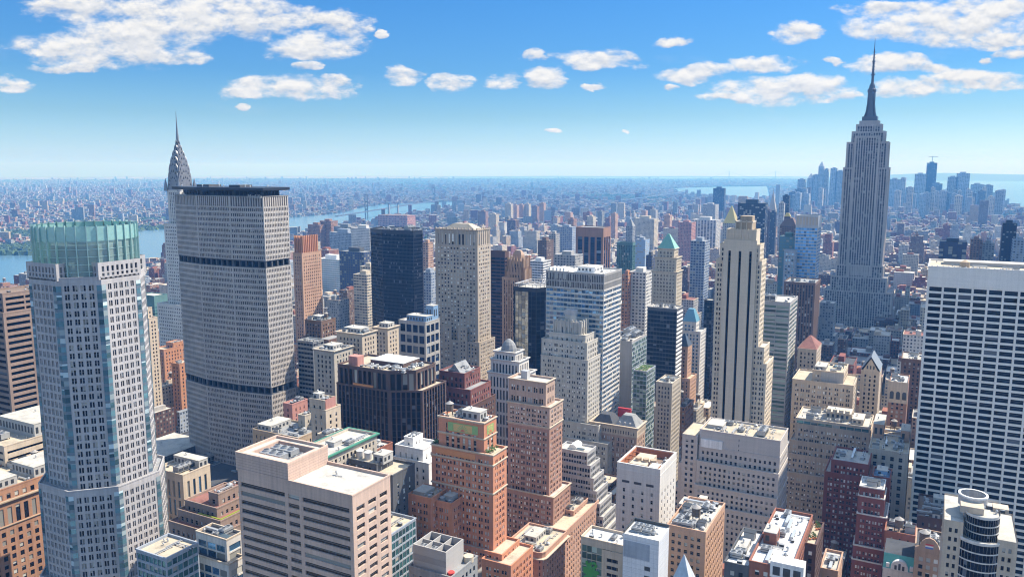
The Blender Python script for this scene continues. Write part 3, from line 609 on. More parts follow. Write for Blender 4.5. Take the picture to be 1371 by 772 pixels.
def make_383():
    c = 13.2; x1, y0 = -335.0, 219.6
    def octo(g=0.0): return inset([(x1, y0+c), (x1, y0+c+20), (x1-c, y0+46.4), (x1-c-20, y0+46.4), (x1-46.4, y0+46.4-c), (x1-46.4, y0+c), (x1-c-20, y0), (x1-c, y0)], -g)
    zs = atY(183, 346, 252)[2]; zc = atY(100, 370, 228)[2]; zl = atY(140, 655, 226)[2]
    S = st('t383', 'gblue', bay=3.1, fl=3.95, ww=.60, wh=.68, rec=.45, cw=2.6, tm=3.0, pair=True, mul=.3); S['glass'] = GL('gd')
    B = Bld('octagonal_tower', 'tall pale granite octagonal tower with blue glass corner strips and green glass lantern crown', 'skyscraper', [(octo(-.2), zc, S), (octo(3.0), zl, S), (octo(5.5), zl-46, S)], ref='octagonal granite tower', win=True, roof='grey')
    # blue glass strips at the eight folds, and the shoulders that rise beside the crown
    gl = glassm('glass_strip', (.12, .24, .29), share=.35, full=.15, metal=.4, blind=(.45, .55, .58)); fr = W('t383'); o = octo(-.2); oc2 = octo(3.0)
    for k in range(8):
        for poly, za, zb in ((o, zl, zc), (oc2, zl-46, zl)):
            a, b_, c_ = poly[k-1], poly[k], poly[(k+1) % 8]
            def toward(p, q, t): L = math.hypot(q[0]-p[0], q[1]-p[1]); return (p[0]+(q[0]-p[0])*t/L, p[1]+(q[1]-p[1])*t/L)
            cut = [toward(b_, a, 2.1), b_, toward(b_, c_, 2.1)]; cen = (x1-23.2, y0+23.2)
            outw = [(p[0]+(p[0]-cen[0])*.006, p[1]+(p[1]-cen[1])*.006) for p in cut]; b = MB(); nf = int((zb-za)/3.95)
            for f in range(nf):
                z0 = za+f*3.95
                for i in range(2):
                    p, q = outw[i], outw[i+1]
                    b.poly([(*p, z0+1.5), (*q, z0+1.5), (*q, z0+3.95), (*p, z0+3.95)], gl, [(i*7+k*20+.01, f+.01), (i*7+k*20+.99, f+.01), (i*7+k*20+.99, f+.99), (i*7+k*20+.01, f+.99)])
                    b.poly([(*p, z0), (*q, z0), (*q, z0+1.5), (*p, z0+1.5)], plain('strip_panel', (.16, .22, .27), .3, .3))
            B.part(b, 'glass_corner_strip', weld=False)
    wb, gb = MB(), MB(); Sp = st('t383', 'gd', bay=2.5, fl=3.95, ww=.5, wh=.8, rec=.7, cw=1.2, tm=1.5)
    for q in (rect(x1-9, x1-.2, y0+c-1, y0+c+21), rect(x1-c-21, x1-c+1, y0+.2, y0+9), rect(x1-46.2, x1-38, y0+c-1, y0+c+21), rect(x1-c-21, x1-c+1, y0+38, y0+46.2)):
        for k in range(4): facade(wb, gb, q[k], q[(k+1) % 4], zc-1.3, zs, Sp, k*40)
        wb.poly([(*p, zs-.5) for p in q], RM('grey'))
    B.part(wb, 'shoulder'); g = B.part(gb, 'shoulder_glazing', weld=False); g['kind'] = 'stuff'
    zt = atY(100, 304, 228)[2]; gm, T = newmat('lantern_glass')
    oc = T.n('ShaderNodeTexCoord').outputs['Object']; nz = T.noise(T.vm('MULTIPLY', oc, (.3, .3, .12)), 1.0, 3, .6)
    p1 = T.n('ShaderNodeBsdfPrincipled', {'Base Color': T.mix(nz, (.17, .29, .28), (.46, .58, .55)), 'Roughness': .12, 'Metallic': .3})
    tr = T.n('ShaderNodeBsdfTransparent', {0: (.55, .85, .8, 1)}); ms = T.n('ShaderNodeMixShader', {0: .22, 1: p1.outputs[0], 2: tr.outputs[0]}); out(T, ms.outputs[0])
    cx, cy = x1-23.2, y0+23.2; N = 32; rr = 21.6
    P = lambda r, i: (cx+r*math.cos(2*math.pi*i/N), cy+r*math.sin(2*math.pi*i/N))
    b = MB(); b.loft([[(*P(rr, i), zc-1) for i in range(N)], [(*P(rr, i), zt-5.5) for i in range(N)]], gm, False); B.part(b, 'lantern_glass')
    b = MB(); b.loft([[(*P(rr+.5, i), zt-6.5) for i in range(N)], [(*P(rr+.5, i), zt) for i in range(N)]], plain('lantern_crest', (.36, .62, .58), .15, .4), False); B.part(b, 'lantern_crest')
    b = MB(); fm = plain('lantern_fin', (.42, .60, .57), .35, .5)
    for i in range(N):
        (a0, b0), (a1, b1) = P(rr-.1, i), P(rr+1.1, i); t = ((b1-b0)*.15, -(a1-a0)*.15)
        b.poly([(a0-t[0], b0-t[1], zc-1), (a1-t[0], b1-t[1], zc-1), (a1-t[0], b1-t[1], zt+.8), (a0-t[0], b0-t[1], zt+.8)], fm); b.poly([(a1+t[0], b1+t[1], zc-1), (a0+t[0], b0+t[1], zc-1), (a0+t[0], b0+t[1], zt+.8), (a1+t[0], b1+t[1], zt+.8)], fm)
        b.poly([(a1-t[0], b1-t[1], zc-1), (a1+t[0], b1+t[1], zc-1), (a1+t[0], b1+t[1], zt+.8), (a1-t[0], b1-t[1], zt+.8)], fm)
    for zz in np.arange(zc+2, zt, 3.4): b.loft([[(*P(rr+.25, i), zz) for i in range(N)], [(*P(rr+.25, i), zz+.3) for i in range(N)]], fm, False)
    B.part(b, 'lantern_fins')
    b = MB(); b.cyl(cx, cy, zc-1, zt-9, 15, 15, W('grey'), 24); b.box(cx-8, cx+8, cy-5, cy+5, zt-9, zt-5, mt_metal); B.part(b, 'plant_room')
make_383()

def make_grace():
    x0, Y = -5.0, 533.0; zt = atY(1243, 356, Y)[2]; wid = 78.0
    wm = wallm('wall_travertine', (.76, .74, .70), .7, .08, .1); S = st('white', 'gblack', bay=(wid-1.6)/10, fl=3.92, ww=.85, wh=.66, rec=.9, sr=.25, cw=.8, tm=11.5); S['wall'] = wm; S['span'] = wm
    B = Bld('gridded_slab_tower', 'broad white slab with dark window strips in a bold grid, cropped by right edge', 'skyscraper', [(rect(x0, x0+wid, Y, Y+44), zt, S)], roof='tan', ref='white gridded slab', win=True)
    # flared foot: the front wall sweeps outwards over its last floors
    b = MB(); N = 10; H = 42.0
    for i in range(11):
        xa = x0+.0+i*(wid-1.6)/10; prev = None
        for k in range(N+1):
            z = H*(1-k/N); o = 9.0*(k/N)**2
            if prev:
                z_, o_ = prev
                b.poly([(xa, Y-o-.05, z), (xa+1.6, Y-o-.05, z), (xa+1.6, Y-o_-.05, z_), (xa, Y-o_-.05, z_)], wm); b.poly([(xa, Y, z), (xa, Y-o-.05, z), (xa, Y-o_-.05, z_), (xa, Y, z_)], wm); b.poly([(xa+1.6, Y-o-.05, z), (xa+1.6, Y, z), (xa+1.6, Y, z_), (xa+1.6, Y-o_-.05, z_)], wm)
            prev = (z, o)
    B.part(b, 'flared_pier')
    clutter(B, 77, 12, kinds='ac vent vent vent duct hatch', pent=[(.1, .9, .5, .8, 2.0)])
    for i in range(26): put(ME['vent'], 'vent', B.root, x0+2+i*2.9, Y+1.5, zt-.9, 0, .9)
    b = MB(); b.cyl(x0+19, Y+12, zt-1, zt+2.2, 2.6, 2.6, W('tan'), 14); b.cyl(x0+19, Y+12, zt+2.2, zt+3.4, 2.7, .3, W('tan'), 14); B.part(b, 'round_vent_house')
make_grace()

def make_500():
    Y = 548.0; zt = atY(1015, 308, Y)[2]; xr = solx(1015, Y, zt); xl = solx(969.5, Y, zt)
    wm = wallm('wall_500', (.60, .52, .41), .85, .07, .1)
    S0 = st('cream', 'gd', bay=4.3, fl=3.45, ww=.66, wh=.58, rec=.35, pair=True, mul=.8, cw=.7, tm=2.5); S0['wall'] = wm
    blank = dict(S0); blank.update(bay=40, ww=.01)
    z1 = atY(1020, 328, Y)[2]; z2 = atY(1024, 350, Y)[2]; z3 = atY(1034, 467, Y)[2]; z4 = atY(1040, 490, Y)[2]
    strip = dict(S0); strip.update(bay=(xr-xl-1)/3.4, ww=.25, wh=1.0, fl=200, rec=1.3, cw=.5, pair=False, tm=7.5, glass=GL('gblack'))
    B = Bld('cream_setback_tower', 'slim cream stone tower with three dark vertical stripes and stepped shoulders', 'skyscraper',
        [(rect(xl+1.5, xr-1.0, Y+.5, Y+13), zt, blank), (rect(xl-2.6, xr+1.6, Y+1.3, Y+15), z1, S0), (rect(xl-5.2, xr+3.0, Y+2.0, Y+18), z2, S0), (rect(xl-5.2, xr+7.0, Y+2.6, Y+22), z3, S0), (rect(xl-5.2, xr+9.0, Y+3.2, Y+28), z4, S0)],
        ref='cream tower with three dark stripes', win=True, roof='light')
    wb, gb = MB(), MB(); facade(wb, gb, (xl+.3, Y), (xr-.3, Y), 0, zt-7, strip)
    for x, a in ((xl+.3, 1), (xr-.3, 0)):
        pts = [(x, Y, 0), (x, Y+2.2, 0), (x, Y+2.2, zt-7), (x, Y, zt-7)]; wb.poly(pts[::-1] if a else pts, wm)
    wb.poly([(xl+.3, Y, zt-7), (xr-.3, Y, zt-7), (xr-.3, Y+2.2, zt-7), (xl+.3, Y+2.2, zt-7)], wm)
    B.part(wb, 'striped_bay'); g = B.part(gb, 'stripe_glazing', weld=False); g['kind'] = 'stuff'
    b = MB()
    for i in range(9): x = xl+2+i*(xr-xl-4)/8; b.box(x-.35, x+.35, Y-.02, Y+.6, zt-6.5, zt+.4, wm)
    B.part(b, 'crown_fins')
    b = MB(); x0, x1 = xl+6.5, xr-4.5; b.box(x0, x1, Y+4, Y+15, zt-1, zt+4.5, W('tan')); 
    for i in range(4):
        x = x0+i*(x1-x0-.6)/3; b.box(x, x+.6, Y+3.4, Y+4.0, zt-1, zt+6, wm)
    b.box(x0-.2, x1+.2, Y+3.4, Y+15.2, zt+4.51, zt+5.3, wm); b.box(x0+3, x1-.5, Y+5, Y+13, zt+5.31, zt+8.8, W('tan')); B.part(b, 'penthouse')
    return
make_500()
# ================================================================== named buildings, read off the photograph: (u, v) of the near roof corner, left and right roof ends, north wall line y
def PN(*a): return list(a)
# pink banded tower in front
S_pink = st('pink', 'gbrown', bay=13.0, fl=3.75, ww=.86, wh=.50, rec=.55, cw=1.8, tm=4.5, mul=.5)
S_pinkw = dict(S_pink); S_pinkw.update(bay=6.9, ww=.68, cw=1.0)
def make_pink():
    p, z = tierbox(471.7, 662.8, 318, 514.3, 221, d=23); x1 = p[1][0]; x0 = p[0][0]; xm, _, zu = atY(385, 623, 221)
    S = dict(S_pink); S['cols'] = [(.022, 'P'), (.405, 'W'), (.03, 'P'), (.095, 'W'), (.03, 'P'), (.39, 'W'), (.028, 'P')]; S['alt'] = S_pinkw
    B = Bld('pink_granite_tower', 'pink granite office block with dark ribbon windows, blank upper box and open roof plant well', 'office tower', [(p, z, S)], roof='light', ref='pink granite tower', win=True, par=W('pink'))
    xl = solx(315, 221, zu); d = 23.0; wl = W('pink'); b = MB()
    o = rect(xl, xm, 221.05, 221+d); well = rect(xl+4, xm-4, 226, 221+d-3)
    b.loft([[(*q, z-.9) for q in o], [(*q, zu) for q in o], [(*q, zu) for q in well], [(*q, zu-4) for q in well]], wl); B.part(b, 'upper_box')
    rb = MB()
    a, c = inset(o, .6), well
    ring = [[(*q, zu+.02) for q in inset(o, 1.0)], [(*q, zu+.02) for q in inset(well, -.6)]]; rb.loft(ring, RM('light'), False); B.part(rb, 'roof')
    ring_part(o, zu+.9, wl, B.root, B.off, th=.8, inn=.9, down=1.0)
    for k in range(2): put(ME['cool'], 'cooling_tower', B.root, xl+11.5, 229.5+k*6.2, zu-4, 0, .95)
    for k in range(4): put(ME['ac'], 'air_conditioner', B.root, xm-8.2, 228+k*3.3, zu-4, 0, .95)
    for i in range(5): put(ME['duct'], 'duct', B.root, xl+7+i*5, 238.5, zu-3.5, 1.57, .7)
    put(ME['vent'], 'vent', B.root, x1-20, 236, z-1, 0, 1.2); put(ME['duct'], 'duct', B.root, x1-18, 235, z-1, .3, .35)
    # joints of the granite panels
    j = MB(); jm = plain('granite_joint', (.32, .20, .17), .9)
    for k in range(1, 6): zz = z-.9+k*(zu-z+.9)/6; j.box(xl-.01, xm+.015, 221.03, 221.08, zz, zz+.09, jm); j.box(xm-.05, xm+.015, 221.08, 221+d, zz, zz+.09, jm)
    B.part(j, 'panel_joint')
make_pink()

SB = lambda wall, glass='gbl', **k: st(wall, glass, **{**dict(bay=3.3, fl=3.45, ww=.48, wh=.6, rec=.32, cw=1.5, tm=2.6), **k})
# French-style brick tower with ornamented crown
def make_french():
    S = SB('french', bay=3.6, ww=.66, wh=.58, pair=True, mul=.45, cw=1.8, fl=3.3); ver = SB('french', bay=3.3, ww=.5, wh=.72, sr=.2, span='tan', cw=3.5, fl=3.3); low = SB('french', bay=3.6, ww=.64, wh=.58, mul=.45, pair=True, fl=3.3)
    p0, z0 = tierbox(648, 566, 587, 662, 318, d=12); p1, z1 = tierbox(660, 609, 577.6, 672, 316.5, d=13.5); p2, z2 = tierbox(672, 742, 576, 685, 313, d=18); p3, z3 = tierbox(684, 757, 645, 694, 309, d=23)
    B = Bld('ornate_brick_tower', 'orange brick tower whose crown carries green and gold panels between limestone bands', 'brick tower', [(p0, z0, ver), (p1, z1, S), (p2, z2, low), (p3, z3, low)], ref='orange brick tower with the ornate crown', win=True, roof='tan')
    x0, x1 = p0[0][0], p0[1][0]; lime = W('paletan')
    for pp, zz in ((p0, z0), (p1, z1), (p0, z0-7.8), (p1, z1-5), (p1, z1-19)): cornice(B, pp, zz+.1, lime, .45, 1.1, 'stone_band')
    b = MB(); gm = plain('faience_green', (.25, .42, .16), .5); go = plain('faience_gold', (.62, .42, .16), .5); rd = plain('faience_red', (.55, .16, .08), .5)
    def panel(f, w, h):
        b.poly([f(-w-.35, -.35, .03), f(w+.35, -.35, .03), f(w+.35, h+.35, .03), f(-w-.35, h+.35, .03)], rd); b.poly([f(-w, 0, .06), f(w, 0, .06), f(w, h, .06), f(-w, h, .06)], gm)
        b.poly([f(-w*.62, .4, .09), f(w*.62, .4, .09), f(w*.62, h-.5, .09), f(-w*.62, h-.5, .09)], go)
        for i in range(9):
            a = math.pi*(i+.5)/9; r0, r1 = h*.3, h*.72; c, s = math.cos(a), math.sin(a)
            b.poly([f(c*r0-s*.12, .5+s*r0+c*.1, .12), f(c*r0+s*.12, .5+s*r0-c*.1, .12), f(c*r1+s*.25, .5+s*r1-c*.2, .12), f(c*r1-s*.25, .5+s*r1+c*.2, .12)][::-1], gm)
        b.poly([f(h*.27*math.cos(math.pi*i/8), .5+h*.27*math.sin(math.pi*i/8), .14) for i in range(9)], rd)
    xc = (x0+x1)/2+1; panel(lambda s, h, n: (xc+s, 318-n, z0-6.6+h), (x1-x0)*.33, 4.4); panel(lambda s, h, n: (x1+n, 318+6+s, z0-6.6+h), 3.2, 4.4); B.part(b, 'faience_panel', weld=False)
    bb = MB(); bb.box(p1[0][0]+2.5, x1-4, 316.38, 316.5, z1-4.2, z1-1.4, plain('terracotta_frieze', (.60, .25, .10), .6)); B.part(bb, 'terracotta_frieze')
    clutter(B, 12, 8, kinds='ac vent vent hatch', pent=[(.45, .85, .25, .8, 4.5)], tank=1)
    g = plain('roof_plant_leaves', (.06, .13, .03), .8); rnd = random.Random(4)
    for (gx, gy, gz, w, d) in ((x1+1.6, 322, z1-.9, 1.2, 5), (p1[0][0]+1.6, 318.3, z1-.9, 1.4, 1.4)):
        pb = MB()
        for i in range(40):
            a, c, e = gx+(rnd.random()-.5)*2*w, gy+(rnd.random()-.5)*2*d, gz+.6+rnd.random()*1.4; s = .5
            pb.poly([(a-s, c-s*rnd.random(), e), (a+s*rnd.random(), c-s, e+.3), (a+s, c+s, e+.4*rnd.random()), (a-s*.3, c+s, e+.5)], g)
        B.part(pb, 'roof_plants', weld=False)
make_french()
hero('brick_apartment_block', 'apartment building', 'lower orange brick block with dark roof, joined to the left of ornate brick tower', [PN(604.8, 673.8, 575.9, 620, 307, 14)], SB('french', bay=3.6, ww=.64, wh=.58, mul=.45, pair=True), ref='lower brick block', roof='dark', cl=dict(n=3, kinds='ac vent', tank=0, pent=[(.4, .8, .3, .8, 2.2)]), win=True)
hero('brick_apartment_block', 'apartment building', 'faded orange brick block with a red roof structure, left of the dark-roofed brick block', [PN(577, 667, 546, 592, 303, 14)], SB('brick', bay=3.6, ww=.5, pair=True, wall='brick') if False else SB('french', bay=3.4, ww=.64, wh=.58, mul=.45, pair=True), roof='tan', cl=dict(n=3, kinds='ac vent duct', pent=[(.1, .6, .2, .8, 1.6)]), win=True)
# grey louvred roof box
def make_box():
    p, z = tierbox(597, 739, 553, 620.5, 268); x0, x1, y1 = p[0][0], p[1][0], p[2][1]; zl = z-9.5
    S = SB('grey', 'gd', bay=3, fl=3.8)
    q = rect(x0-1.5, x1+3.5, 266.5, y1+6); B = Bld('plant_topped_block', 'grey office block with a big louvred mechanical box, open at the top, on its roof', 'office building', [(q, zl, S)], ref='louvred mechanical box', roof='grey')
    wl = wallm('wall_louvre', (.40, .39, .38), .6, .08, .05); o = rect(x0, x1, 268, y1); b = MB()
    b.loft([[(*a, zl-1) for a in o], [(*a, z) for a in o], [(*a, z) for a in inset(o, .5)], [(*a, z-3.2) for a in inset(o, .5)]], wl); B.part(b, 'mechanical_box')
    dk = MB(); dk.poly([(*a, z-3.15) for a in inset(o, .6)], RM('dark')); B.part(dk, 'well_floor')
    b = MB()
    for i in range(34): x = x0+.3+i*(x1-x0-.6)/33; b.box(x-.06, x+.06, 267.9, 268.02, zl+.2, z-.2, wl)
    for k in range(1, 3): x = x0+k*(x1-x0)/3; b.box(x-.2, x+.2, 268.6, y1-.6, z-3.1, z-.3, wl)
    b.box(x0+.6, x1-.6, 268+(y1-268)/2-.2, 268+(y1-268)/2+.2, z-3.1, z-.35, wl); B.part(b, 'louvre_blade')
    b = MB(); b.box(x0-.03, x1+.03, 267.93, 268.0, zl+2.6, zl+5.4, plain('louvre_dark_panel', (.22, .22, .22), .7)); B.part(b, 'louvre_panel')  # darker grey band across the louvred front
    for x in (x0+3, x0+9): put(ME['ac'], 'air_conditioner', B.root, x, 272, z-3.1, 0, .9)
    b = MB(); b.cyl(x1+1.6, y1+1.5, zl-1, zl+1.6, 2.2, 2.2, W('cream'), 16); B.part(b, 'round_vent')
    b = MB(); b.cyl(x1+1.2, 270, zl-1, zl+.3, 1.5, 1.5, plain('red_canopy', (.6, .05, .04), .6), 14); B.part(b, 'red_canopy')
make_box()
hero('teal_glass_block', 'office building', 'teal glass block with pale roof tucked behind the right edge of the pink granite tower', [PN(518.4, 718, 495, 551, 268, 22, 24)], st('bluegrey', 'gteal', bay=2.6, fl=3.7, ww=.9, wh=.78, rec=.2, cw=.4, tm=.8), ref='teal glass block', roof='tan', cl=dict(n=2, kinds='vent'))
# dark grey building with white water tanks
def make_greytanks():
    B = hero('dark_brick_block', 'office building', 'charcoal brick block with two pale water tanks on its roof behind the pink granite tower', [PN(504, 621, 459, 528, 292, 13), PN(525.6, 636, 459, 545, 291, 18)], SB('darkgrey', bay=4.6, ww=.3, fl=4.2, cw=2, tm=4.5), ref='charcoal block with two pale tanks', win=True, roof='tan')
    x0, x1, y0, y1, z = B.top()
    for i, me in enumerate((-14.5, -9.5)):
        t = MB(); x, y = x1+me, y0+6; t.cyl(x, y, z, z+3.6, 1.9, 1.9, W('silver'), 16, False); tk = B.part(t, 'water_tank'); l = MB(); l.cyl(x, y, z+3.6, z+4.7, 2.1, .1, mt_white, 16); B.part(l, 'conical_roof', tk)
    clutter(B, 9, 7, box=(x1-5, x1+2.5, y0+2, y1, z), kinds='ac duct vent', pent=[(.1, .9, .1, .8, 4.2)])
make_greytanks()
hero('white_terracotta_block', 'office building', 'white glazed stone block with small windows and stacked top, left of ornate brick tower', [PN(553, 586, 541, 558, 335, 9), PN(566, 601.5, 529, 575, 331, 15), PN(574, 620, 527, 584, 329, 20)], SB('white', bay=4, ww=.3, fl=3.8), ref='white glazed block', win=True, roof='white', cl=dict(n=3, kinds='ac vent'))
# dark brown granite block
def make_brown():
    S = st('granite', 'gblack', bay=2.9, fl=3.9, ww=.72, wh=.88, rec=.5, sr=.3, span='darkmetal', cw=1.0, tm=1.0); So = st('granite', 'gd', bay=3.6, fl=9, ww=.72, wh=.9, rec=.8, cw=1.0, tm=1.5)
    a, za = tierbox(545, 500, 452, 583, 374); x1, z0 = a[1][0], za
    xn = atY(519, 501.5, 374)[0]
    xw = a[0][0]; poly = [(xw, 374), (xn, 374), (x1, 383), (x1, a[2][1]), (xw, a[2][1])]
    lo = inset(rect(xw-.2, x1+4, 372, a[2][1]+6), 0); lo = [(xw-.5, 373), (xn+1.5, 373), (x1+5, 382.2), (x1+5, a[2][1]+4), (xw-.5, a[2][1]+4)]
    zl = atY(534, 521, 378)[2]
    B = Bld('dark_granite_block', 'dark brown granite office block with vertical window slots and a cluttered pale rooftop', 'office building', [(poly, za, So), (lo, zl, S)], ref='dark brown granite block', roof='tan', par=W('granite'))
    xx0, xx1, y0, y1, z = B.top()
    b = MB(); b.box(xx0+6, xx0+13, y0+3, y0+9, z, z+6, W('rose')); p = B.part(b, 'brick_bulkhead')
    b = MB(); b.box(xx0+15, xx1-12, y0+13, y0+30, z, z+2.6, W('granite')); B.part(b, 'plant_deck'); b = MB(); b.box(xx0+14.8, xx1-11.8, y0+12.8, y0+30.2, z+2.6, z+2.9, RM('white')); B.part(b, 'deck_roof')
    clutter(B, 51, 14, box=(xx0+13, xx1-2, y0+2, y0+12, z), kinds='ac duct vent'); clutter(B, 52, 9, box=(xx1-11, xx1-2, y0+12, y1-2, z), kinds='ac duct vent')
    o = MB(); o.box(xx0+12, xx0+27, 373.2, 373.95, z0-11.5, z0-10.2, plain('scaffold_netting', (.62, .25, .08), .8)); B.part(o, 'orange_netting')
make_brown()
# tan twins with cornices
def tanblock(label, sp, ref=None, wall='paletan', **k):
    B = hero('masonry_block', 'office building', label, [sp], SB(wall, 'gd', bay=3.2, ww=.42, wh=.6, cw=2.2, tm=3.2), ref=ref, roof='light', **k); cornice(B, B.tiers[0][0], B.tiers[0][1]+.1, B.tiers[0][2]['wall'], 1.0, 1.2); return B
tanblock('tan masonry block with deep cornice and flat penthouse, behind the dark granite block', PN(484.7, 447.3, 450.5, 504, 453), 'tan corniced block', win=True, cl=dict(n=3, pent=[(.15, .8, .25, .85, 3.5)]))
tanblock('twin tan masonry block with pale penthouse, right of the deeper-corniced tan block', PN(518.8, 439.4, 500, 533.7, 520), cl=dict(n=3, pent=[(.2, .85, .25, .8, 4.0)]))
tanblock('greyish stone block with tall top-floor windows, between the grey slab and the tan corniced block', PN(447, 470, 420, 460, 425, 20), wall='stone', cl=dict(n=4, kinds='ac duct', pent=[(.2, .7, .3, .8, 3)]))
hero('banded_block', 'office building', 'dark banded block with flat pale roof hard against the grey slab tower', [PN(419, 457.5, 398, 424, 455, 12)], st('grey', 'gblack', bay=3, fl=3.4, ww=1.0, wh=.5, rec=.2, sr=0, cw=.4, tm=1.0), roof='light', cl=dict(n=2))
hero('gloomy_stone_block', 'office building', 'shaded grey stone block with stepped roof below the copper-topped tan tower', [PN(430, 430, 408, 452, 560, 20), PN(440, 455, 404, 458, 553, 24)], SB('umber', 'gd'), roof='grey', cl=dict(n=5, pent=[(.2, .7, .3, .7, 4)], tank=1))
# copper-topped tan tower (ribbed crown)
def make_chanin():
    p, z = tierbox(404, 318, 394.5, 424, 640); q, z2 = tierbox(404, 339, 392, 430, 637); r, z3 = tierbox(403, 462, 386, 436, 634, 40)
    S = SB('peach', 'gd', bay=3.1, ww=.42, fl=3.5); S2 = SB('peach', 'gd', bay=3.0, ww=.35, wh=1.0, fl=20, rec=1.2, cw=1)
    B = Bld('ribbed_crown_tower', 'salmon tan brick tower with buttressed ribbed crown, just right of the grey slab tower', 'skyscraper', [(p, z, S2), (q, z2, S), (r, z3, S)], ref='salmon tower with the ribbed crown', roof='grey')
    b = MB(); m = wallm('wall_copper_tan', (.50, .25, .15)); x0, x1, y0, y1 = p[0][0], p[1][0], p[0][1], p[2][1]
    n = 5
    for i in range(n): x = x0+i*(x1-x0-1)/(n-1); b.box(x, x+1, y0-1.2, y0+.2, z-18, z+2, m)
    n = 9
    for i in range(n): y = y0+i*(y1-y0-1)/(n-1); b.box(x1-.2, x1+1.2, y, y+1, z-18, z+2, m)
    B.part(b, 'crown_rib', weld=False)
make_chanin()
hero('blue_screened_block', 'office building', 'grey concrete block with large gridded windows and a pale blue rooftop enclosure', [PN(569.6, 431.5, 533.7, 581, 560, 22)], st('concrete', 'gnavy', bay=6.4, fl=9.5, ww=.8, wh=.72, rec=.8, cw=.9, tm=1.8), ref='block with the pale blue roof enclosure', roof='white', cl=dict(n=2, pent=[(.25, .98, .1, .6, 5.5), (.7, .98, .6, .95, 13)], pm=plain('blue_screen', (.20, .33, .50), .7)))
# big ornate grey-tan tower
def make_lincoln():
    S = SB('stone', 'gbl', bay=3.3, ww=.5, wh=.55, fl=3.45, cw=2.2, tm=1.5); S['wall'] = wallm('wall_lincoln', (.42, .36, .295)); top = dict(S); top.update(bay=3.6, fl=11, wh=.8, tm=3)
    p, z = tierbox(639, 308, 583, 656, 620); q, z2 = tierbox(640, 322, 582, 657, 619.4); z2 = z-15
    B = Bld('gothic_crowned_tower', 'massive grey-tan tower with buttressed top and low hipped roof, right of dark glass prism', 'skyscraper',
        [(p, z, top), (inset(p, -.4), z-14, S), (inset(p, -3.2), atY(640, 458, 618)[2], S), (rect(p[0][0]-10, p[1][0]+4.5, 612, p[2][1]+8), atY(640, 500, 612)[2], S)], ref='massive grey-tan tower', win=True, roof='tan')
    pyramid(B, inset(p, 4), z-.9, 5.5, RM('tan'), 'hipped_roof', frac=.45); cornice(B, p, z+.15, S['wall'], .8, 1.2)
    b = MB(); x0, x1 = p[0][0], p[1][0]
    for i in range(12): x = x0+i*(x1-x0-.9)/11; b.box(x, x+.9, p[0][1]-.5, p[0][1]+.3, z-14, z+1.6, S['wall'])
    for i in range(7): y = p[0][1]+1+i*(p[2][1]-p[0][1]-3)/6; b.box(x1-.3, x1+.5, y, y+.9, z-14, z+1.6, S['wall'])
    B.part(b, 'crown_buttress', weld=False)
    for xx in (x0+8.5, x1-19): w = MB(); g = MB(); facade(w, g, (xx, p[0][1]-3.6), (xx+10, p[0][1]-3.6), 0, atY(640, 440, 618)[2], S, 7); w.box(xx+.01, xx+9.99, p[0][1]-3.0, p[0][1], atY(640, 440, 618)[2]-1, atY(640, 440, 618)[2]-.02, S['wall']); B.part(w, 'lower_bay'); g = B.part(g, 'bay_glazing', weld=False); g['kind'] = 'stuff'
make_lincoln()
# dark glass prism
def make_101():
    Y = 705; za = atY(553, 309, Y)[2]; x = lambda u, y: solx(u, y, za)
    poly = [(x(511, Y), Y), (x(553, Y), Y), (x(565, Y+14), Y+14), (x(566, Y+40), Y+40), (x(496, Y+9)-6, Y+40), (x(495.5, Y+9), Y+9)]
    S = st('darkmetal', 'gblack', bay=1.8, fl=3.8, ww=.9, wh=.78, rec=.12, cw=.3, tm=4)
    B = Bld('dark_glass_prism', 'nearly black glass office tower with faceted corners and flat roof plant', 'skyscraper', [(poly, za, S)], ref='black glass prism', roof='dark'); clutter(B, 3, 5, kinds='cool ac duct')
make_101()
# left edge
hero('banded_tower', 'office tower', 'brown tower with dark recessed floor bands, cropped by the left edge of the view', [PN(3, 393, -40, 34, 292, 40, 24), PN(4, 419, -60, 52, 288, 50, 30)], st('bandbrown', 'gblack', bay=14, fl=3.9, ww=.93, wh=.52, rec=.7, cw=1.2, tm=2.0, mul=1.2), ref='brown banded tower', roof='brown', cl=dict(n=4, kinds='cool ac'))
hero('banded_office_block', 'office building', 'low beige office block with thin ribbon windows and white roof plant, left of octagonal tower', [PN(5, 597, -60, 75, 245, 60, 50)], st('paletan', 'gblack', bay=40, fl=4.0, ww=.97, wh=.36, rec=.5, cw=.8, tm=2.4), ref='beige ribbon-window block', roof='tan', cl=dict(n=7, kinds='ac duct cool', pent=[(.3, .98, .3, .8, 8)]))
def make_palazzo():
    x1 = -412.0; z = atY(30, 668, 0)[2]; r = ray(30, 662); t = x1/r[0]; z = EYE+r[2]*t; S = SB('orange', 'gd', bay=4.2, fl=4.2, ww=.5, wh=.62, cw=2.2, tm=2.4); S['wall'] = wallm('wall_palazzo', (.36, .20, .125)); top = dict(S); top.update(bay=4.2, fl=8.5, ww=.55, wh=.75, every=0)
    q = rect(x1-42, x1, 150, 268); B = Bld('palazzo_block', 'ornate brown stone block with arcaded upper floors and a busy terracotta roof, bottom left corner', 'office building', [(inset(q, 3), z+5.5, S), (q, z, top), (inset(q, -.25), z-13, S)], ref='ornate brown palazzo block', roof='tan')
    cornice(B, q, z+.15, W('tan'), 1.3, 1.6)
    cornice(B, inset(q, -.25), z-13, W('tan'), .6, .9, 'belt_course')
    clutter(B, 8, 26, kinds='ac ac duct hatch vent sky', pent=[(.5, .95, .55, .72, 5), (.4, .95, .8, .97, 6)], tank=1)
make_palazzo()
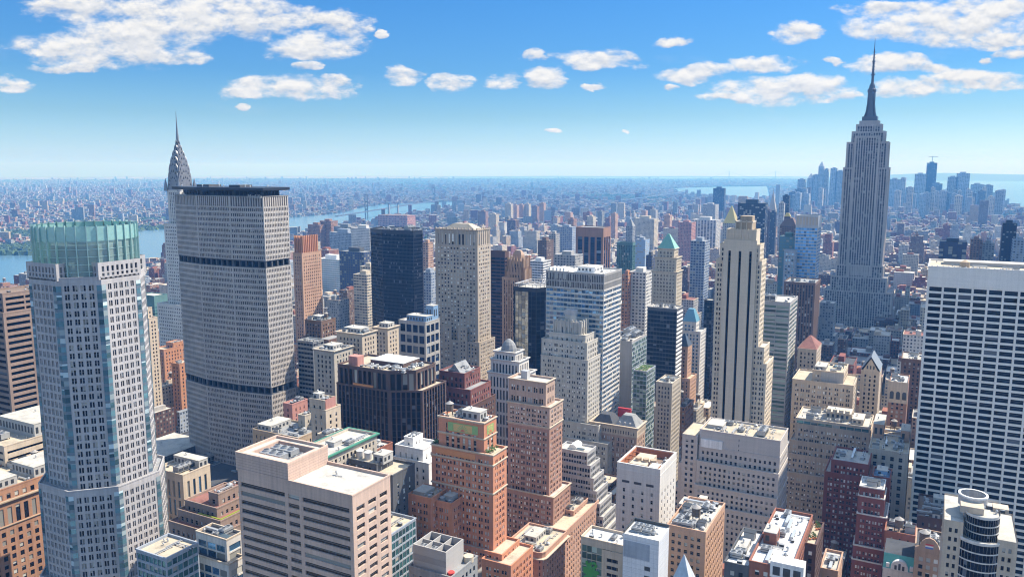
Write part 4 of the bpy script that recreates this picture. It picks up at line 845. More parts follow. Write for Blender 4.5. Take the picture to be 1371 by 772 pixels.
hero('slim_stone_tower', 'office tower', 'slim tan masonry tower with open belfry-like top, between the octagonal tower and orange brick block', [PN(197, 412, 193, 201, 474, 5, 5), PN(199, 426, 188, 208.5, 470)], SB('paletan', 'gd', bay=2.8, ww=.45), ref='slim tan tower', roof='light')
hero('orange_brick_block', 'apartment building', 'orange brick block with stepped top half in shadow beside the grey slab tower', [PN(232, 459, 222, 246, 540, 14), PN(219, 468, 205, 262, 528, 50)], SB('orange', 'gd', bay=3.4, ww=.38), ref='orange brick block', roof='tan', cl=dict(n=3))
hero('orange_brick_wing', 'apartment building', 'lower orange brick tower in front of the stepped orange block, touching the grey slab tower', [PN(240, 487, 229, 258, 495, 25)], SB('orange', 'gd', bay=3.4, ww=.38), roof='tan', cl=dict(n=2))
hero('teal_glass_tower', 'office tower', 'dark teal glass tower with plain pale band at the top, left of the steel-crowned skyscraper', [PN(206, 396, 186, 224, 660)], st('teal', 'gteal', bay=2.4, fl=3.8, ww=.94, wh=.6, rec=.15, cw=.4, tm=13), roof='light')
hero('corner_masonry_block', 'office building', 'tan block with blue-framed bays, a long rooftop shed and white cooling towers', [PN(244.5, 635.4, 206, 281, 292)], st('paletan', 'gblue', bay=3.9, fl=10.5, ww=.42, wh=.86, rec=.5, cw=1.6, tm=4), ref='tan block with cooling towers', win=False, roof='tan', cl=dict(n=3, kinds='cool', pent=[(.1, .98, .62, .95, 5)]))
def make_redroof():
    red = RM('red'); S = SB('umber', 'gd', bay=3.3, fl=4.0, ww=.45); S['wall'] = wallm('wall_mauve', (.27, .20, .165))
    p0, z0 = tierbox(292, 661, 279, 330, 259, 16); p1, z1 = tierbox(290, 680, 247, 345, 255, 25); p2, z2 = tierbox(295, 697, 237.7, 352, 252, 29); p3, z3 = tierbox(292, 716, 225.7, 356, 248, 34)
    B = Bld('red_roofed_block', 'tiered brown masonry block with dusty red terrace roofs and a planted yellow-green parapet', 'office building', [(p0, z0, S), (p1, z1, S), (p2, z2, S), (p3, z3, S)], ref='tiered block with dusty red roofs', roof=red, win=True)
    clutter(B, 6, 7, kinds='ac duct vent'); b = MB(); g = plain('parapet_hedge', (.22, .26, .02), .8); x0, x1 = p2[0][0], p2[1][0]; b.box(x0+(x1-x0)*.45, x1-.6, 252.7, 253.5, z2-.9, z2+.35, g); b.box(x1-1.4, x1-.6, 253.5, 276, z2-.9, z2+.35, g); B.part(b, 'hedge')
make_redroof()
hero('low_glass_block', 'office building', 'low blue-green glass block with a cream roof at the foot of the octagonal tower', [PN(222, 747, 200, 258, 203, 16, 18)], st('bluegrey', 'gteal', bay=2.6, fl=3.8, ww=.9, wh=.7, rec=.3, cw=.4, tm=1), roof='tan', cl=dict(n=2, kinds='vent'))
hero('white_walled_block', 'office building', 'white-walled block with blue glass and cream roof edge, left of the pink granite tower', [PN(303, 722, 262, 320, 228), PN(306, 755, 240, 322, 225)], st('whitestone', 'gblue', bay=5, fl=4, ww=.9, wh=.8, rec=.3, cw=1.0, tm=3), ref='white-walled block', roof='dark', par=W('paletan'), cl=dict(n=4))
# small blocks in front of the grey slab tower
hero('party_wall_building', 'apartment building', 'narrow cream apartment block with a blank pink side wall and green-edged roof', [PN(434.8, 536, 414, 447, 330), PN(436, 549, 416, 456, 329.5)], SB('paletan', 'gd', bay=4.2, ww=.3), ref='cream block with the pink side wall', roof='tan', cl=dict(n=3, kinds='ac hatch', pent=[(.1, .5, .2, .7, 3.4)]))
b_ = HEROES[-1][0]; _p = MB(); _q = b_.tiers[0][0]; _p.box(_q[1][0]+.02, _q[1][0]+.25, _q[1][1]+.3, _q[2][1]-.3, 20, b_.tiers[0][1]+.4, W('rose')); b_.part(_p, 'pink_party_wall')
hero('cluttered_roof_building', 'apartment building', 'low tan brick building with shed and machinery on its roof, before grey slab tower', [PN(399, 586, 338, 404, 335, 24)], SB('tan', 'gd', ww=.3), roof='grey', cl=dict(n=9, kinds='ac duct hatch sky', pent=[(.05, .35, .1, .8, 3.5)]))
hero('mauve_chimney_building', 'apartment building', 'tall mauve brick building end with a white-topped stair tower, left of the pink side wall', [PN(391, 541, 379, 403, 368, 14)], SB('rose', 'gd', ww=.25), roof='grey', cl=dict(n=3, kinds='ac hatch'))
hero('grey_stucco_building', 'apartment building', 'narrow grey-cream stucco building in shade between the mauve and cream blocks', [PN(408, 556, 399, 417, 350, 16)], SB('stone', 'gd', ww=.25), roof='tan', cl=dict(n=2, kinds='ac hatch'))
hero('stepped_tan_building', 'apartment building', 'stepped tan building with an open cream roof room, above the green cornice', [PN(440, 583, 425, 456, 305, 12), PN(437, 593, 419, 458, 303, 16)], SB('paletan', 'gd', ww=.28), roof='tan', cl=dict(n=3, kinds='ac vent'))
hero('green_cornice_building', 'office building', 'long masonry building edged by a bright green copper cornice', [PN(433, 613, 405, 476, 275, 40, 18)], SB('stone', 'gd', bay=2.9, ww=.5), ref='green cornice', roof='light', cl=dict(n=3, kinds='ac vent', pent=[(.3, .6, .4, .55, 2.2)]))
b_ = HEROES[-1][0]; cornice(b_, b_.tiers[0][0], b_.tiers[0][1]+.2, plain('copper_green', (.06, .22, .15), .6), 1.2, 1.6)
hero('red_brick_house', 'apartment building', 'red brick building with twin roof bulkheads above the charcoal block', [PN(479, 586, 460, 486, 318, 12)], SB('brick', 'gd', ww=.3), roof='brown', cl=dict(n=4, kinds='hatch ac sky'))
hero('red_brick_house', 'apartment building', 'low red brick building with a flat white roof, left of the white glazed block', [PN(504, 602, 479, 514.5, 322, 14)], SB('brick', 'gd', ww=.3), roof='light', cl=dict(n=3, kinds='vent sky'))
# middle column
def make_brown_tower():
    S = SB('peach', bay=3.5, ww=.66, wh=.6, pair=True, mul=.45, fl=3.2, cw=1.2); S['wall'] = wallm('wall_brown_tower', (.36, .215, .165)); S1 = dict(S); S1['wall'] = wallm('wall_rosy_stone', (.45, .325, .26)); S1['tm'] = 2
    p, z = tierbox(736, 545, 679.4, 752, 400, 18); q, z2 = tierbox(741, 665, 675.7, 757, 398, 24)
    pm, zm = tierbox(731, 512, 681, 738, 402, 12)
    B = Bld('brown_brick_tower', 'tall brown brick tower with a pale limestone top and boxy penthouse, centre foreground', 'brick tower', [(pm, zm, dict(S1, fl=6, wh=.5)), (p, z, S1), (inset(p, .12), z-12, S), (q, z2, S)], ref='brown brick tower', win=True, roof='light')
    for pp, zz in ((p, z), (inset(p, .12), z-12), (q, z2), (pm, zm)): cornice(B, pp, zz+.1, W('paletan'), .6, 1.0)
    x0, x1, y0, y1, zt = B.top(); b = MB(); b.box(x0+6, x0+10, y0+4, y0+8, zt, zt+5, W('silver')); B.part(b, 'chimney')
make_brown_tower()
def make_lowornate():
    S = SB('peach', bay=3.2, ww=.42, fl=3.5, cw=1.4, tm=3.2); S['wall'] = wallm('wall_lowornate', (.46, .285, .215))
    p, z = tierbox(727, 741, 674, 752, 350, 30); x0, x1, y0, y1 = p[0][0], p[1][0], 350, p[2][1]; q = [(x0, y0), (x1-3, y0), (x1-1, y0+.9), (x1, y0+3), (x1, y1), (x0, y1)]
    B = Bld('rounded_corner_block', 'pinkish stone block with a rounded corner, heavy pale cornice and cream roof, bottom centre', 'office building', [(q, z, S)], ref='rounded-corner stone block', win=True, roof='tan'); cornice(B, q, z-3.0, W('paletan'), 1.5, 1.2); clutter(B, 31, 7, kinds='ac duct vent', pent=[(.3, .6, .35, .75, 3.2)])
    hero('stepped_peach_block', 'office building', 'stepped peach brick block with cream roofs, stretching behind the rounded-corner stone block', [PN(768, 684, 744, 778, 415, 22), PN(757, 706, 722, 786, 392, 50)], S, roof='tan', ref='stepped peach block', cl=dict(n=4), win=True)
make_lowornate()
def make_silver():
    S = st('silver', 'gd', bay=1.75, fl=3.6, ww=.78, wh=.62, rec=.3, sr=.06, span='silver', cw=.4, tm=1.6)
    p, z = tierbox(786.5, 606, 750.5, 798, 440); t = []
    for k in range(7): t.append(([(p[0][0]-2, 440-k*.05), (p[1][0]+k*2.1+.1*k, 440-k*.05), (p[1][0]+k*2.1+.1*k, p[2][1]+k*1.5), (p[0][0]-2, p[2][1]+k*1.5)], z-k*10.8*.72, S))
    B = Bld('stepped_silver_block', 'silvery gridded office block stepping down in terraces, right of the brown brick tower', 'office building', t, ref='stepped silver block', roof='light'); x0, x1, y0, y1, zt = B.top()
    b = MB(); 
    for i in range(6): a0, a1 = math.pi*i/6, math.pi*(i+1)/6; b.poly([(x0+8+3*math.cos(a0), y0+5, zt+3*math.sin(a0)), (x0+8+3*math.cos(a1), y0+5, zt+3*math.sin(a1)), (x0+8+3*math.cos(a1), y0+14, zt+3*math.sin(a1)), (x0+8+3*math.cos(a0), y0+14, zt+3*math.sin(a0))][::-1], mt_white)
    b.poly([(x0+8+3*math.cos(math.pi*i/6), y0+5, zt+3*math.sin(math.pi*i/6)) for i in range(7)], mt_white); B.part(b, 'vaulted_penthouse'); put(ME['sky'], 'skylight', B.root, x0+13, y0+6, zt)
make_silver()
def make_deco():
    S = SB('stone', bay=4.2, ww=.60, pair=True, mul=.5, fl=3.55, cw=1.2, tm=2, wh=.58); S['wall'] = wallm('wall_deco', (.46, .44, .40)); C0 = dict(S); C0.update(bay=4, fl=12, wh=.62, ww=.34, pair=False, tm=3, rec=.9)
    B = hero('deco_stepped_tower', 'office tower', 'pale grey setback tower with fluted crown and shoulder wings, left of blue glass slab', [PN(777.6, 432, 741, 783, 540, 14), PN(784, 449, 735, 791.5, 538, 20), PN(786, 459, 725, 792, 536, 24), PN(787, 482, 724, 796, 534, 28), PN(801.6, 570, 722, 812, 530, 34), PN(813.5, 594.5, 745, 823, 526, 44)], S, Sn={0: C0, 1: C0}, ref='fluted pale grey setback tower', win=True, roof='light')
    p, z, _ = B.tiers[0]; x0, x1 = p[0][0], p[1][0]; b = MB()
    for i in range(8): x = x0+i*(x1-x0-.9)/7; b.box(x, x+.9, p[0][1]-.7, p[0][1]+.2, z-15, z+1.5, S['wall'])
    for i in range(4): y = p[0][1]+i*(p[2][1]-p[0][1]-.9)/3; b.box(x1-.2, x1+.7, y, y+.9, z-15, z+1.5, S['wall'])
    B.part(b, 'crown_flute', weld=False); b = MB(); b.cyl((x0+x1)/2, p[0][1]+7, z-1, z+4.5, 4.5, 4.5, S['wall'], 10); b.box((x0+x1)/2-4, (x0+x1)/2+4, p[0][1]+4, p[0][1]+10, z+4.5, z+8, W('silver')); B.part(b, 'tank_house')
make_deco()
def make_mansard():
    S = SB('peach', 'gbl', bay=3.9, ww=.5, wh=.66, fl=3.9, cw=1.4, pair=True); S['wall'] = wallm('wall_mansard', (.40, .285, .22)); p, z = tierbox(853, 573, 790, 864.5, 535)
    B = Bld('mansard_roofed_block', 'tan and peach block under a grey mansard roof with dormers and a blackened roof half', 'office building', [(p, z, SB('paletan', 'gd', bay=2, ww=.4)), (inset(p, .2), z-6, S)], ref='mansard-roofed block', win=True, roof='dark'); cornice(B, p, z+.1, W('paletan'), 1, 1.2)
    x0, x1, y0, y1 = p[0][0], p[1][0], p[0][1], p[2][1]; b = MB(); xm = x0+(x1-x0)*.5; o = rect(xm, x1-1, y0+1, y1-1)
    b.loft([[(*q, z-.9) for q in o], [(*q, z+6.5) for q in inset(o, 5)]], RM('grey')); mr = B.part(b, 'mansard_roof')
    for i in range(3): d = MB(); x = xm+4+i*4; d.box(x-.6, x+.6, y0+2.2, y0+4.5, z+.2, z+2.2, W('silver')); B.part(d, 'dormer', mr)
    b = MB(); o = rect(x0+1, xm-.4, y0+1, y1-1); b.loft([[(*q, z-.9) for q in o], [(*q, z+5) for q in inset(o, 4.5)]], RM('dark')); B.part(b, 'dark_slope')
    b = MB(); b.box(xm-4, xm+6, y1+1, y1+3, z-4, z+7, plain('red_hoarding', (.45, .03, .04), .6)); B.part(b, 'red_hoarding')
make_mansard()
hero('blank_walled_tower', 'office tower', 'pale grey tower with blank front and green glass side, right of blue glass slab', [PN(846, 457, 810, 866, 620)], st('concrete', 'ggreen', bay=40, fl=3.6, ww=.01, wh=.4, rec=.3, cw=1.2, tm=1.5), ref='blank grey-walled tower', roof='light', cl=dict(n=6, kinds='ac duct vent cool'))
b_ = HEROES[-1][0]; _q = b_.tiers[0][0]; w_, g_ = MB(), MB(); facade(w_, g_, (_q[1][0]+.3, _q[1][1]+.4), (_q[2][0]+.3, _q[2][1]-.2), 0, b_.tiers[0][1]-1.5, st('bluegrey', 'ggreen', bay=2.4, fl=3.6, ww=.9, wh=.82, rec=.15, cw=.3, tm=.4)); b_.part(w_, 'glass_side_frame'); g_ = b_.part(g_, 'glass_side', weld=False); g_['kind'] = 'stuff'
w_ = MB(); w_.box(_q[0][0]+1.5, _q[0][0]+9, _q[0][1]-.06, _q[0][1]+.1, b_.tiers[0][1]-22, b_.tiers[0][1]-4, W('grey')); b_.part(w_, 'louvre_panel')
hero('green_glass_annex', 'office building', 'small green glass block with a planted roof, in front of the blank grey-walled tower', [PN(866, 497, 848, 879, 598, 22)], st('bluegrey', 'ggreen', bay=2.4, fl=3.6, ww=.92, wh=.8, rec=.15, cw=.3, tm=.6), roof='tan')
b_ = HEROES[-1][0]; _g = MB(); x0, x1, y0, y1, z = b_.top(); rnd = random.Random(3); gm_ = plain('roof_plant_leaves', (.06, .13, .03), .8)
for i in range(120): a, c = x0+1+rnd.random()*(x1-x0-2), y0+1+rnd.random()*(y1-y0-2); h = rnd.random()*1.4; _g.poly([(a-.7, c-.6, z+h), (a+.7, c-.5, z+h+.4), (a+.6, c+.7, z+h+.2), (a-.6, c+.6, z+h+.5)], gm_)
b_.part(_g, 'roof_garden', weld=False)
hero('slim_masonry_tower', 'office tower', 'narrow pale masonry tower with small square windows and arched top floor, beside the green glass', [PN(900, 513, 878.3, 912, 585)], SB('stone', 'gd', bay=2.7, ww=.5, wh=.6, fl=3.4, tm=2.8), ref='narrow pale masonry tower', win=True, roof='light', cl=dict(n=3))
hero('dark_banded_tower', 'office tower', 'dark glass office tower whose sunny side shows white floor stripes, below the green pyramid roof', [PN(906.3, 413.3, 867, 914, 694)], st('darkgrey', 'gblack', bay=3, fl=3.8, ww=.96, wh=.80, rec=.1, cw=.3, tm=3), ref='dark tower with white side stripes', roof='light', par=W('concrete'), cl=dict(n=5, kinds='ac duct hatch'))
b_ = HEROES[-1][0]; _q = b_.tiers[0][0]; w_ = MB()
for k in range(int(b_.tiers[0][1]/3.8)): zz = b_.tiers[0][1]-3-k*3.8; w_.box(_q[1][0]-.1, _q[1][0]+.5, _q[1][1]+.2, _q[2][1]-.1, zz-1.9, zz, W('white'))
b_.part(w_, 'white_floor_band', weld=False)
B = hero('green_pyramid_tower', 'office tower', 'tan stone tower capped by a bright green copper pyramid', [PN(903, 333, 881, 909, 779, 14), PN(906, 345, 877, 912, 777, 17), PN(906, 364, 873, 913, 775, 20)], SB('cream', 'gd', bay=3.4, ww=.5, fl=3.6, pair=True), ref='green pyramid roof', roof='light')
pyramid(B, inset(B.tiers[0][0], -.2), B.tiers[0][1], 14, plain('copper_roof', (.20, .42, .34), .6), 'copper_pyramid', frac=.12)
for t_ in B.tiers: cornice(B, t_[0], t_[1]+.1, W('cream'), 1.0, 1.3)
B = hero('blue_pyramid_tower', 'office tower', 'slim cream tower topped with a truncated sky-blue metal pyramid', [PN(932, 431, 914, 939, 777, 14), PN(938, 444, 912, 946, 775)], SB('whitestone', 'gblue', bay=3.4, ww=.5, fl=3.6), ref='truncated sky-blue pyramid', roof='light')
pyramid(B, B.tiers[0][0], B.tiers[0][1], 12, plain('blue_metal_roof', (.16, .34, .44), .45, .2), 'metal_pyramid', frac=.4)
B = hero('slate_pyramid_tower', 'office tower', 'narrow pinkish tower with dark slate pyramid, in front of the cream tower with sky-blue roof', [PN(921, 464, 906, 928, 720, 14), PN(924, 507, 905, 933, 716, 22)], SB('peach', 'gd', bay=3.4, ww=.35), ref='slate pyramid roof', roof='tan')
pyramid(B, B.tiers[0][0], B.tiers[0][1], 11, plain('slate_roof', (.06, .08, .11), .5), 'slate_pyramid', frac=.1)
hero('black_slab', 'office tower', 'plain near-black slab standing just left of the cream striped tower', [PN(954, 402, 943, 956, 800, 14)], st('darkmetal', 'gblack', bay=2.2, fl=3.8, ww=.9, wh=.8, rec=.1, cw=.3, tm=2), roof='light')
def make_blueslab():
    S = st('whitestone', 'gblue', bay=2.9, fl=3.65, ww=.97, wh=.62, rec=.3, cw=.3, tm=.6, mul=.2); top = st('concrete', 'gbrown', bay=1.4, fl=6, ww=.6, wh=.85, rec=.3, cw=.4, tm=1)
    p, z = tierbox(809, 367, 731, 832.5, 560); B = Bld('blue_glass_slab', 'broad blue reflective glass slab with grey louvred top, white floor bands and white roof', 'skyscraper', [(p, z, top), (inset(p, .05), z-12, S)], ref='blue glass slab', roof='white'); clutter(B, 15, 3, kinds='duct', pent=[(.45, .75, .3, .75, 4)], pm=W('white'))
    b = MB()
    for i in range(5): b.box(p[0][0]+2+i*3, p[0][0]+3.2+i*3, 561, 572, z, z+2.5, mt_white)
    B.part(b, 'window_cleaning_rail')
make_blueslab()
def make_slimglass():
    Y = 610; z = atY(735, 387, Y)[2]; x = lambda u, y: solx(u, y, z)
    poly = [(x(688, Y), Y), (x(718, Y), Y), (x(735, Y+10), Y+10), (x(746, Y+28), Y+28), (x(688, Y), Y+34)]
    S = st('darkmetal', 'gblack', bay=4.2, fl=3.7, ww=.97, wh=.95, rec=.1, cw=.3, tm=3.5); B = Bld('mirror_glass_tower', 'slender mirror and black glass tower with angled front and open steel roof frame', 'skyscraper', [(poly, z, S)], ref='mirror and black glass tower', roof='light')
    w, g = MB(), MB(); a, b_ = (x(690, Y), Y-.3), (x(708, Y), Y-.3); facade(w, g, a, b_, 0, z-3.5, st('darkmetal', 'gmir', bay=3.2, fl=3.7, ww=.99, wh=.97, rec=.05, cw=.15, tm=.2)); B.part(w, 'mirror_frame'); g = B.part(g, 'mirror_panel', weld=False); g['kind'] = 'stuff'
    w, g = MB(), MB(); a, b_ = (x(735, Y+10)+.3, Y+10.4), (x(746, Y+28)+.3, Y+27.6); facade(w, g, a, b_, 0, z-3.5, st('silver', 'gblack', bay=2.6, fl=3.7, ww=.75, wh=.95, rec=.3, cw=.3, tm=.2)); B.part(w, 'finned_side'); g = B.part(g, 'finned_glass', weld=False); g['kind'] = 'stuff'
    b = MB(); m = W('silver'); o = inset(poly, .6)
    for i in range(5):
        p, q = o[i], o[(i+1) % 5]; L = math.hypot(q[0]-p[0], q[1]-p[1]); n = max(1, int(L/3))
        for k in range(n): t = k/n; a0, b0 = p[0]+(q[0]-p[0])*t, p[1]+(q[1]-p[1])*t; b.box(a0-.15, a0+.15, b0-.15, b0+.15, z-.5, z+2.5, m)
    b.loft([[(*q, z+2.5) for q in inset(poly, .3)], [(*q, z+3.0) for q in inset(poly, .3)], [(*q, z+3.0) for q in inset(poly, 1.2)], [(*q, z+2.5) for q in inset(poly, 1.2)]], m, False)
    for k in range(7): xx = o[0][0]+2+k*4; b.box(xx, xx+.4, Y+3, Y+22, z+2.6, z+2.9, m)
    B.part(b, 'roof_frame')
    for dx in (0, 3, 6): b = MB(); b.loft([[(x(744, Y+30)-10+dx, Y+24, z), (x(744, Y+30)-9.4+dx, Y+24, z), (x(744, Y+30)-9.4+dx, Y+24.6, z), (x(744, Y+30)-10+dx, Y+24.6, z)], [(x(744, Y+30)-12+dx, Y+24, z+8), (x(744, Y+30)-11.4+dx, Y+24, z+8), (x(744, Y+30)-11.4+dx, Y+24.6, z+8), (x(744, Y+30)-12+dx, Y+24.6, z+8)]], m); B.part(b, 'rooftop_strut')
make_slimglass()
B = hero('cupola_topped_block', 'office building', 'white columned stone block crowned by a small ribbed dome, before the mirror glass tower', [PN(690, 472, 662, 697, 486, 12), PN(695, 484, 657, 703, 484, 15), PN(700, 503, 653.5, 712, 482, 20)], st('whitestone', 'gd', bay=2.5, fl=9, ww=.55, wh=.8, rec=.8, cw=1.2, tm=2.4), ref='white block with the ribbed dome', roof='grey')
p_, z_, _ = B.tiers[0]; cx_, cy_ = (p_[0][0]+p_[1][0])/2, (p_[0][1]+p_[2][1])/2; b_ = MB(); b_.loft([[(cx_+r*math.cos(i*math.pi/6), cy_+r*math.sin(i*math.pi/6), z_-1+h) for i in range(12)] for r, h in ((5.6, 0), (5.4, 2.5), (4.6, 5), (3.2, 7.2), (1.5, 8.6), (.3, 9.2))], W('grey')); B.part(b_, 'ribbed_dome')
for t_ in B.tiers: cornice(B, t_[0], t_[1]+.1, W('whitestone'), .9, 1.0)
B = hero('dark_brick_hotel', 'hotel', 'dark red and brown masonry hotel with glass gabled roof, behind the ornate brick crown', [PN(622, 500, 588, 640, 428, 20), PN(630, 522, 575, 652, 424, 26), PN(628, 545, 572, 662, 418, 34)], SB('darkbrown', 'gd', bay=3, ww=.45), Sn={0: dict(SB('darkbrown', 'gd', bay=3, ww=.45), wall=wallm('wall_maroon', (.19, .08, .07))), 1: dict(SB('darkbrown', 'gd', bay=3, ww=.45), wall=wallm('wall_maroon', (.19, .08, .07)))}, ref='maroon hotel with the glass gable', roof='grey', cl=dict(n=3))
p_, z_, _ = B.tiers[0]; b_ = MB(); x0, x1, y0, y1 = p_[0][0], p_[1][0], p_[0][1], p_[2][1]; xm = x1-9
b_.poly([(xm-5, y0+2, z_-1), (xm-5, y0+16, z_-1), (xm, y0+16, z_+5), (xm, y0+2, z_+5)][::-1], RM('grey')); b_.poly([(xm+5, y0+2, z_-1), (xm+5, y0+16, z_-1), (xm, y0+16, z_+5), (xm, y0+2, z_+5)], RM('grey')); b_.poly([(xm-5, y0+2, z_-1), (xm+5, y0+2, z_-1), (xm, y0+2, z_+5)], W('grey')); B.part(b_, 'glass_gable')
def make_gothic():
    S = SB('tan', 'gd', bay=2.7, ww=.42, wh=.9, sr=.2, fl=3.5); S['wall'] = wallm('wall_gothic', (.40, .28, .20))
    B = hero('spiky_brown_tower', 'skyscraper', 'brown brick tower with a spiky buttressed crown, right of the massive grey-tan tower', [PN(700, 350, 680, 702, 690, 14), PN(701, 365, 677, 706, 688, 16), PN(694, 372, 672, 707, 686, 20)], S, ref='spiky brown crown', roof='grey'); 
    for t_, n in ((B.tiers[0], 6), (B.tiers[1], 7)):
        p, z = t_[0], t_[1]; b = MB()
        for k in range(4):
            for i in range(n): t = i/(n-1); x, y = p[k][0]+(p[(k+1) % 4][0]-p[k][0])*t, p[k][1]+(p[(k+1) % 4][1]-p[k][1])*t; b.loft([[(x-w, y-w, zz), (x+w, y-w, zz), (x+w, y+w, zz), (x-w, y+w, zz)] for w, zz in ((.7, z-12), (.6, z+1), (.08, z+5.5))], S['wall'])
        B.part(b, 'pinnacle', weld=False)
    p, z = B.tiers[0][0], B.tiers[0][1]; b = MB(); b.loft([[(*q, z-1) for q in inset(p, 3)], [(*q, z+6) for q in inset(p, 3.5)], [(*q, z+10) for q in inset(p, 5.5)]], S['wall']); B.part(b, 'lantern')
make_gothic()
hero('black_brown_tower', 'office tower', 'black-brown banded glass tower squeezed between the massive grey-tan tower and the spiky brown crown', [PN(676, 337, 652, 681, 760)], st('darkbrown', 'gblack', bay=5, fl=3.8, ww=.94, wh=.6, rec=.15, cw=.4, tm=6), roof='grey')
hero('brown_slotted_tower', 'skyscraper', 'chocolate brown tower with deep vertical window slots and plain top band, beyond blue glass slab', [PN(808, 305, 771, 812, 1100, 30)], st('brown', 'gnavy', bay=9, fl=3.9, ww=.72, wh=.97, rec=.8, sr=.5, span='darkmetal', cw=2, tm=14, mul=.8), ref='chocolate brown slotted tower', roof='grey')
hero('dark_teal_tower', 'office tower', 'small dark blue-green glass tower right of the chocolate brown slotted tower', [PN(847, 325, 826, 851, 1150)], st('teal', 'gteal', bay=2.6, fl=3.8, ww=.75, wh=.9, rec=.3, cw=.6, tm=4), ref='dark blue-green tower', roof='grey')
# right of the cream striped tower
hero('curved_green_slab', 'office building', 'pale green office slab with ribbon windows and white roof, right behind the cream striped tower', [PN(1058, 405, 1020, 1077, 700, 40, 33)], st('concrete', 'ggreen', bay=12, fl=3.75, ww=.97, wh=.55, rec=.3, cw=.7, tm=2.4), ref='pale green ribbon-window slab', roof='light', cl=dict(n=4, kinds='cool vent'))
B = hero('sky_blue_glass_tower', 'skyscraper', 'bright sky-blue glass tower with a pale slotted parapet top, left of the tallest tower', [PN(1096, 289, 1066, 1103, 1010, 30)], st('silver', 'gsky', bay=3.0, fl=3.8, ww=.95, wh=.68, rec=.15, cw=.5, tm=14), ref='sky-blue glass tower', roof='light')
p_, z_, _ = B.tiers[0]; b_ = MB(); 
for i in range(7): x = p_[0][0]+1+i*(p_[1][0]-p_[0][0]-4)/6; b_.box(x, x+2.2, p_[0][1]-.25, p_[0][1]+.1, z_-11, z_-1.5, W('paletan'))
B.part(b_, 'crown_slot', weld=False)
hero('pale_grey_side_tower', 'apartment tower', 'blank pale grey tower with a blue glass neighbour wall, left of the sky-blue glass tower', [PN(1065, 335, 1050, 1067, 990, 14)], st('bluegrey', 'gblue', bay=3, fl=3.6, ww=.6, wh=.5, rec=.15, tm=3), roof='grey')
hero('columned_stone_block', 'office building', 'dark stone block with tall pilasters and lit ridge top, below the sky-blue glass tower', [PN(1092, 379, 1050, 1096, 905, 40)], SB('umber', 'gd', bay=3, ww=.5, wh=.9, sr=.25), ref='pilastered dark stone block', roof='grey', cl=dict(n=4, kinds='ac hatch'))
B = hero('red_pyramid_tower', 'office building', 'tan masonry tower with a dull red hipped roof', [PN(1093.5, 468, 1068, 1100, 715)], SB('paletan', 'gd', bay=3.1, ww=.42), ref='dull red hipped roof', roof='red')
pyramid(B, B.tiers[0][0], B.tiers[0][1]-.2, 9, RM('red'), 'hipped_roof', frac=.1)
hero('broad_beige_block', 'office building', 'broad beige setback block with a blank central wall panel, behind the teal-banded beige block', [PN(1130, 499, 1088, 1141, 610, 30), PN(1143, 516, 1061, 1152, 606, 34)], SB('paletan', bay=3.8, ww=.6, pair=True, mul=.5), ref='broad beige block with the blank wall', win=True, roof='tan', cl=dict(n=4, pent=[(.05, .4, .1, .6, 3)]))
b_ = HEROES[-1][0]; _q = b_.tiers[0][0]; w_ = MB(); w_.box(_q[0][0]+6, _q[1][0]-.1, _q[0][1]-.06, _q[0][1]+.3, b_.tiers[1][1]-1, b_.tiers[0][1]-1, W('concrete')); b_.part(w_, 'blank_wall')
def make_gable():
    S = SB('paletan', 'gd', bay=3, ww=.4); p, z = tierbox(1178, 497, 1153, 1181, 640, 26); B = Bld('gabled_tower', 'tan masonry tower under a steep blue-grey slate gable roof', 'office building', [(p, z, S)], ref='blue-grey slate gable', roof='grey'); x0, x1, y0, y1 = p[0][0], p[1][0], p[0][1], p[2][1]; xm = (x0+x1)/2; m = plain('blue_slate', (.17, .20, .24), .6); b = MB(); h = 10.5
    b.poly([(x0-.3, y0-.3, z), (xm, y0-.3, z+h), (xm, y1, z+h), (x0-.3, y1, z)][::-1], m); b.poly([(x1+.3, y0-.3, z), (xm, y0-.3, z+h), (xm, y1, z+h), (x1+.3, y1, z)], m); b.poly([(x0-.3, y1, z), (xm, y1, z+h), (x1+.3, y1, z)][::-1], m); B.part(b, 'slate_gable_roof')
    b = MB(); b.poly([(x0+1.5, y0-.32, z-2), (x1-1.5, y0-.32, z-2), (x1-1.5, y0-.32, z+.5), (xm, y0-.32, z+h-1.5), (x0+1.5, y0-.32, z+.5)], S['wall']); B.part(b, 'gable_wall'); b = MB()
    for dx in (-2.2, 0, 2.2): b.box(xm+dx-.5, xm+dx+.5, y0-.4, y0-.3, z+1, z+3.6, mt_dk)
    B.part(b, 'gable_window', weld=False)
make_gable()
B = hero('arched_window_tower', 'office building', 'narrow tan and maroon tower with three tall arches near its cluttered white top', [PN(1216, 513, 1191, 1219, 700, 30)], SB('brown', 'gd', bay=3.8, ww=.45), ref='narrow tower with three arches', roof='white', cl=dict(n=5, kinds='ac hatch duct'))
p_, z_, _ = B.tiers[0]; x0, x1 = p_[0][0], p_[1][0]; b_ = MB(); b_.box(x0-.15, x1+.15, p_[0][1]-.3, p_[0][1]-.05, z_-17, z_+.5, W('paletan')); B.part(b_, 'stone_top'); b_ = MB()
for i in range(3):
    xc = x0+(x1-x0)*(i+.5)/3; r = (x1-x0)*.11; b_.poly([(xc-r, p_[0][1]-.34, z_-14), (xc+r, p_[0][1]-.34, z_-14)]+[(xc+r*math.cos(math.pi*k/6), p_[0][1]-.34, z_-9+r*math.sin(math.pi*k/6)) for k in range(7)], mt_dk)
B.part(b_, 'arched_window', weld=False)
hero('brownish_grey_block', 'office building', 'brown-grey masonry block with pale roof sheds, hard left of the white gridded slab', [PN(1236, 482, 1207, 1243, 760, 30)], SB('umber', 'gd', ww=.4), roof='light', cl=dict(n=5))
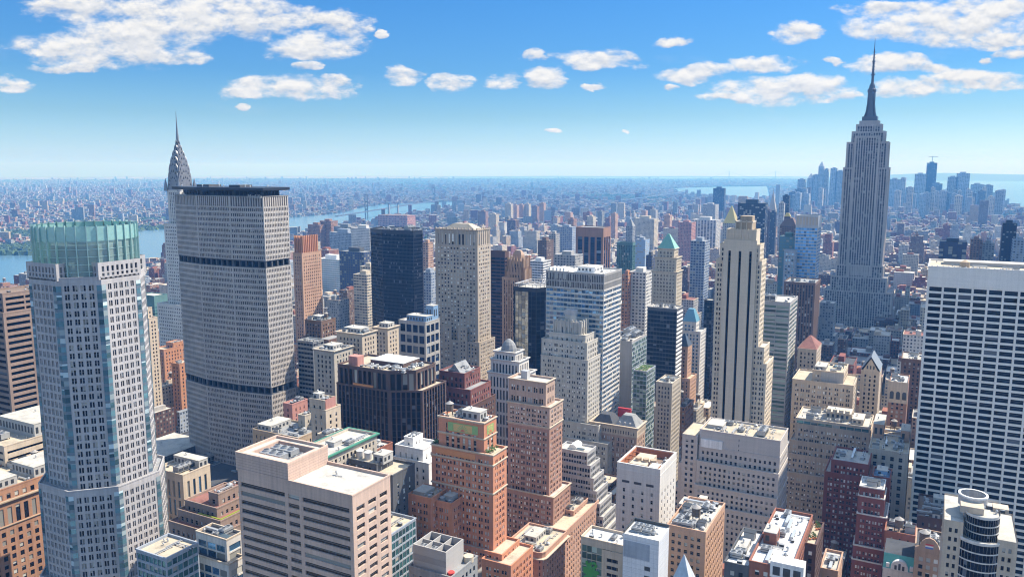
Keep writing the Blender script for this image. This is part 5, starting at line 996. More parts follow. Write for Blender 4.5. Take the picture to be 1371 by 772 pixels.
def make_tealband():
    S = SB('paletan', bay=3.7, ww=.62, fl=3.3, wh=.56, pair=True, mul=.5); S['wall'] = wallm('wall_tealband', (.43, .345, .27)); p, z = tierbox(1165, 572, 1066, 1172, 560, 30); q = rect(p[0][0]-6, p[1][0]+.5, 555, p[2][1]); zq = z-24
    top = st('paletan', 'gteal', bay=4.5, fl=3.2, ww=.92, wh=.75, rec=.4, cw=.5, tm=1.2)
    B = Bld('teal_banded_block', 'wide beige setback apartment block with a teal glass top floor and water-tank roof', 'apartment building', [(p, z, top), (inset(p, -.2), z-3.8, S), (rect(p[0][0]-3, p[1][0]+.4, 557, p[2][1]), z-15, S), (q, zq, S), (rect(p[0][0]-10, p[1][0]-12, 551, p[2][1]), zq-12, S)], ref='teal-banded beige block', win=True, roof='light')
    clutter(B, 44, 10, kinds='ac duct hatch', pent=[(.38, .72, .35, .8, 5), (.75, .9, .2, .7, 3.5)], tank=0, pm=W('cream')); x0, x1, y0, y1, zt = B.top(); b = MB()
    for i in range(4): b.cyl(x0+(x1-x0)*(.42+i*.085), y0+10, zt+5, zt+7.5, 1.5, 1.5, W('cream'), 12)
    B.part(b, 'roof_drum')
make_tealband()
hero('rooftop_court_block', 'office building', 'grey-beige block with sunlit cream roof full of bulkheads, left of the white gridded slab', [PN(1216, 607, 1163, 1222, 520, 52)], SB('stone', 'gd', bay=5, ww=.42, fl=4.4), ref='block with the sunlit cream roof court', win=True, roof='tan', cl=dict(n=10, kinds='ac hatch sky duct vent', pent=[(.02, .3, .5, .95, 9), (.75, .98, .5, .8, 7)], tank=1, pm=W('peach')))
hero('maroon_brick_block', 'apartment building', 'tall maroon brick apartment block with a white flat roof and a stepped left shoulder', [PN(1163, 622, 1113, 1172, 497, 26), PN(1164, 640, 1104, 1174, 495, 30)], SB('redbrick', bay=3.4, ww=.66, wh=.56, pair=True, mul=.45, fl=3.3), ref='tall maroon brick block', win=True, roof='light', cl=dict(n=5, kinds='vent ac duct'))
hero('blue_roof_shed_block', 'apartment building', 'narrow maroon brick tower topped by blue roof sheds, right of the tall maroon block', [PN(1192, 640, 1168, 1196, 478, 16)], SB('redbrick', 'gd', bay=3.4, ww=.4), roof='blue', cl=dict(n=4, kinds='ac hatch', pent=[(.2, .8, .3, .8, 3)], pm=plain('blue_screen', (.20, .33, .50), .7)))
B = hero('stepped_red_brick_block', 'apartment building', 'bright red brick apartment block with white-edged setbacks stepping down in front of the maroon block', [PN(1183.7, 655, 1151, 1189, 455, 16), PN(1184.5, 668, 1149, 1190, 453.5, 18), PN(1187.5, 693, 1147, 1195, 451.5, 22), PN(1183, 736, 1142, 1195, 448, 26), PN(1181, 755, 1140, 1194, 446, 28)], SB('redbrick', 'gbl', bay=3.3, ww=.7, pair=True, mul=.45, fl=3.4, wh=.56), ref='red brick block with white-edged setbacks', win=True, roof='white', cl=dict(n=3, kinds='hatch ac'), par=W('whitestone'))
# white box tower and white wide setback building
def make_whitebox():
    p, z = tierbox(884, 628, 826, 906, 380); S = SB('white', 'gd', bay=5.2, ww=.24, fl=4.0, wh=.5, cw=1.6, tm=9); S['wall'] = wallm('wall_whitebox', (.58, .57, .55), .8, .08, .2)
    B = Bld('white_box_tower', 'plain white tower with few narrow windows and open walled roof full of rusty plant', 'office tower', [(p, z-3.4, S)], ref='plain white box tower', win=True, roof='brown'); x0, x1, y0, y1 = p[0][0], p[1][0], p[0][1], p[2][1]
    b = MB(); b.loft([[(*q, z-3.5) for q in p], [(*q, z) for q in p], [(*q, z) for q in inset(p, .9)], [(*q, z-4.3) for q in inset(p, .9)]], S['wall'], False); B.part(b, 'screen_wall')
    zt = z-4.3; b = MB(); b.box(x0+5, x1-9, y0+5, y1-6, zt, zt+3, W('paletan')); B.part(b, 'plant_house')
    for i in range(3): t = MB(); t.cyl(x0+8+i*4.0, y0+11, zt+3, zt+4.6, 1.7, 1.7, W('tan'), 14); B.part(t, 'fan_drum')
    b = MB(); b.box(x1-7, x1-2.5, y0+3, y0+9, zt, zt+3.4, W('orange')); B.part(b, 'rusty_bulkhead'); b = MB(); b.box(x1-7.1, x1-2.4, y0+2.9, y0+9.1, zt+3.4, zt+3.7, RM('white')); B.part(b, 'bulkhead_roof')
    b = MB(); rm = plain('rusty_steel', (.36, .13, .06), .8)
    for i in range(4): yy = y0+3+i*6; b.box(x0+1, x0+5, yy, yy+.5, z-1.2, z-.7, rm)
    b.box(x0+1, x0+1.4, y0+1, y1-1, zt, z-.5, rm); b.box(x0+1, x1-1, y1-1.4, y1-1, zt, z-.5, rm); B.part(b, 'rusty_frame'); clutter(B, 20, 4, box=(x1-9, x1-1, y0+10, y1-1, zt), kinds='ac vent')
    b = MB()
    for i in range(3): b.box(x0+3+i*6.5, x0+7+i*6.5, y0-.05, y0+.2, z-10.3, z-9, mt_dk)
    B.part(b, 'louvre_slot', weld=False)
make_whitebox()
def make_wide():
    S = SB('whitestone', 'gd', bay=2.75, ww=.46, wh=.52, fl=3.6, cw=1.3, tm=2.0); S['wall'] = wallm('wall_wide', (.47, .435, .41), .85, .1, .12); top = dict(S); top.update(bay=60, ww=.01, tm=2)
    p, z = tierbox(1045, 590, 937, 1047, 466, 26); x1 = p[1][0]; Y = 466; xl = p[0][0]; zz = lambda v, y=Y: atY(1040, v, y)[2]
    t = [(p, z, top)]
    for dx, dn, v in ((0.2, .25, 612), (.4, 3.2, 634), (.6, 6.2, 668), (.8, 9.2, 694)): t.append((rect(xl-dx, x1+dx, Y-dn, Y+26+dx*4), zz(v, Y-dn), S))
    B = Bld('wide_setback_block', 'broad off-white setback office block with rows of small windows and a blank rooftop storey', 'office building', t, ref='broad off-white setback block', win=True, roof='tan')
    clutter(B, 61, 16, kinds='ac duct vent vent cool', pent=[(.05, .25, .3, .8, 2)])
    for i, (w, v, yo) in enumerate(((10, 598, 2), (13, 642, -1.5), (17, 680, -4.5))):
        q = rect(xl-w, xl-.8+.0, Y-yo-.0, Y+24+i); w_, g_ = MB(), MB(); zz_ = zz(v, Y)
        for k in range(4): facade(w_, g_, q[k], q[(k+1) % 4], 0, zz_, S, k*50+i*9)
        w_.poly([(*a, zz_-.6) for a in inset(q, .1)], RM('tan')); B.part(w_, 'side_wing'); g_ = B.part(g_, 'wing_glazing', weld=False); g_['kind'] = 'stuff'; FOOT.append((q[0][0], q[1][0], q[0][1], q[2][1]))
    b = MB(); b.box(xl+1, xl+14, Y-.9, Y-.02, zz(612)-.5, zz(612)+4.5, W('white')); B.part(b, 'parapet_screen')
make_wide()
# bottom middle
B = hero('white_panel_tower', 'office tower', 'slim white panelled tower with a grey glass inset and black roof equipment, bottom centre', [PN(882, 723.5, 835, 895.5, 290)], st('white', 'gd', bay=2.2, fl=3.9, ww=.985, wh=.99, rec=.05, cw=.3, tm=1.2), ref='slim white panelled tower', roof='white', cl=dict(n=5, kinds='ac cool', pent=None))
p_, z_, _ = B.tiers[0]; x0, x1, y0 = p_[0][0], p_[1][0], p_[0][1]; wp = wallm('wall_panel_white', (.62, .65, .70), .35, .05, .12); b_ = MB(); jm = plain('panel_seam', (.38, .41, .46), .6)
b_.box(x0-.1, x1+.1, y0-.12, p_[2][1]+.1, 0, z_+.05, wp); B.part(b_, 'panel_cladding'); b_ = MB(); b_.poly([(x0-.05, y0-.1, z_+.06), (x1+.05, y0-.1, z_+.06), (x1+.05, p_[2][1], z_+.06), (x0-.05, p_[2][1], z_+.06)], RM('white')); B.part(b_, 'roof_deck'); b_ = MB()
for k in range(28): b_.box(x0-.11, x1+.12, y0-.14, y0-.11, z_-2-k*1.95, z_-1.93-k*1.95, jm); b_.box(x1+.11, x1+.13, y0-.12, p_[2][1], z_-2-k*1.95, z_-1.93-k*1.95, jm)
for k in range(9): xx = x0+k*(x1-x0)/8; b_.box(xx-.03, xx+.03, y0-.15, y0-.14, z_-60, z_, jm)
B.part(b_, 'panel_seam', weld=False); b_ = MB(); b_.box(x0+.2, x0+(x1-x0)*.76, y0-.22, y0-.16, z_-9.5, z_-2.6, W('bluegrey')); B.part(b_, 'grey_glass_inset'); b_ = MB()
for k in range(5): b_.box(x0+(x1-x0)*.62, x0+(x1-x0)*.78, y0-.2, y0-.16, z_-13.5-k*3.9, z_-11.8-k*3.9, mt_dk)
B.part(b_, 'small_window', weld=False); b_ = MB(); b_.box(x0, x1, p_[2][1]-.4, p_[2][1]+.1, z_, z_+1.4, mt_dk); b_.box(x0-.1, x0+.3, y0, p_[2][1], z_, z_+1.4, mt_dk); B.part(b_, 'black_parapet')
for i in range(4): put(ME['ac'], 'air_conditioner', B.root, x0+4+i % 2*4.4, y0+4+i//2*3.4, z_+.06, 0, .9)
B = hero('mirror_fronted_block', 'office building', 'low block with mirrored green glass front and cream parapet, left of slim white tower', [PN(835, 730, 778, 842, 302, 12)], st('paletan', 'ggreen', bay=2.2, fl=3.2, ww=.94, wh=.92, rec=.1, cw=.5, tm=3.4), ref='mirrored green glass front', roof='white', cl=dict(n=3, kinds='vent ac'))
p_, z_, _ = B.tiers[0]; w_, g_ = MB(), MB(); facade(w_, g_, (p_[1][0]-9.5, p_[0][1]-.25), (p_[1][0]-.2, p_[0][1]-.25), 0, z_-3.6, SB('paletan', 'gd', bay=9, ww=.6, wh=.5, fl=3.3, cw=.4)); B.part(w_, 'cream_bay'); pm_ = MB(); rq = random.Random(5)
for i in range(150):  # green patches painted on the front as a reflection of trees
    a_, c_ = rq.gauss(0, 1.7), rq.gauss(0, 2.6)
    if (a_/3.4)**2+(c_/5.4)**2 < 1: xx, zz = p_[1][0]-14.5+a_, z_-15+c_; pm_.poly([(xx-.55, p_[0][1]-.2-.0004*i, zz-.5), (xx+.55, p_[0][1]-.2-.0004*i, zz-.45), (xx+.5, p_[0][1]-.2-.0004*i, zz+.5), (xx-.5, p_[0][1]-.2-.0004*i, zz+.45)], plain('painted_green_reflection', (.03, .26, .04), .25))
B.part(pm_, 'painted_reflection_panes', weld=False); g_ = B.part(g_, 'bay_glazing', weld=False); g_['kind'] = 'stuff'
hero('checkered_brick_block', 'office building', 'peach checkered brick block with crowded roof and water tank, right of slim white tower', [PN(945, 712, 893, 961.5, 322, 34)], SB('peach', 'gd', bay=2.6, ww=.5, wh=.5, fl=3.2), ref='checkered brick block', win=True, roof='light', cl=dict(n=22, kinds='ac ac sky vent hatch duct', tank=1))
hero('tan_roof_room_block', 'office building', 'tan block with long roof room, between white box tower and checkered block', [PN(955, 690, 905, 968, 372, 16)], SB('peach', 'gd', ww=.3), roof='light', cl=dict(n=4, kinds='ac sky', pent=[(.45, .65, .1, .9, 4), (.05, .4, .1, .7, 3)]))
hero('black_walled_block', 'apartment building', 'small black-walled building with a white roof around an open light court', [PN(1003, 758, 970, 1016, 300, 34)], SB('darkgrey', 'gbl', bay=3, ww=.5, fl=3.3), ref='small black-walled building', roof='white', cl=dict(n=5, kinds='ac hatch sky', pent=[(.3, .6, .35, .6, 2.4)]))
B = hero('white_roofed_brick_block', 'apartment building', 'red brick block with a big pale roof terrace, brick penthouse and a white triple-windowed bay', [PN(1060, 762, 1003, 1081, 300, 55)], SB('brick', 'gbl', bay=3.2, ww=.5, fl=3.3), ref='brick block with the big pale roof', win=True, roof='white', cl=dict(n=12, kinds='ac duct vent sky', pent=[(.1, .42, .35, .5, 5)], pm=W('brick')))
p_, z_, _ = B.tiers[0]; b_ = MB(); xa = p_[0][0]+8; b_.box(xa, xa+12, p_[0][1]-1, p_[0][1]+5, z_-4, z_+2.2, W('white')); bay_ = B.part(b_, 'white_bay'); 
for i in range(3): b_ = MB(); b_.box(xa+1+i*3.7, xa+3.6+i*3.7, p_[0][1]-1.08, p_[0][1]-.9, z_-3, z_+.4, mt_dk); B.part(b_, 'bay_window', bay_)
hero('roof_garden_building', 'apartment building', 'narrow dark brick building with potted plants on a cream roof deck', [PN(1093, 729, 1078, 1101.5, 335, 24)], SB('darkbrown', 'gbl', bay=2.8, ww=.55, fl=3.3), ref='narrow building with potted roof plants', win=True, roof='tan')
B = HEROES[-1][0]; x0, x1, y0, y1, z = B.top(); rnd = random.Random(8)
for i in range(9):
    x, y = x0+1+rnd.random()*(x1-x0-2), y0+1+rnd.random()*(y1-y0-2); b_ = MB(); b_.cyl(x, y, z, z+.7, .5, .6, plain('terracotta_pot', (.5, .18, .08), .8), 8); po = B.part(b_, 'plant_pot'); b_ = MB()
    for k in range(14): a = rnd.random()*6.3; r = rnd.random()*.9; h = .6+rnd.random()*1.4; b_.poly([(x+r*math.cos(a)-.3, y+r*math.sin(a), z+h), (x+r*math.cos(a)+.3, y+r*math.sin(a)-.2, z+h+.2), (x+r*math.cos(a), y+r*math.sin(a)+.35, z+h+.4)], gm_)
    B.part(b_, 'leaves', po, weld=False)
hero('light_roofed_house', 'apartment building', 'low brick building with pale cluttered roof, right of the narrow roof-plant building', [PN(1122, 764, 1098, 1128, 355, 20)], SB('peach', 'gd', ww=.3), roof='light', cl=dict(n=5, kinds='ac hatch sky duct'))
B = hero('tank_roof_brick_building', 'apartment building', 'blank red brick penthouse building with two wooden water tanks among dark roofs', [PN(1226, 717, 1184.6, 1230, 440, 16), PN(1227, 738, 1184, 1231, 436, 24)], SB('brick', 'gd', ww=.2), ref='brick building with wooden water tanks', roof='brown', cl=dict(n=4, kinds='ac hatch', tank=1))
def make_copper():
    S = SB('whitestone', 'gbl', bay=3.0, ww=.45, wh=.6); p, z = tierbox(1226, 768, 1182, 1230, 395, 20); B = Bld('copper_mansard_house', 'white stone house front with a turquoise copper mansard and ornate arched dormer', 'house', [(p, z, S)], ref='turquoise copper mansard', roof='dark'); x0, x1, y0, y1 = p[0][0], p[1][0], p[0][1], p[2][1]; zt = atY(1226, 748, 397)[2]
    b = MB(); b.poly([(x0, y0+.3, z), (x1, y0+.3, z), (x1, y0+3, zt), (x0, y0+3, zt)], plain('turquoise_copper', (.12, .42, .36), .6)); b.poly([(x0, y0+3, zt), (x1, y0+3, zt), (x1, y1, zt), (x0, y1, zt)], RM('dark')); b.poly([(x1, y0+.3, z), (x1, y1, z), (x1, y1, zt), (x1, y0+3, zt)], W('brick')); b.poly([(x0, y1, z), (x0, y0+.3, z), (x0, y0+3, zt), (x0, y1, zt)], W('brick')); B.part(b, 'copper_mansard')
    b = MB(); xm = (x0+x1)/2; w = 3.6; b.loft([[(xm+w*math.cos(math.pi*i/10), yy, z+1.2+w*math.sin(math.pi*i/10)) for i in range(11)] for yy in (y0+2.6, y0-.1)], W('white')); b.box(xm-w, xm+w, y0-.1, y0+1.5, z-.2, z+1.2, W('white')); dm = B.part(b, 'arched_dormer')
    b = MB()
    for dx in (-1.6, 0, 1.6): b.box(xm+dx-.5, xm+dx+.5, y0-.18, y0, z+.3, z+2.4+(1 if dx == 0 else 0), mt_dk)
    B.part(b, 'dormer_window', dm, weld=False)
    for dx in (-.36, .36): b = MB(); xx = xm+dx*(x1-x0); b.box(xx-.7, xx+.7, y0+.2, y0+2, z+.6, z+2.6, W('white')); B.part(b, 'small_dormer')
make_copper()
def make_curved_gable():
    S = SB('paletan', 'gbl', bay=3.3, ww=.56, wh=.6, fl=3.6, cw=1.2); S['wall'] = wallm('wall_gablefront', (.42, .29, .21)); p, z = tierbox(1263, 741, 1225, 1266, 388, 24); B = Bld('curved_gable_building', 'tan brick building front with a curved Flemish gable and a small coloured flag panel', 'apartment building', [(p, z, S)], ref='curved Flemish gable', roof='dark'); x0, x1, y0 = p[0][0], p[1][0], p[0][1]; xm = (x0+x1)/2; w = (x1-x0)/2
    prof = [(-w, -1), (w, -1), (w, 1.0), (w*.72, 1.6), (w*.55, 4.0), (w*.3, 5.6), (0, 6.2), (-w*.3, 5.6), (-w*.55, 4.0), (-w*.72, 1.6), (-w, 1.0)]
    b = MB(); b.loft([[(xm+a, yy, z+c) for a, c in prof] for yy in (y0+.9, y0-.12)], S['wall']); B.part(b, 'curved_gable'); b = MB()
    for i, (c, a0, a1) in enumerate((((.55, .06, .05), 2.6, 3.4), ((.75, .75, .75), 1.9, 2.6), ((.08, .2, .55), 1.2, 1.9))): b.box(xm-1.6, xm+1.6, y0-.2, y0-.15, z+a0, z+a1, plain('flag_%d' % i, c, .7))
    B.part(b, 'flag_panel'); clutter(B, 91, 6, kinds='hatch ac sky', tank=1)
make_curved_gable()
hero('dark_rooftop_building', 'office building', 'low brown-roofed building littered with machinery at the foot of the white gridded slab', [PN(1288, 700, 1228, 1292, 470, 34)], SB('darkbrown', 'gd', ww=.3), ref='brown roof littered with machinery', roof='brown', cl=dict(n=22, kinds='ac hatch sky duct vent', pent=[(.35, .75, .7, .9, 3.5)]))
def make_round():
    # round-fronted glass tower with concrete corner piers
    Y = 325.0; zc = atY(1290, 716, Y)[2]; xa = solx(1263, Y, zc); xb = solx(1362, Y, zc); xm = (xa+xb)/2; N = 20; Sg = None
    wl = W('paletan'); r = (xb-xa)/2-4.0; core = [(xa+4, Y+3)]; bow = [(xm-r*math.cos(math.pi*i/N), Y+3-7.5*math.sin(math.pi*i/N)) for i in range(N+1)]
    poly = bow+[(xm+r, Y+28), (xm-r, Y+28)]
    S = st('silver', 'gblack', bay=60, fl=3.4, ww=.999, wh=.86, rec=.12, cw=.02, tm=.8); S['wall'] = wallm('wall_band_white', (.60, .58, .55), .5); S['cols'] = [(.006, 'P'), (.988, 'W'), (.006, 'P')]
    B = Bld('round_fronted_tower', 'tower with bowed dark glass front, white floor rings, beige piers and a roof drum', 'office tower', [(poly, zc, S)], ref='round-fronted glass tower', roof='tan')
    Sp = st('paletan', 'gd', bay=2.5, fl=3.4, ww=.5, wh=.5, rec=.3, cw=1.2, tm=2)
    for x0, x1 in ((xa, xa+6.2), (xb-6.2, xb)):
        q = rect(x0, x1, Y-1.5, Y+26); w_, g_ = MB(), MB()
        for k in range(4): facade(w_, g_, q[k], q[(k+1) % 4], 0, zc+(5.5 if x0 == xa else 1.5), Sp, k*40)
        w_.poly([(*a, zc+(4.9 if x0 == xa else .9)) for a in q], RM('light')); B.part(w_, 'corner_pier'); g_ = B.part(g_, 'pier_glazing', weld=False); g_['kind'] = 'stuff'
    xm2 = xm+.5; bow2 = [(xm2-(r-2)*math.cos(math.pi*i/N), Y+5-6*math.sin(math.pi*i/N)) for i in range(N+1)]; q = bow2+[(xm2+r-2, Y+18), (xm2-r+2, Y+18)]; w_, g_ = MB(), MB(); zu = zc+8.5
    for k in range(len(q)): facade(w_, g_, q[k], q[(k+1) % len(q)], zc-1, zu, dict(S, fl=3.0), k*9)
    w_.poly([(*a, zu-.8) for a in inset(q, .2)], RM('light')); B.part(w_, 'upper_bow'); g_ = B.part(g_, 'upper_bow_glass', weld=False); g_['kind'] = 'stuff'
    b = MB(); b.box(xa+5, xa+12.5, Y+3, Y+9, zu-1, zu+1.6, wl); B.part(b, 'stair_tower'); b = MB(); x_, _, zd = atY(1303, 660, Y+14); cyy = Y+13
    n = 24; ringf = lambda r_, z: [(x_+r_*math.cos(2*math.pi*i/n), cyy+r_*math.sin(2*math.pi*i/n), z) for i in range(n)]
    b.loft([ringf(4.9, zu-1), ringf(4.9, zd), ringf(4.4, zd), ringf(4.4, zd-3.5)], wallm('wall_drum', (.46, .47, .48), .5, .1, .3, metal=.3)); dr = B.part(b, 'roof_drum'); b = MB(); b.loft([ringf(5.05, zd-.3), ringf(5.05, zd+.3), ringf(4.3, zd+.3)], mt_white, False); B.part(b, 'drum_rim', dr)
    b = MB(); b.box(xm+4, xm+9, Y+9, Y+14, zu-1, zu+.6, W('paletan')); B.part(b, 'penthouse')
    for i in range(5): put(ME['vent' if i % 2 else 'crate'], 'vent', B.root, xm-1+i*2.0, Y+7+i % 3*2, zu-.8, 0, 1)
    clutter(B, 14, 8, box=(xm-r+2, xm+r-2, Y+18, Y+27, zc-1), kinds='ac duct vent hatch')
make_round()
def make_pyr():
    x, y, z = atY(916, 742, 175); B = root_at('pointed_white_pinnacle', x, y, 'sharp white metal pyramid pinnacle on a masonry tower top, at the bottom edge', 'tower'); off = (x, y, 0); b = MB(); w = 6.2
    b.loft([[(x-w, y-w, z-17), (x+w, y-w, z-17), (x+w, y+w, z-17), (x-w, y+w, z-17)], [(x-.1, y-.1, z), (x+.1, y-.1, z), (x+.1, y+.1, z), (x-.1, y+.1, z)]], wallm('wall_pinnacle', (.50, .53, .57), .4, .1, .3, metal=.2)); b.build('pyramid_roof', B, off)
    wb, gb = MB(), MB(); q = rect(x-7, x+7, y-7, y+7); S = SB('paletan', 'gd')
    for k in range(4): facade(wb, gb, q[k], q[(k+1) % 4], 0, z-17, S)
    wb.poly([(*p, z-17.02) for p in q], W('paletan')); wb.build('wall', B, off); g = gb.build('glazing', B, off); g['kind'] = 'stuff'; FOOT.append((x-7, x+7, y-7, y+7))
make_pyr()
# ================================================================== farther landmarks, one object each
def far_box(u0, u1, v, Y, wall, label, cat='tower', name='distant_tower', win=(.04, .05, .07), dep=26, bay=4.0, fl=3.6, wx=.55, wy=.5, roof='grey', group=None, cap=None, lit=.2, ref=None, mast=0):
    x1, _, z = atY(u1, v, Y); x0 = solx(u0, Y, z); b = MB(); key = 'city_%s_%d_%d_%d' % (wall, int(wx*100), int(wy*100), int(win[2]*1000)); m = citym(key, WALLS[wall], win, wx, wy, lit)
    o = rect(x0, x1, Y, Y+dep); off = ((x0+x1)/2, Y+dep/2, 0); root = root_at(name, off[0], off[1], label, cat, group)
    for k in range(4):
        p, q = o[k], o[(k+1) % 4]; L = math.hypot(q[0]-p[0], q[1]-p[1]); nb = max(1, round(L/bay)); nf = max(1, round(z/fl)); b.poly([(*p, 0), (*q, 0), (*q, z), (*p, z)], m, [(k*50, 0), (k*50+nb, 0), (k*50+nb, nf), (k*50, nf)])
    b.build('wall', root, off); r = MB(); r.poly([(*p, z-.5) for p in o], RM(roof)); r.build('roof', root, off); ring_part(o, z, W(wall), root, off, th=.5)
    if not cap:
        b = MB(); b.box(x0+(x1-x0)*.25, x0+(x1-x0)*.7, Y+dep*.3, Y+dep*.7, z-.5, z+max(4, (x1-x0)*.12), W(wall)); b.build('penthouse', root, off)
    elif cap[0] == 'pyr':
        _, h, mat, fr = cap; cx, cy = (x0+x1)/2, Y+dep/2; b = MB(); b.loft([[(*p, z) for p in o], [(cx+(p[0]-cx)*fr, cy+(p[1]-cy)*fr, z+h) for p in o]], mat); b.build('pyramid_roof', root, off)
        if len(cap) > 4: pass
    if mast: b = MB(); b.cyl((x0+x1)/2, Y+dep/2, z, z+mast, .9, .25, mt_dk, 6); b.build('mast', root, off)
    FOOT.append((x0, x1, Y, Y+dep)); return root, (x0, x1, Y, Y+dep, z)
gold = plain('gold_leaf', (.75, .52, .14), .35, .6)
FB = far_box
FB(988, 1025, 272, 1750, 'darkmetal', 'plain black slab tower beyond the crown of the cream striped tower', win=(.01, .012, .02), dep=30, wx=.9, wy=.8)
FB(968, 985, 299, 1900, 'stone', 'pale tower with a gilded pyramid roof, peeping over the cream striped tower', cap=('pyr', 40, gold, .04), name='gilded_pyramid_tower', dep=40)
FB(1022, 1031, 281, 2150, 'darkbrown', 'slim dark residential tower just left of the narrow white-edged one', name='slim_tower', dep=16)
FB(1031, 1039, 284, 2130, 'darkmetal', 'slender dark tower with bright narrow western edge, beside the clock tower', name='slim_tower', dep=18)
FB(1029, 1038, 281, 2300, 'concrete', 'old stone clock tower with steep pale spire and gilded tip', cap=('pyr', 50, W('concrete'), .05), name='clock_tower', dep=20, mast=60)
FB(1048, 1057, 262, 2350, 'darkmetal', 'very slim black glass tower, tallest of the group left of the sky-blue glass tower', name='slim_tower', dep=16, win=(.01, .01, .015))
FB(1043, 1050, 272, 2300, 'concrete', 'slim pale side of a narrow tower touching the very slim black glass tower', name='slim_tower', dep=16)
FB(1044, 1066, 303, 1500, 'umber', 'dark stone tower topped with a small gilded roof above blue glass blocks', cap=('pyr', 14, W('umber'), .45), dep=30, name='gilt_topped_tower')
FB(1050, 1058, 290, 1508, 'umber', 'small gilded top stage rising from the dark stone tower', cap=('pyr', 6, gold, .5), dep=12, name='gilt_topped_tower')
FB(1044, 1066, 317, 1020, 'teal', 'teal glass residential tower behind the pale blank side tower', win=(.10, .22, .30), wx=.8, wy=.6)
FB(925, 944, 323, 1050, 'bluegrey', 'blue-grey slab with one bright white end wall, left of the cream striped tower', win=(.03, .06, .14), wx=.7, wy=.6)
FB(955, 970, 252, 3800, 'darkmetal', 'lone dark tower standing before the pale harbour water', win=(.02, .03, .05))
FB(1258, 1295, 324, 1320, 'darkmetal', 'dark blue block with white vertical fins, just above the white gridded slab', win=(.02, .04, .10), wx=.9, wy=.9, bay=6, name='finned_block')
FB(1300, 1316, 321, 1500, 'brown', 'brown apartment tower between the finned dark block and its grey twin'); FB(1316, 1332, 326, 1490, 'grey', 'grey apartment tower right of the brown one, above the white gridded slab')
FB(1343, 1362, 299, 1350, 'darkmetal', 'dark glass tower at the right edge above the white gridded slab', win=(.02, .03, .06)); FB(1357, 1376, 322, 1300, 'bluegrey', 'blue-grey block clipped by the right edge, below the dark glass tower')
FB(423, 457, 348, 1050, 'white', 'white slab block with pale green windows, right of the ribbed salmon tower', win=(.22, .30, .30), wx=.9, wy=.5, name='slab_block', roof='white')
FB(454, 487, 338, 930, 'darkgrey', 'dark blue checkered tower between the white slab and tan ribbed tower', win=(.03, .06, .16), wx=.7, wy=.7)
FB(441, 472, 312, 1450, 'bluegrey', 'blue-grey end of the long riverside block'); FB(470, 495, 306, 1430, 'whitestone', 'long white riverside block with tiny windows', bay=3); FB(447, 470, 304, 1480, 'grey', 'grey-green top stage above the riverside block')
FB(412, 428, 301, 1560, 'brown', 'brown brick riverside tower, left of a matching pair'); FB(428, 443, 296, 1580, 'brown', 'brown brick riverside tower, right of a matching pair')
FB(473, 491, 368, 800, 'cream', 'tan apartment tower with white balcony bands, left of the black glass prism', wx=.8, wy=.45, name='apartment_tower', dep=22); FB(482, 496, 357, 850, 'cream', 'taller cream apartment tower tucked beside the black glass prism', name='apartment_tower', dep=20)
FB(566, 573, 325, 1000, 'peach', 'thin peach tower glimpsed right of the black glass prism', dep=14); FB(563, 577, 365, 850, 'bluegrey', 'blue-grey block glimpsed right of the black glass prism', dep=20, win=(.03, .06, .14))
FB(709, 727, 350, 1000, 'white', 'white banded apartment block right of the spiky brown crown', wx=.9); FB(720, 732, 322, 1150, 'umber', 'brown-grey tower behind the white banded apartment block'); FB(735, 744, 313, 1200, 'concrete', 'narrow pale concrete tower beyond the mirror glass tower', dep=16)
FB(742, 770, 342, 950, 'concrete', 'light grey block with boxy white rooftop, behind the blue glass slab'); FB(746, 766, 304, 1500, 'bluegrey', 'wide blue-grey slab left of the chocolate brown slotted tower', win=(.05, .09, .2))
FB(851, 864, 321, 1500, 'bluegrey', 'pale blue glass block right of the dark blue-green tower', win=(.25, .4, .6), wx=.9); FB(838, 847, 303, 1800, 'grey', 'grey tower with a pointed roof beyond the dark blue-green tower', cap=('pyr', 16, W('grey'), .1), dep=20)
FB(833, 841, 368, 820, 'orange', 'orange brick strip of a tower right of the blue glass slab', dep=16); FB(842, 865, 365, 830, 'whitestone', 'pale tan tower with a white side, left of the green pyramid roof', dep=26); FB(865, 873, 342, 1000, 'darkgrey', 'dark blue strip tower left of the green pyramid roof', win=(.03, .05, .14), dep=16)
FB(908, 926, 298, 2000, 'rose', 'mauve block with a flat top, between green pyramid and cream striped tower', dep=40); FB(926, 959, 295, 2100, 'whitestone', 'long pale columned block below the green park hill', dep=50, wy=.8, bay=8, name='long_block'); FB(849, 876, 293, 2300, 'cream', 'broad cream apartment block above the green pyramid roof', dep=40)
FB(941, 958, 274, 2900, 'concrete', 'rounded pale-edged grey tower above the long columned block', dep=50)
for i, (a, b_, v, Y, w_) in enumerate(((655, 664, 287, 2600, 'cream'), (676, 684, 273, 3300, 'cream'), (686, 692, 275, 3350, 'peach'), (693, 700, 274, 3400, 'peach'), (701, 708, 273, 3420, 'cream'), (722, 728, 272, 3500, 'peach'), (712, 719, 276, 3300, 'brown'),
        (676, 681, 291, 2400, 'grey'), (640, 650, 283, 2900, 'brown'), (786, 794, 290, 2300, 'cream'), (800, 806, 283, 2600, 'grey'), (818, 824, 286, 2500, 'peach'), (760, 768, 293, 2100, 'brown'), (870, 878, 281, 2800, 'concrete'), (889, 897, 288, 2400, 'peach'))):
    FB(a, b_, v, Y, w_, 'tan or brown apartment slab in the far housing estates above the midtown roofs', group='far housing estate towers', dep=24, name='apartment_tower')
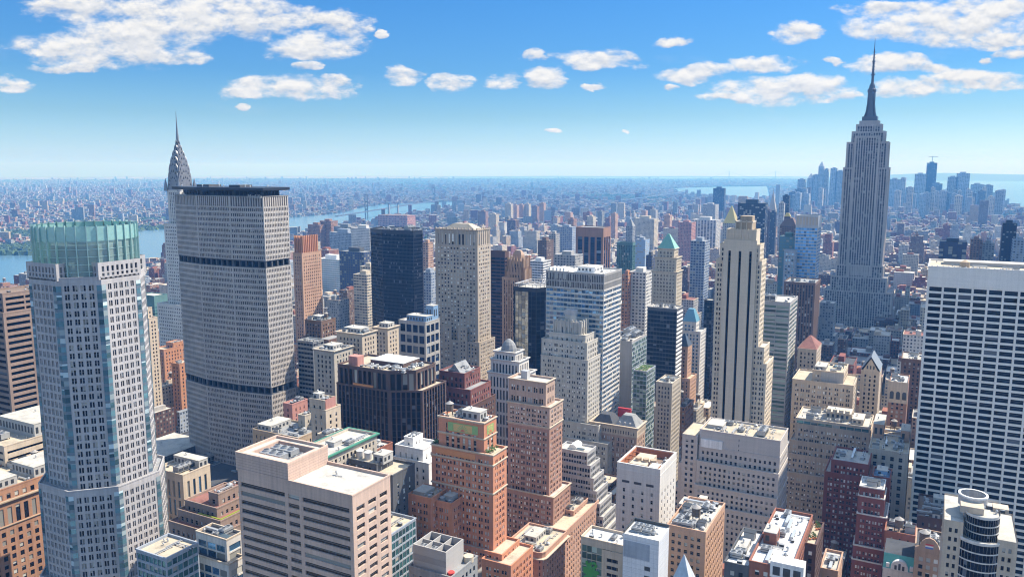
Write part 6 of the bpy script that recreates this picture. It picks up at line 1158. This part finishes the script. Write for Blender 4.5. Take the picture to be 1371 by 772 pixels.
DT = [(1081, 1089, 239, 'bluegrey', 'low pointed tower at the left of the downtown skyline'), (1088, 1096, 234, 'bluegrey', 'stepped blue-grey tower left of the tallest left-hand downtown tower'), (1096, 1103, 223, 'bluegrey', 'spired stone tower, tallest in the left half of the downtown skyline'), (1104, 1109, 226, 'grey', 'narrow flat tower right beside the spired downtown tower'),
      (1112, 1121, 225, 'bluegrey', 'broad dark slab close to the left side of the tallest spired skyscraper'), (1119, 1131, 229, 'grey', 'wide flat slab partly hidden behind the tallest spired skyscraper'), (1068, 1078, 240, 'grey', 'low block at the far left end of the downtown skyline'),
      (1190, 1206, 240, 'bluegrey', 'wide low tower immediately right of the tallest spired skyscraper'), (1206, 1213, 238, 'concrete', 'slim pale downtown tower second right of the spired skyscraper'), (1225, 1240, 233, 'bluegrey', 'broad blue glass tower left of the one topped by a crane'),
      (1248, 1262, 246, 'darkgrey', 'dark block at the foot of the crane-topped tower'), (1269, 1283, 237, 'grey', 'stepped left half of the wide downtown pair'), (1281, 1299, 232, 'bluegrey', 'taller right half of the wide downtown pair'), (1300, 1318, 247, 'bluegrey', 'dark domed waterfront block'),
      (1318, 1330, 248, 'grey', 'flat waterfront block right of the domed one'), (1333, 1340, 256, 'grey', 'small waterfront tower near the harbour'), (1341, 1347, 254, 'concrete', 'last pale waterfront tower before open water'), (1213, 1224, 251, 'grey', 'low grey block between the slim pale and broad blue towers')]
for a, b_, v, w_, l_ in DT: FB(a, b_, v, 5600, w_, l_, cat='skyscraper', name='downtown_tower', dep=60, bay=9, fl=8, win=(.03, .04, .07), cap=('pyr', 34, W(w_), .05) if 'spired stone' in l_ or 'pointed' in l_ else None)
r_, bx = FB(1241, 1255, 218, 5700, 'darkmetal', 'unfinished dark blue tower with a construction crane on top, tallest downtown', cat='skyscraper', name='downtown_tower', dep=60, bay=9, fl=8, win=(.02, .05, .12))
b_ = MB(); xm_, zt_ = (bx[0]+bx[1])/2, bx[4]; b_.box(xm_-1.6, xm_+1.6, 5728, 5731, zt_, zt_+42, mt_metal); b_.box(xm_-22, xm_+30, 5728.5, 5730.5, zt_+36, zt_+38.5, mt_metal); b_.build('crane', r_, (r_.location[0], r_.location[1], 0))
rnd = random.Random(21)
for i in range(46):
    u = rnd.choice([rnd.uniform(1050, 1130), rnd.uniform(1195, 1340), rnd.uniform(1195, 1340)]); w_ = rnd.uniform(5, 11); v = rnd.uniform(250, 264)
    FB(u, u+w_, v, rnd.uniform(4700, 5500), rnd.choice(['grey', 'bluegrey', 'concrete', 'stone', 'cream', 'darkgrey']), 'hazy mid-height block packed into the foot of the downtown skyline', group='blocks at the foot of the downtown skyline', cat='tower', name='downtown_block', dep=50, bay=8, fl=7)

# bridges and power station stacks over the river
def gpt(u, vb, vt):
    x, y = ground(u, vb); r = ray(u, vt); t = (x*fw[0]+y*fw[1])/(r[0]*fw[0]+r[1]*fw[1]); return x, y, EYE+r[2]*t
def bridge(a, b, label, ext=1.0, w=9, name='suspension_bridge', deck=.33):
    (xa, ya, za), (xb, yb, zb) = a, b; za = zb = max(60, (za+zb)/2); L = math.hypot(xb-xa, yb-ya); ux, uy = (xb-xa)/L, (yb-ya)/L; nx, ny = -uy, ux; m = plain('bridge_steel', (.07, .09, .13), .6); root = root_at(name, xa, ya, label, 'bridge'); off = (xa, ya, 0); zd = za*deck
    P = lambda s, n, z: (xa+ux*s+nx*n, ya+uy*s+ny*n, z)
    def beam(bb, s0, s1, n0, n1, z00, z01, z10, z11): bb.loft([[P(s0, n0, z00), P(s0, n1, z00), P(s0, n1, z01), P(s0, n0, z01)], [P(s1, n0, z10), P(s1, n1, z10), P(s1, n1, z11), P(s1, n0, z11)]], m)
    for s in (0, L):
        t = MB()
        for n in (-w, w-3): beam(t, s-3, s+3, n, n+3, 0, za, 0, za)
        for z in (zd+6, (zd+za)/2, za-8): beam(t, s-2, s+2, -w, w, z, z+6, z, z+6)
        t.build('bridge_tower', root, off)
    d = MB(); beam(d, -L*ext*.6, L+L*ext*.6, -w, w, zd-4, zd, zd-4, zd); d.build('deck', root, off)
    for n in (-w, w-1.4):
        c = MB(); pts = [(-L*ext*.55, zd)]+[(0, za)]+[(L*i/14, zd+4+(za-zd-4)*(2*i/14-1)**2) for i in range(1, 14)]+[(L, za), (L+L*ext*.55, zd)]
        for (s0, z0), (s1, z1) in zip(pts, pts[1:]): beam(c, s0, s1, n, n+1.4, z0-1, z0+.6, z1-1, z1+.6)
        c.build('cable', root, off)
bridge(gpt(491, 294, 250), gpt(581, 277, 258), 'blue-grey steel suspension bridge crossing the river beyond the black glass prism', ext=.5, w=8)
bridge(gpt(857, 269, 255), gpt(905, 262, 251), 'faint far suspension bridge left of the lone dark tower', ext=.7, w=12)
bridge(gpt(976, 240.0, 229), gpt(1038, 240.0, 229), 'faint suspension bridge on the horizon left of the downtown skyline', ext=.6, w=25, deck=.3)
for i, (u, l) in enumerate(((521, 'tall grey power station chimney, left of the pair by the river'), (533, 'tall grey power station chimney, right of the pair by the river'))):
    x, y, z = gpt(u, 291, 274); ro = root_at('chimney_stack', x, y, l, 'chimney'); b_ = MB(); b_.cyl(x, y, 0, z, 7, 5, W('concrete'), 12); b_.build('shaft', ro, (x, y, 0)); b_ = MB(); b_.cyl(x, y, z, z+5, 5.4, 5.2, mt_dk, 12); b_.build('rim', ro, (x, y, 0))
FB(506, 545, 289, 2750, 'rose', 'long reddish power station building below the pair of chimneys', cat='power station', name='power_station', dep=60, bay=8, fl=9, cap=('pyr', 1, RM('brown'), .98))

# ================================================================== ordinary blocks between the landmarks
PAL = ['tan', 'paletan', 'brown', 'stone', 'limestone', 'cream', 'grey', 'concrete', 'stone', 'umber', 'peach', 'whitestone', 'bluegrey', 'redbrick', 'concrete', 'darkbrown', 'brick', 'orange']
CM = {k: citym('block_'+k, WALLS[k], (.035, .045, .06), .48, .52, .3) for k in PAL}
CNAME = dict(tan='tan', paletan='pale tan', brown='brown', brick='brick', stone='grey stone', limestone='pale limestone', cream='cream', orange='orange brick', grey='grey', concrete='concrete', redbrick='dark red brick', umber='dark brown', darkbrown='blackish brown', peach='peach', whitestone='off-white', bluegrey='blue-grey')
RK = ['light', 'light', 'tan', 'grey', 'grey', 'dark', 'white', 'brown', 'white', 'red']
rnd = random.Random(7)
LOTS = []
def hits(x0, x1, y0, y1, g=1.0): return any(a < x1+g and b > x0-g and c < y1+g and d > y0-g for a, b, c, d in FOOT)
def in_view(x, y, z=0, m=60):
    u, v, Z = proj(x, y, z); return Z > 60 and -m < u < 1371+m and v < 900
def lot_height(x, y):
    if y < 620: return rnd.uniform(20, 50) if (x > -300 or rnd.random() < .75) else rnd.uniform(45, 72)
    if y < 1400: return rnd.choice([rnd.uniform(18, 45), rnd.uniform(35, 70), rnd.uniform(30, 62)]) if rnd.random() < .94 else rnd.uniform(70, 105)
    return rnd.uniform(14, 34) if rnd.random() < .8 else (rnd.uniform(34, 62) if rnd.random() < .9 else rnd.uniform(60, 100))
def make_lots():
    ax = [(-1500, 10)]+[(-1310, 10)]+AVE_X+[(700, 15), (980, 15), (1260, 15)]
    ys = [41+80.5*i for i in range(1, 42)]
    for (xa, ha), (xb, hb) in zip(ax, ax[1:]):
        for y0, y1 in zip(ys, ys[1:]):
            a, b, c, d = xa+ha, xb-hb, y0+8, y1-8
            if y0 > 2300 and rnd.random() < .0: continue
            mid = (c+d)/2
            for row in (0, 1):
                x = a
                while x < b-8:
                    w = rnd.uniform(12, 30) if y0 < 1600 else rnd.uniform(18, 46)
                    if x+w > b-8: w = b-x
                    r0, r1 = (c, mid-1.5-rnd.random()*4) if row == 0 else (mid+1.5+rnd.random()*4, d)
                    x0, x1 = x+.15, x+w-.15; x += w
                    if not (in_view(x0, r0) or in_view(x1, r1) or in_view(x1, r0, 50)): continue
                    g = ground(*[0, 0]) if False else None
                    if inpoly(np.array([x0]), np.array([r0]), WAT[0])[0] or inpoly(np.array([x1]), np.array([r1]), WAT[0])[0]: continue
                    if hits(x0, x1, r0, r1, .5):
                        # try a slimmer lot beside the landmark
                        xm = (x0+x1)/2
                        if not hits(x0, xm, r0, r1, .5): x1 = xm
                        elif not hits(xm, x1, r0, r1, .5): x0 = xm
                        else: continue
                    LOTS.append([x0, x1, r0, r1, lot_height((x0+x1)/2, r0), rnd.choice(PAL), rnd.choice(RK), rnd.random()])
make_lots()
# a few park squares stay open
PARKS = [(-318+12, -165-15, 1990, 2130)]
LOTS = [l for l in LOTS if not any(l[0] < b and l[1] > a and l[2] < d and l[3] > c for a, b, c, d in PARKS)]
def rank_lots():
    V = []; F = []; ID = []
    def addb(x0, x1, y0, y1, z, i):
        k = len(V); V.extend([(x0, y0, 0), (x1, y0, 0), (x1, y1, 0), (x0, y1, 0), (x0, y0, z), (x1, y0, z), (x1, y1, z), (x0, y1, z)])
        for f in ((0, 1, 5, 4), (1, 2, 6, 5), (2, 3, 7, 6), (3, 0, 4, 7), (4, 5, 6, 7)): F.append(tuple(k+q for q in f)); ID.append(i)
    for i, l in enumerate(LOTS): addb(*l[:5], i)
    for B, _ in HEROES:
        zt = B.tiers
        for j, (poly, z, S) in enumerate(zt):
            xs = [q[0] for q in poly]; ys = [q[1] for q in poly]; addb(min(xs), max(xs), min(ys), max(ys), z, -1)
    for o in bpy.data.objects:
        if o.parent is None and o.name.split('.')[0] in ('distant_tower', 'slim_tower', 'apartment_tower', 'slab_block'):
            for c in o.children:
                if c.name.startswith('wall'): bb = [o.location+Vector(q) for q in c.bound_box]; addb(min(q.x for q in bb), max(q.x for q in bb), min(q.y for q in bb), max(q.y for q in bb), max(q.z for q in bb), -1)
    T = BVHTree.FromPolygons(V, F); cnt = {}; eye = Vector((0, 0, EYE)); nx, ny = 400, 190
    for i in range(nx):
        for j in range(ny):
            u, v = (i+.5)*1371/nx, 232+(j+.5)*(772-232)/ny; h = T.ray_cast(eye, Vector(ray(u, v)).normalized())
            if h[2] is not None and ID[h[2]] >= 0: cnt[ID[h[2]]] = cnt.get(ID[h[2]], 0)+1
    return cnt
SEEN = rank_lots()
REFS = []
for B, _ in HEROES:
    if B.ref: p, z, _s = B.tiers[0]; cx = sum(q[0] for q in p)/len(p); cy = sum(q[1] for q in p)/len(p); u, v, Z = proj(cx, cy, z*.75); REFS.append((u, v, Z, B.ref))
def where(l):
    u, v, Z = proj((l[0]+l[1])/2, l[2], l[4]); best = min(REFS, key=lambda r: math.hypot(r[0]-u, (r[1]-v)*1.1)+abs(math.log(r[2]/Z))*60)
    du, dv = u-best[0], v-best[1]
    if best[2] < Z*.8 and abs(du) < 60: return 'beyond the '+best[3]
    if abs(du) > abs(dv)*.8: return ('right of the ' if du > 0 else 'left of the ')+best[3]
    return ('below the ' if dv > 0 else 'above the ')+best[3]
RNAME = dict(light='pale roof', tan='tan roof', grey='grey roof', dark='dark roof', white='white roof', brown='brown roof', red='red roof')
def lot_faces(b, l, m, rm, bulks=True):
    x0, x1, y0, y1, z, _, _, s = l; o = rect(x0, x1, y0, y1); nf = max(1, round(z/3.5))
    for k in range(4):
        p, q = o[k], o[(k+1) % 4]; L = math.hypot(q[0]-p[0], q[1]-p[1]); nb = max(1, round(L/3.1)); b.poly([(*p, 0), (*q, 0), (*q, z), (*p, z)], m, [(k*40, 0), (k*40+nb, 0), (k*40+nb, nf), (k*40, nf)])
    b.poly([(*p, z) for p in o], rm)
def simple_building(l):
    x0, x1, y0, y1, z, wk, rk, s = l; cx, cy = (x0+x1)/2, (y0+y1)/2
    hw = 'low' if z < 32 else ('mid-height' if z < 60 else 'tall'); lab = '%s %s building with a %s, %s' % (hw, CNAME[wk], RNAME[rk], where(l)); lab = ' '.join(lab.split()[:16])
    root = root_at('building', cx, cy, lab, 'building'); off = (cx, cy, 0); b = MB(); rr = random.Random(int(s*1e6)); m = CM[wk]
    o = rect(x0, x1, y0, y1); nf = max(1, round(z/3.5))
    step = z > 40 and rr.random() < .5; zz = z*rr.uniform(.6, .85) if step else z
    def walls(o, za, zb):
        for k in range(4):
            p, q = o[k], o[(k+1) % 4]; L = math.hypot(q[0]-p[0], q[1]-p[1]); nb = max(1, round(L/3.1)); n0, n1 = round(za/3.5), max(round(zb/3.5), round(za/3.5)+1); b.poly([(*p, za), (*q, za), (*q, zb), (*p, zb)], m, [(k*40, n0), (k*40+nb, n0), (k*40+nb, n1), (k*40, n1)])
    walls(o, 0, zz); top = o; r = MB()
    if step: top = [(a[0], a[1]) for a in inset(o, min(3.5, (x1-x0)*.16))]; walls(top, zz-.8, z); r.poly([(*p, zz-.8) for p in o], RM(rk)); ring_part(o, zz, W(wk), root, off, th=.4, inn=.8)
    b.build('wall', root, off); r.poly([(*p, z-.8) for p in top], RM(rk)); r.build('roof', root, off, weld=False); ring_part(top, z, W(wk if rr.random() < .6 else 'paletan'), root, off, th=.4, inn=.8)
    xs = [p[0] for p in top]; ys = [p[1] for p in top]; a0, a1, c0, c1 = min(xs)+.6, max(xs)-.6, min(ys)+.6, max(ys)-.6; zt = z-.8
    if a1-a0 > 6 and c1-c0 > 6:
        w, d, h = (a1-a0)*rr.uniform(.2, .45), (c1-c0)*rr.uniform(.25, .5), rr.uniform(2.5, 5.5); px, py = a0+.5+rr.random()*(a1-a0-w-1), c0+.5+rr.random()*(c1-c0-d-1); pb = MB(); pb.box(px, px+w, py, py+d, zt, zt+h, W(rr.choice([wk, 'concrete', 'brick', 'paletan']))); pb.build('penthouse', root, off)
        near = cy < 900
        n = rr.randint(5, 10) if near else rr.randint(1, 3)
        for _ in range(n):
            k = rr.choice(['ac', 'vent', 'hatch', 'duct', 'sky', 'ac', 'pipe', 'crate', 'fan', 'vent']); x, y = a0+2.5+rr.random()*max(.1, a1-a0-5), c0+2.5+rr.random()*max(.1, c1-c0-5)
            if px-2 < x < px+w+2 and py-2 < y < py+d+2: continue
            put(ME[k], NM[k], root, x, y, zt+.002, rr.choice([0, 1.5708]), rr.uniform(.7, 1.15))
        if rr.random() < (.45 if near else .3): water_tank(root, px+w*.5, py+d*.5, zt+h, rr.uniform(.8, 1.2))
    return root
order = sorted(SEEN, key=lambda i: -SEEN[i]); TOP = set(order[:285])
labs = {}
for i in order[:285]: r = simple_building(LOTS[i]); labs.setdefault(r['label'], []).append(r)
for l, rs in labs.items():
    if len(rs) > 1:
        for r in rs: r['group'] = 'buildings like this %s' % l.split(', ')[-1]
b_ = MB()
for i, l in enumerate(LOTS):
    if i in TOP or (l[3] < 640 and i not in SEEN): continue
    lot_faces(b_, l, CM[l[5]], RM(l[6])); x0, x1, y0, y1, z = l[:5]
    if x1-x0 > 9: a = x0+2+l[7]*(x1-x0-8); b_.box(a, a+4, y0+4, y0+9, z, z+3.2, CM[l[5]])
tag(b_.build('city_blocks', weld=False), 'dense mass of low brick and stone buildings filling the streets beyond the midtown towers', 'buildings', kind='stuff')

# ================================================================== the boroughs beyond: one mass of small houses and one of trees
def far_city():
    rs = np.random.RandomState(5); N = 270000
    d = 2300*np.exp(rs.rand(N)*math.log(22000/2300.)); d = np.where(rs.rand(N) < .0, d, d); th = np.radians(rs.uniform(-35.5, 35.5, N))+HDG
    x, y = -np.sin(th)*d, np.cos(th)*d
    for zone, an_ in ((x < -1500, .62), (x >= -1500, 0.0)):
        ca, sa = math.cos(an_), math.sin(an_); a_, e_ = ca*x+sa*y, -sa*x+ca*y; bw, bl = 78., 210.
        a_ = np.floor(a_/bw)*bw+(a_-np.floor(a_/bw)*bw)*.72; e_ = np.floor(e_/bl)*bl+(e_-np.floor(e_/bl)*bl)*.88; nx_, ny_ = ca*a_-sa*e_, sa*a_+ca*e_; x = np.where(zone, nx_, x); y = np.where(zone, ny_, y)
    keep = np.ones(N, bool)
    for P in WAT: keep &= ~inpoly(x, y, P)
    keep &= ~((y < 3400) & (x > -1480) & (x < 1260))
    for a, b, c, dd in FOOT: keep &= ~((x > a-15) & (x < b+15) & (y > c-15) & (y < dd+15)) if c > 2000 else True
    g = np.sin(x*.0011+1.3)*np.cos(y*.0013+.4)+.6*np.sin(x*.0031+y*.0023)+.5*np.sin(x*.0063-y*.0051)
    tree = g > .62+rs.rand(N)*.7; x, y, d, tree, g = x[keep], y[keep], d[keep], tree[keep], g[keep]; n = len(x)
    man = (x > -1600+.18*(y-2500)) & (y < 7200) & (y > 2300)
    w = rs.uniform(7, 20, n)*(1+d/16000); dp = rs.uniform(7, 17, n)*(1+d/16000); h = rs.uniform(6, 15, n)*(1+(rs.rand(n) < .08)*rs.uniform(.4, 1.5, n)); big = rs.rand(n) < .0035; h = np.where(big, rs.uniform(35, 75, n), h); w = np.where(big, rs.uniform(16, 40, n), w)
    h = np.where(man & (x > -1900) & (rs.rand(n) < .5), h*rs.uniform(1.2, 2.3, n), h)
    def emit(mask, mats, jitter, name, lab, cat, conv):
        xs, ys, ws, ds, hs = x[mask], y[mask], w[mask]/2, dp[mask]/2, h[mask]; k = len(xs); b = MB(); sl = [b.slot(m) for m in mats]; cl = np.sin(xs*.0042+2)*np.cos(ys*.0037)+np.sin(xs*.0013-ys*.0019); mi = np.clip(((cl+2)/4*len(mats)+rs.randn(k)*2.2), 0, len(mats)-1).astype(int)
        an = np.where(xs < -1500, .62, 0.0)+rs.randn(k)*jitter*.3; c, s = np.cos(an), np.sin(an); cor = []
        tp = .55 if conv else 1.0
        for sx, sy in ((-1, -1), (1, -1), (1, 1), (-1, 1)): cor.append((xs+c*sx*ws-s*sy*ds, ys+s*sx*ws+c*sy*ds, xs+(c*sx*ws-s*sy*ds)*tp, ys+(s*sx*ws+c*sy*ds)*tp))
        z0 = np.zeros(k)
        for i in range(4):
            a, e = cor[i], cor[(i+1) % 4]; q = np.stack([np.stack([a[0], a[1], z0], -1), np.stack([e[0], e[1], z0], -1), np.stack([e[2], e[3], hs], -1), np.stack([a[2], a[3], hs], -1)], 1)
            nb = np.maximum(1, np.round(ws/2.2)); nf = np.maximum(1, np.round(hs/3.5)); uv = np.zeros((k, 4, 2)); uv[:, 1, 0] = uv[:, 2, 0] = nb; uv[:, 2, 1] = uv[:, 3, 1] = nf; b.chunk(q, uv, np.array(sl)[mi])
        rsl = [b.slot(RM(r)) for r in ('light', 'grey', 'dark', 'tan', 'dark', 'red', 'grey')] if not conv else sl; q = np.stack([np.stack([cor[i][2], cor[i][3], hs], -1) for i in range(4)], 1); b.chunk(q, None, np.array(rsl)[rs.randint(0, len(rsl), k)])
        tag(b.build(name, weld=False), lab, cat, kind='stuff')
    emit(~tree, [CM[k] for k in ('brick', 'tan', 'cream', 'grey', 'umber', 'redbrick', 'bluegrey', 'brown', 'stone', 'grey')], .15, 'distant_city', 'endless low houses and apartment slabs fading to blue beyond the river', 'city', False)
    h[:] = rs.uniform(7, 15, n); w[:] = w*1.3
    emit(tree | (rs.rand(n) < .34), [plain('far_leaves_a', (.045, .085, .03), .9), plain('far_leaves_b', (.07, .12, .04), .9), plain('far_leaves_c', (.03, .06, .03), .9)], 1.0, 'distant_trees', 'green parks and street trees scattered through the far boroughs', 'trees', True)
far_city()

# ================================================================== haze
def haze():
    m, T = newmat('haze'); v = T.n('ShaderNodeVolumePrincipled', {'Color': (.13, .41, 1.0, 1), 'Density': 1.2e-4, 'Anisotropy': .1, 'Absorption Color': (1, 1, 1, 1)}); T.t.nodes.new('ShaderNodeOutputMaterial'); o = [q for q in T.t.nodes if q.type == 'OUTPUT_MATERIAL'][0]; T.t.links.new(v.outputs[0], o.inputs['Volume'])
    b = MB(); b.box(-29500, 29500, -29500, 29500, -1, 470, m, True); o = b.build('haze'); tag(o, 'thin blue summer haze over the whole city', 'haze', kind='stuff')
haze()

def cloud():  # unseen cloud, there for the shadow it casts
    m, T = newmat('unseen_cloud_vapour'); p = T.n('ShaderNodeBsdfDiffuse', {'Color': (.9, .9, .9, 1)}).outputs[0]; q = T.n('ShaderNodeBsdfTranslucent', {'Color': (.9, .9, .9, 1)}).outputs[0]; out(T, T.n('ShaderNodeMixShader', {0: .4, 1: p, 2: q}).outputs[0])
    rr = random.Random(12); b = MB(); cx, cy, cz = 850.0, 2130.0, 1620.0  # cloud outside the view, placed and shaped for the shadow it casts
    for i in range(46):
        a = rr.random()*6.283; r = math.sqrt(rr.random()); x, y = cx+r*math.cos(a)*225, cy+r*math.sin(a)*370; s = rr.uniform(60, 120)*(1.15-.5*r); n = 14
        rings = [[(x+s*math.cos(t)*math.cos(2*math.pi*k/n+.3*j)*(1+.12*math.sin(3*k+i)), y+s*math.cos(t)*math.sin(2*math.pi*k/n+.3*j)*(1+.12*math.cos(2*k+i)), cz+s*(.55 if t > 0 else .18)*math.sin(t)) for k in range(n)] for j, t in enumerate([-1.4, -.8, -.3, .2, .65, 1.05, 1.4])]
        b.loft(rings, m)
    tag(b.build('cloud'), 'unseen low flat-bottomed cumulus cloud whose shadow darkens the blocks around the tallest tower', 'cloud', kind='stuff')
cloud()

# ================================================================== single windows of the nearest buildings become parts of their own
def pick_windows():
    C.view_layer.update(); eye = Vector((0, 0, EYE))
    n_b = 0
    for B, win in HEROES:
        if not win or B.glz is None: continue
        me = B.glz.data; nv = len(me.vertices); co = np.empty(nv*3, np.float32); me.vertices.foreach_get('co', co); co = co.reshape(-1, 4, 3).astype(float)+np.array(B.off); cen = co.mean(1)
        e1 = co[:, 1]-co[:, 0]; e2 = co[:, 3]-co[:, 0]; nn = np.cross(e1, e2); A = np.linalg.norm(nn, axis=1); nn = nn/A[:, None]; dv = np.array([0, 0, EYE])-cen; L = np.linalg.norm(dv, axis=1); fac = (nn*dv).sum(1)/L
        Zc = (cen-np.array([0, 0, EYE]))@np.array(fw); U = 685.5+FPX*((cen-np.array([0, 0, EYE]))@np.array(rt))/Zc; Vv = 386-FPX*((cen-np.array([0, 0, EYE]))@np.array(up))/Zc
        ar = A*fac/(Zc**2)*FPX**2; ok = (fac > .12) & (U > 0) & (U < 1371) & (Vv > 0) & (Vv < 772) & (ar > 3.0); idx = np.where(ok)[0]; idx = idx[np.argsort(-ar[idx])][:420]
        sel = []; step = max(1, len(idx)//300)
        for i in idx:
            if len(sel) >= 95: break
            o = eye; dr = Vector(cen[i])-eye; ln = dr.length; dr.normalize(); st_ = 2.0
            hit = BVH.ray_cast(eye, dr, ln-1.2) if BVH else (None,)*4
            if hit[0] is None: sel.append(i)
        if len(sel) < 8: continue
        uv = np.empty(len(me.loops)*2, np.float32); me.uv_layers[0].data.foreach_get('uv', uv); uv = uv.reshape(-1, 4, 2); mats = list(me.materials); mi = np.empty(len(me.polygons), np.int32); me.polygons.foreach_get('material_index', mi); ss = set(sel)
        fr = mt_frame
        for i in sel:
            b = MB(); q = co[i]; b.poly([tuple(p) for p in q], mats[mi[i]], [tuple(t) for t in uv[i]]); n3 = nn[i]*.07; d1 = e1[i]/np.linalg.norm(e1[i])*.09; d2 = e2[i]/np.linalg.norm(e2[i])*.09; mid = q[0]+e2[i]*.52
            for a_, c_ in ((mid, mid+e1[i]), (q[0], q[0]+e1[i])): b.poly([tuple(a_+n3), tuple(c_+n3), tuple(c_+d2+n3), tuple(a_+d2+n3)], fr); b.poly([tuple(a_+d2), tuple(a_+d2+n3), tuple(c_+d2+n3), tuple(c_+d2)][::-1], fr)
            b.build('window', B.root, B.off, weld=False)
        rest = [i for i in range(len(co)) if i not in ss]; b = MB(); b.mats = mats; b.ch.append((co[rest], uv[rest].astype(float), mi[rest])); old = B.glz; pr = old.parent; bpy.data.objects.remove(old); g = b.build('glazing', B.root, B.off, weld=False); g['kind'] = 'stuff'; B.glz = g; n_b += 1
mt_frame = plain('window_frame', (.30, .29, .27), .6)
def wall_bvh():
    V = []; F = []
    for B, _ in HEROES:
        for poly, z, S in B.tiers:
            n = len(poly); k = len(V); ip = inset(poly, .9); V.extend([(*p, 0) for p in ip]+[(*p, z) for p in ip]); F.extend([(k+i, k+(i+1) % n, k+n+(i+1) % n, k+n+i) for i in range(n)]); F.append(tuple(k+n+i for i in range(n)))
    for i in TOP:
        x0, x1, y0, y1, z = LOTS[i][:5]; k = len(V); o = rect(x0, x1, y0, y1); V.extend([(*p, 0) for p in o]+[(*p, z) for p in o]); F.extend([(k+j, k+(j+1) % 4, k+4+(j+1) % 4, k+4+j) for j in range(4)]); F.append((k+4, k+5, k+6, k+7))
    return BVHTree.FromPolygons(V, F)
BVH = wall_bvh()
pick_windows()
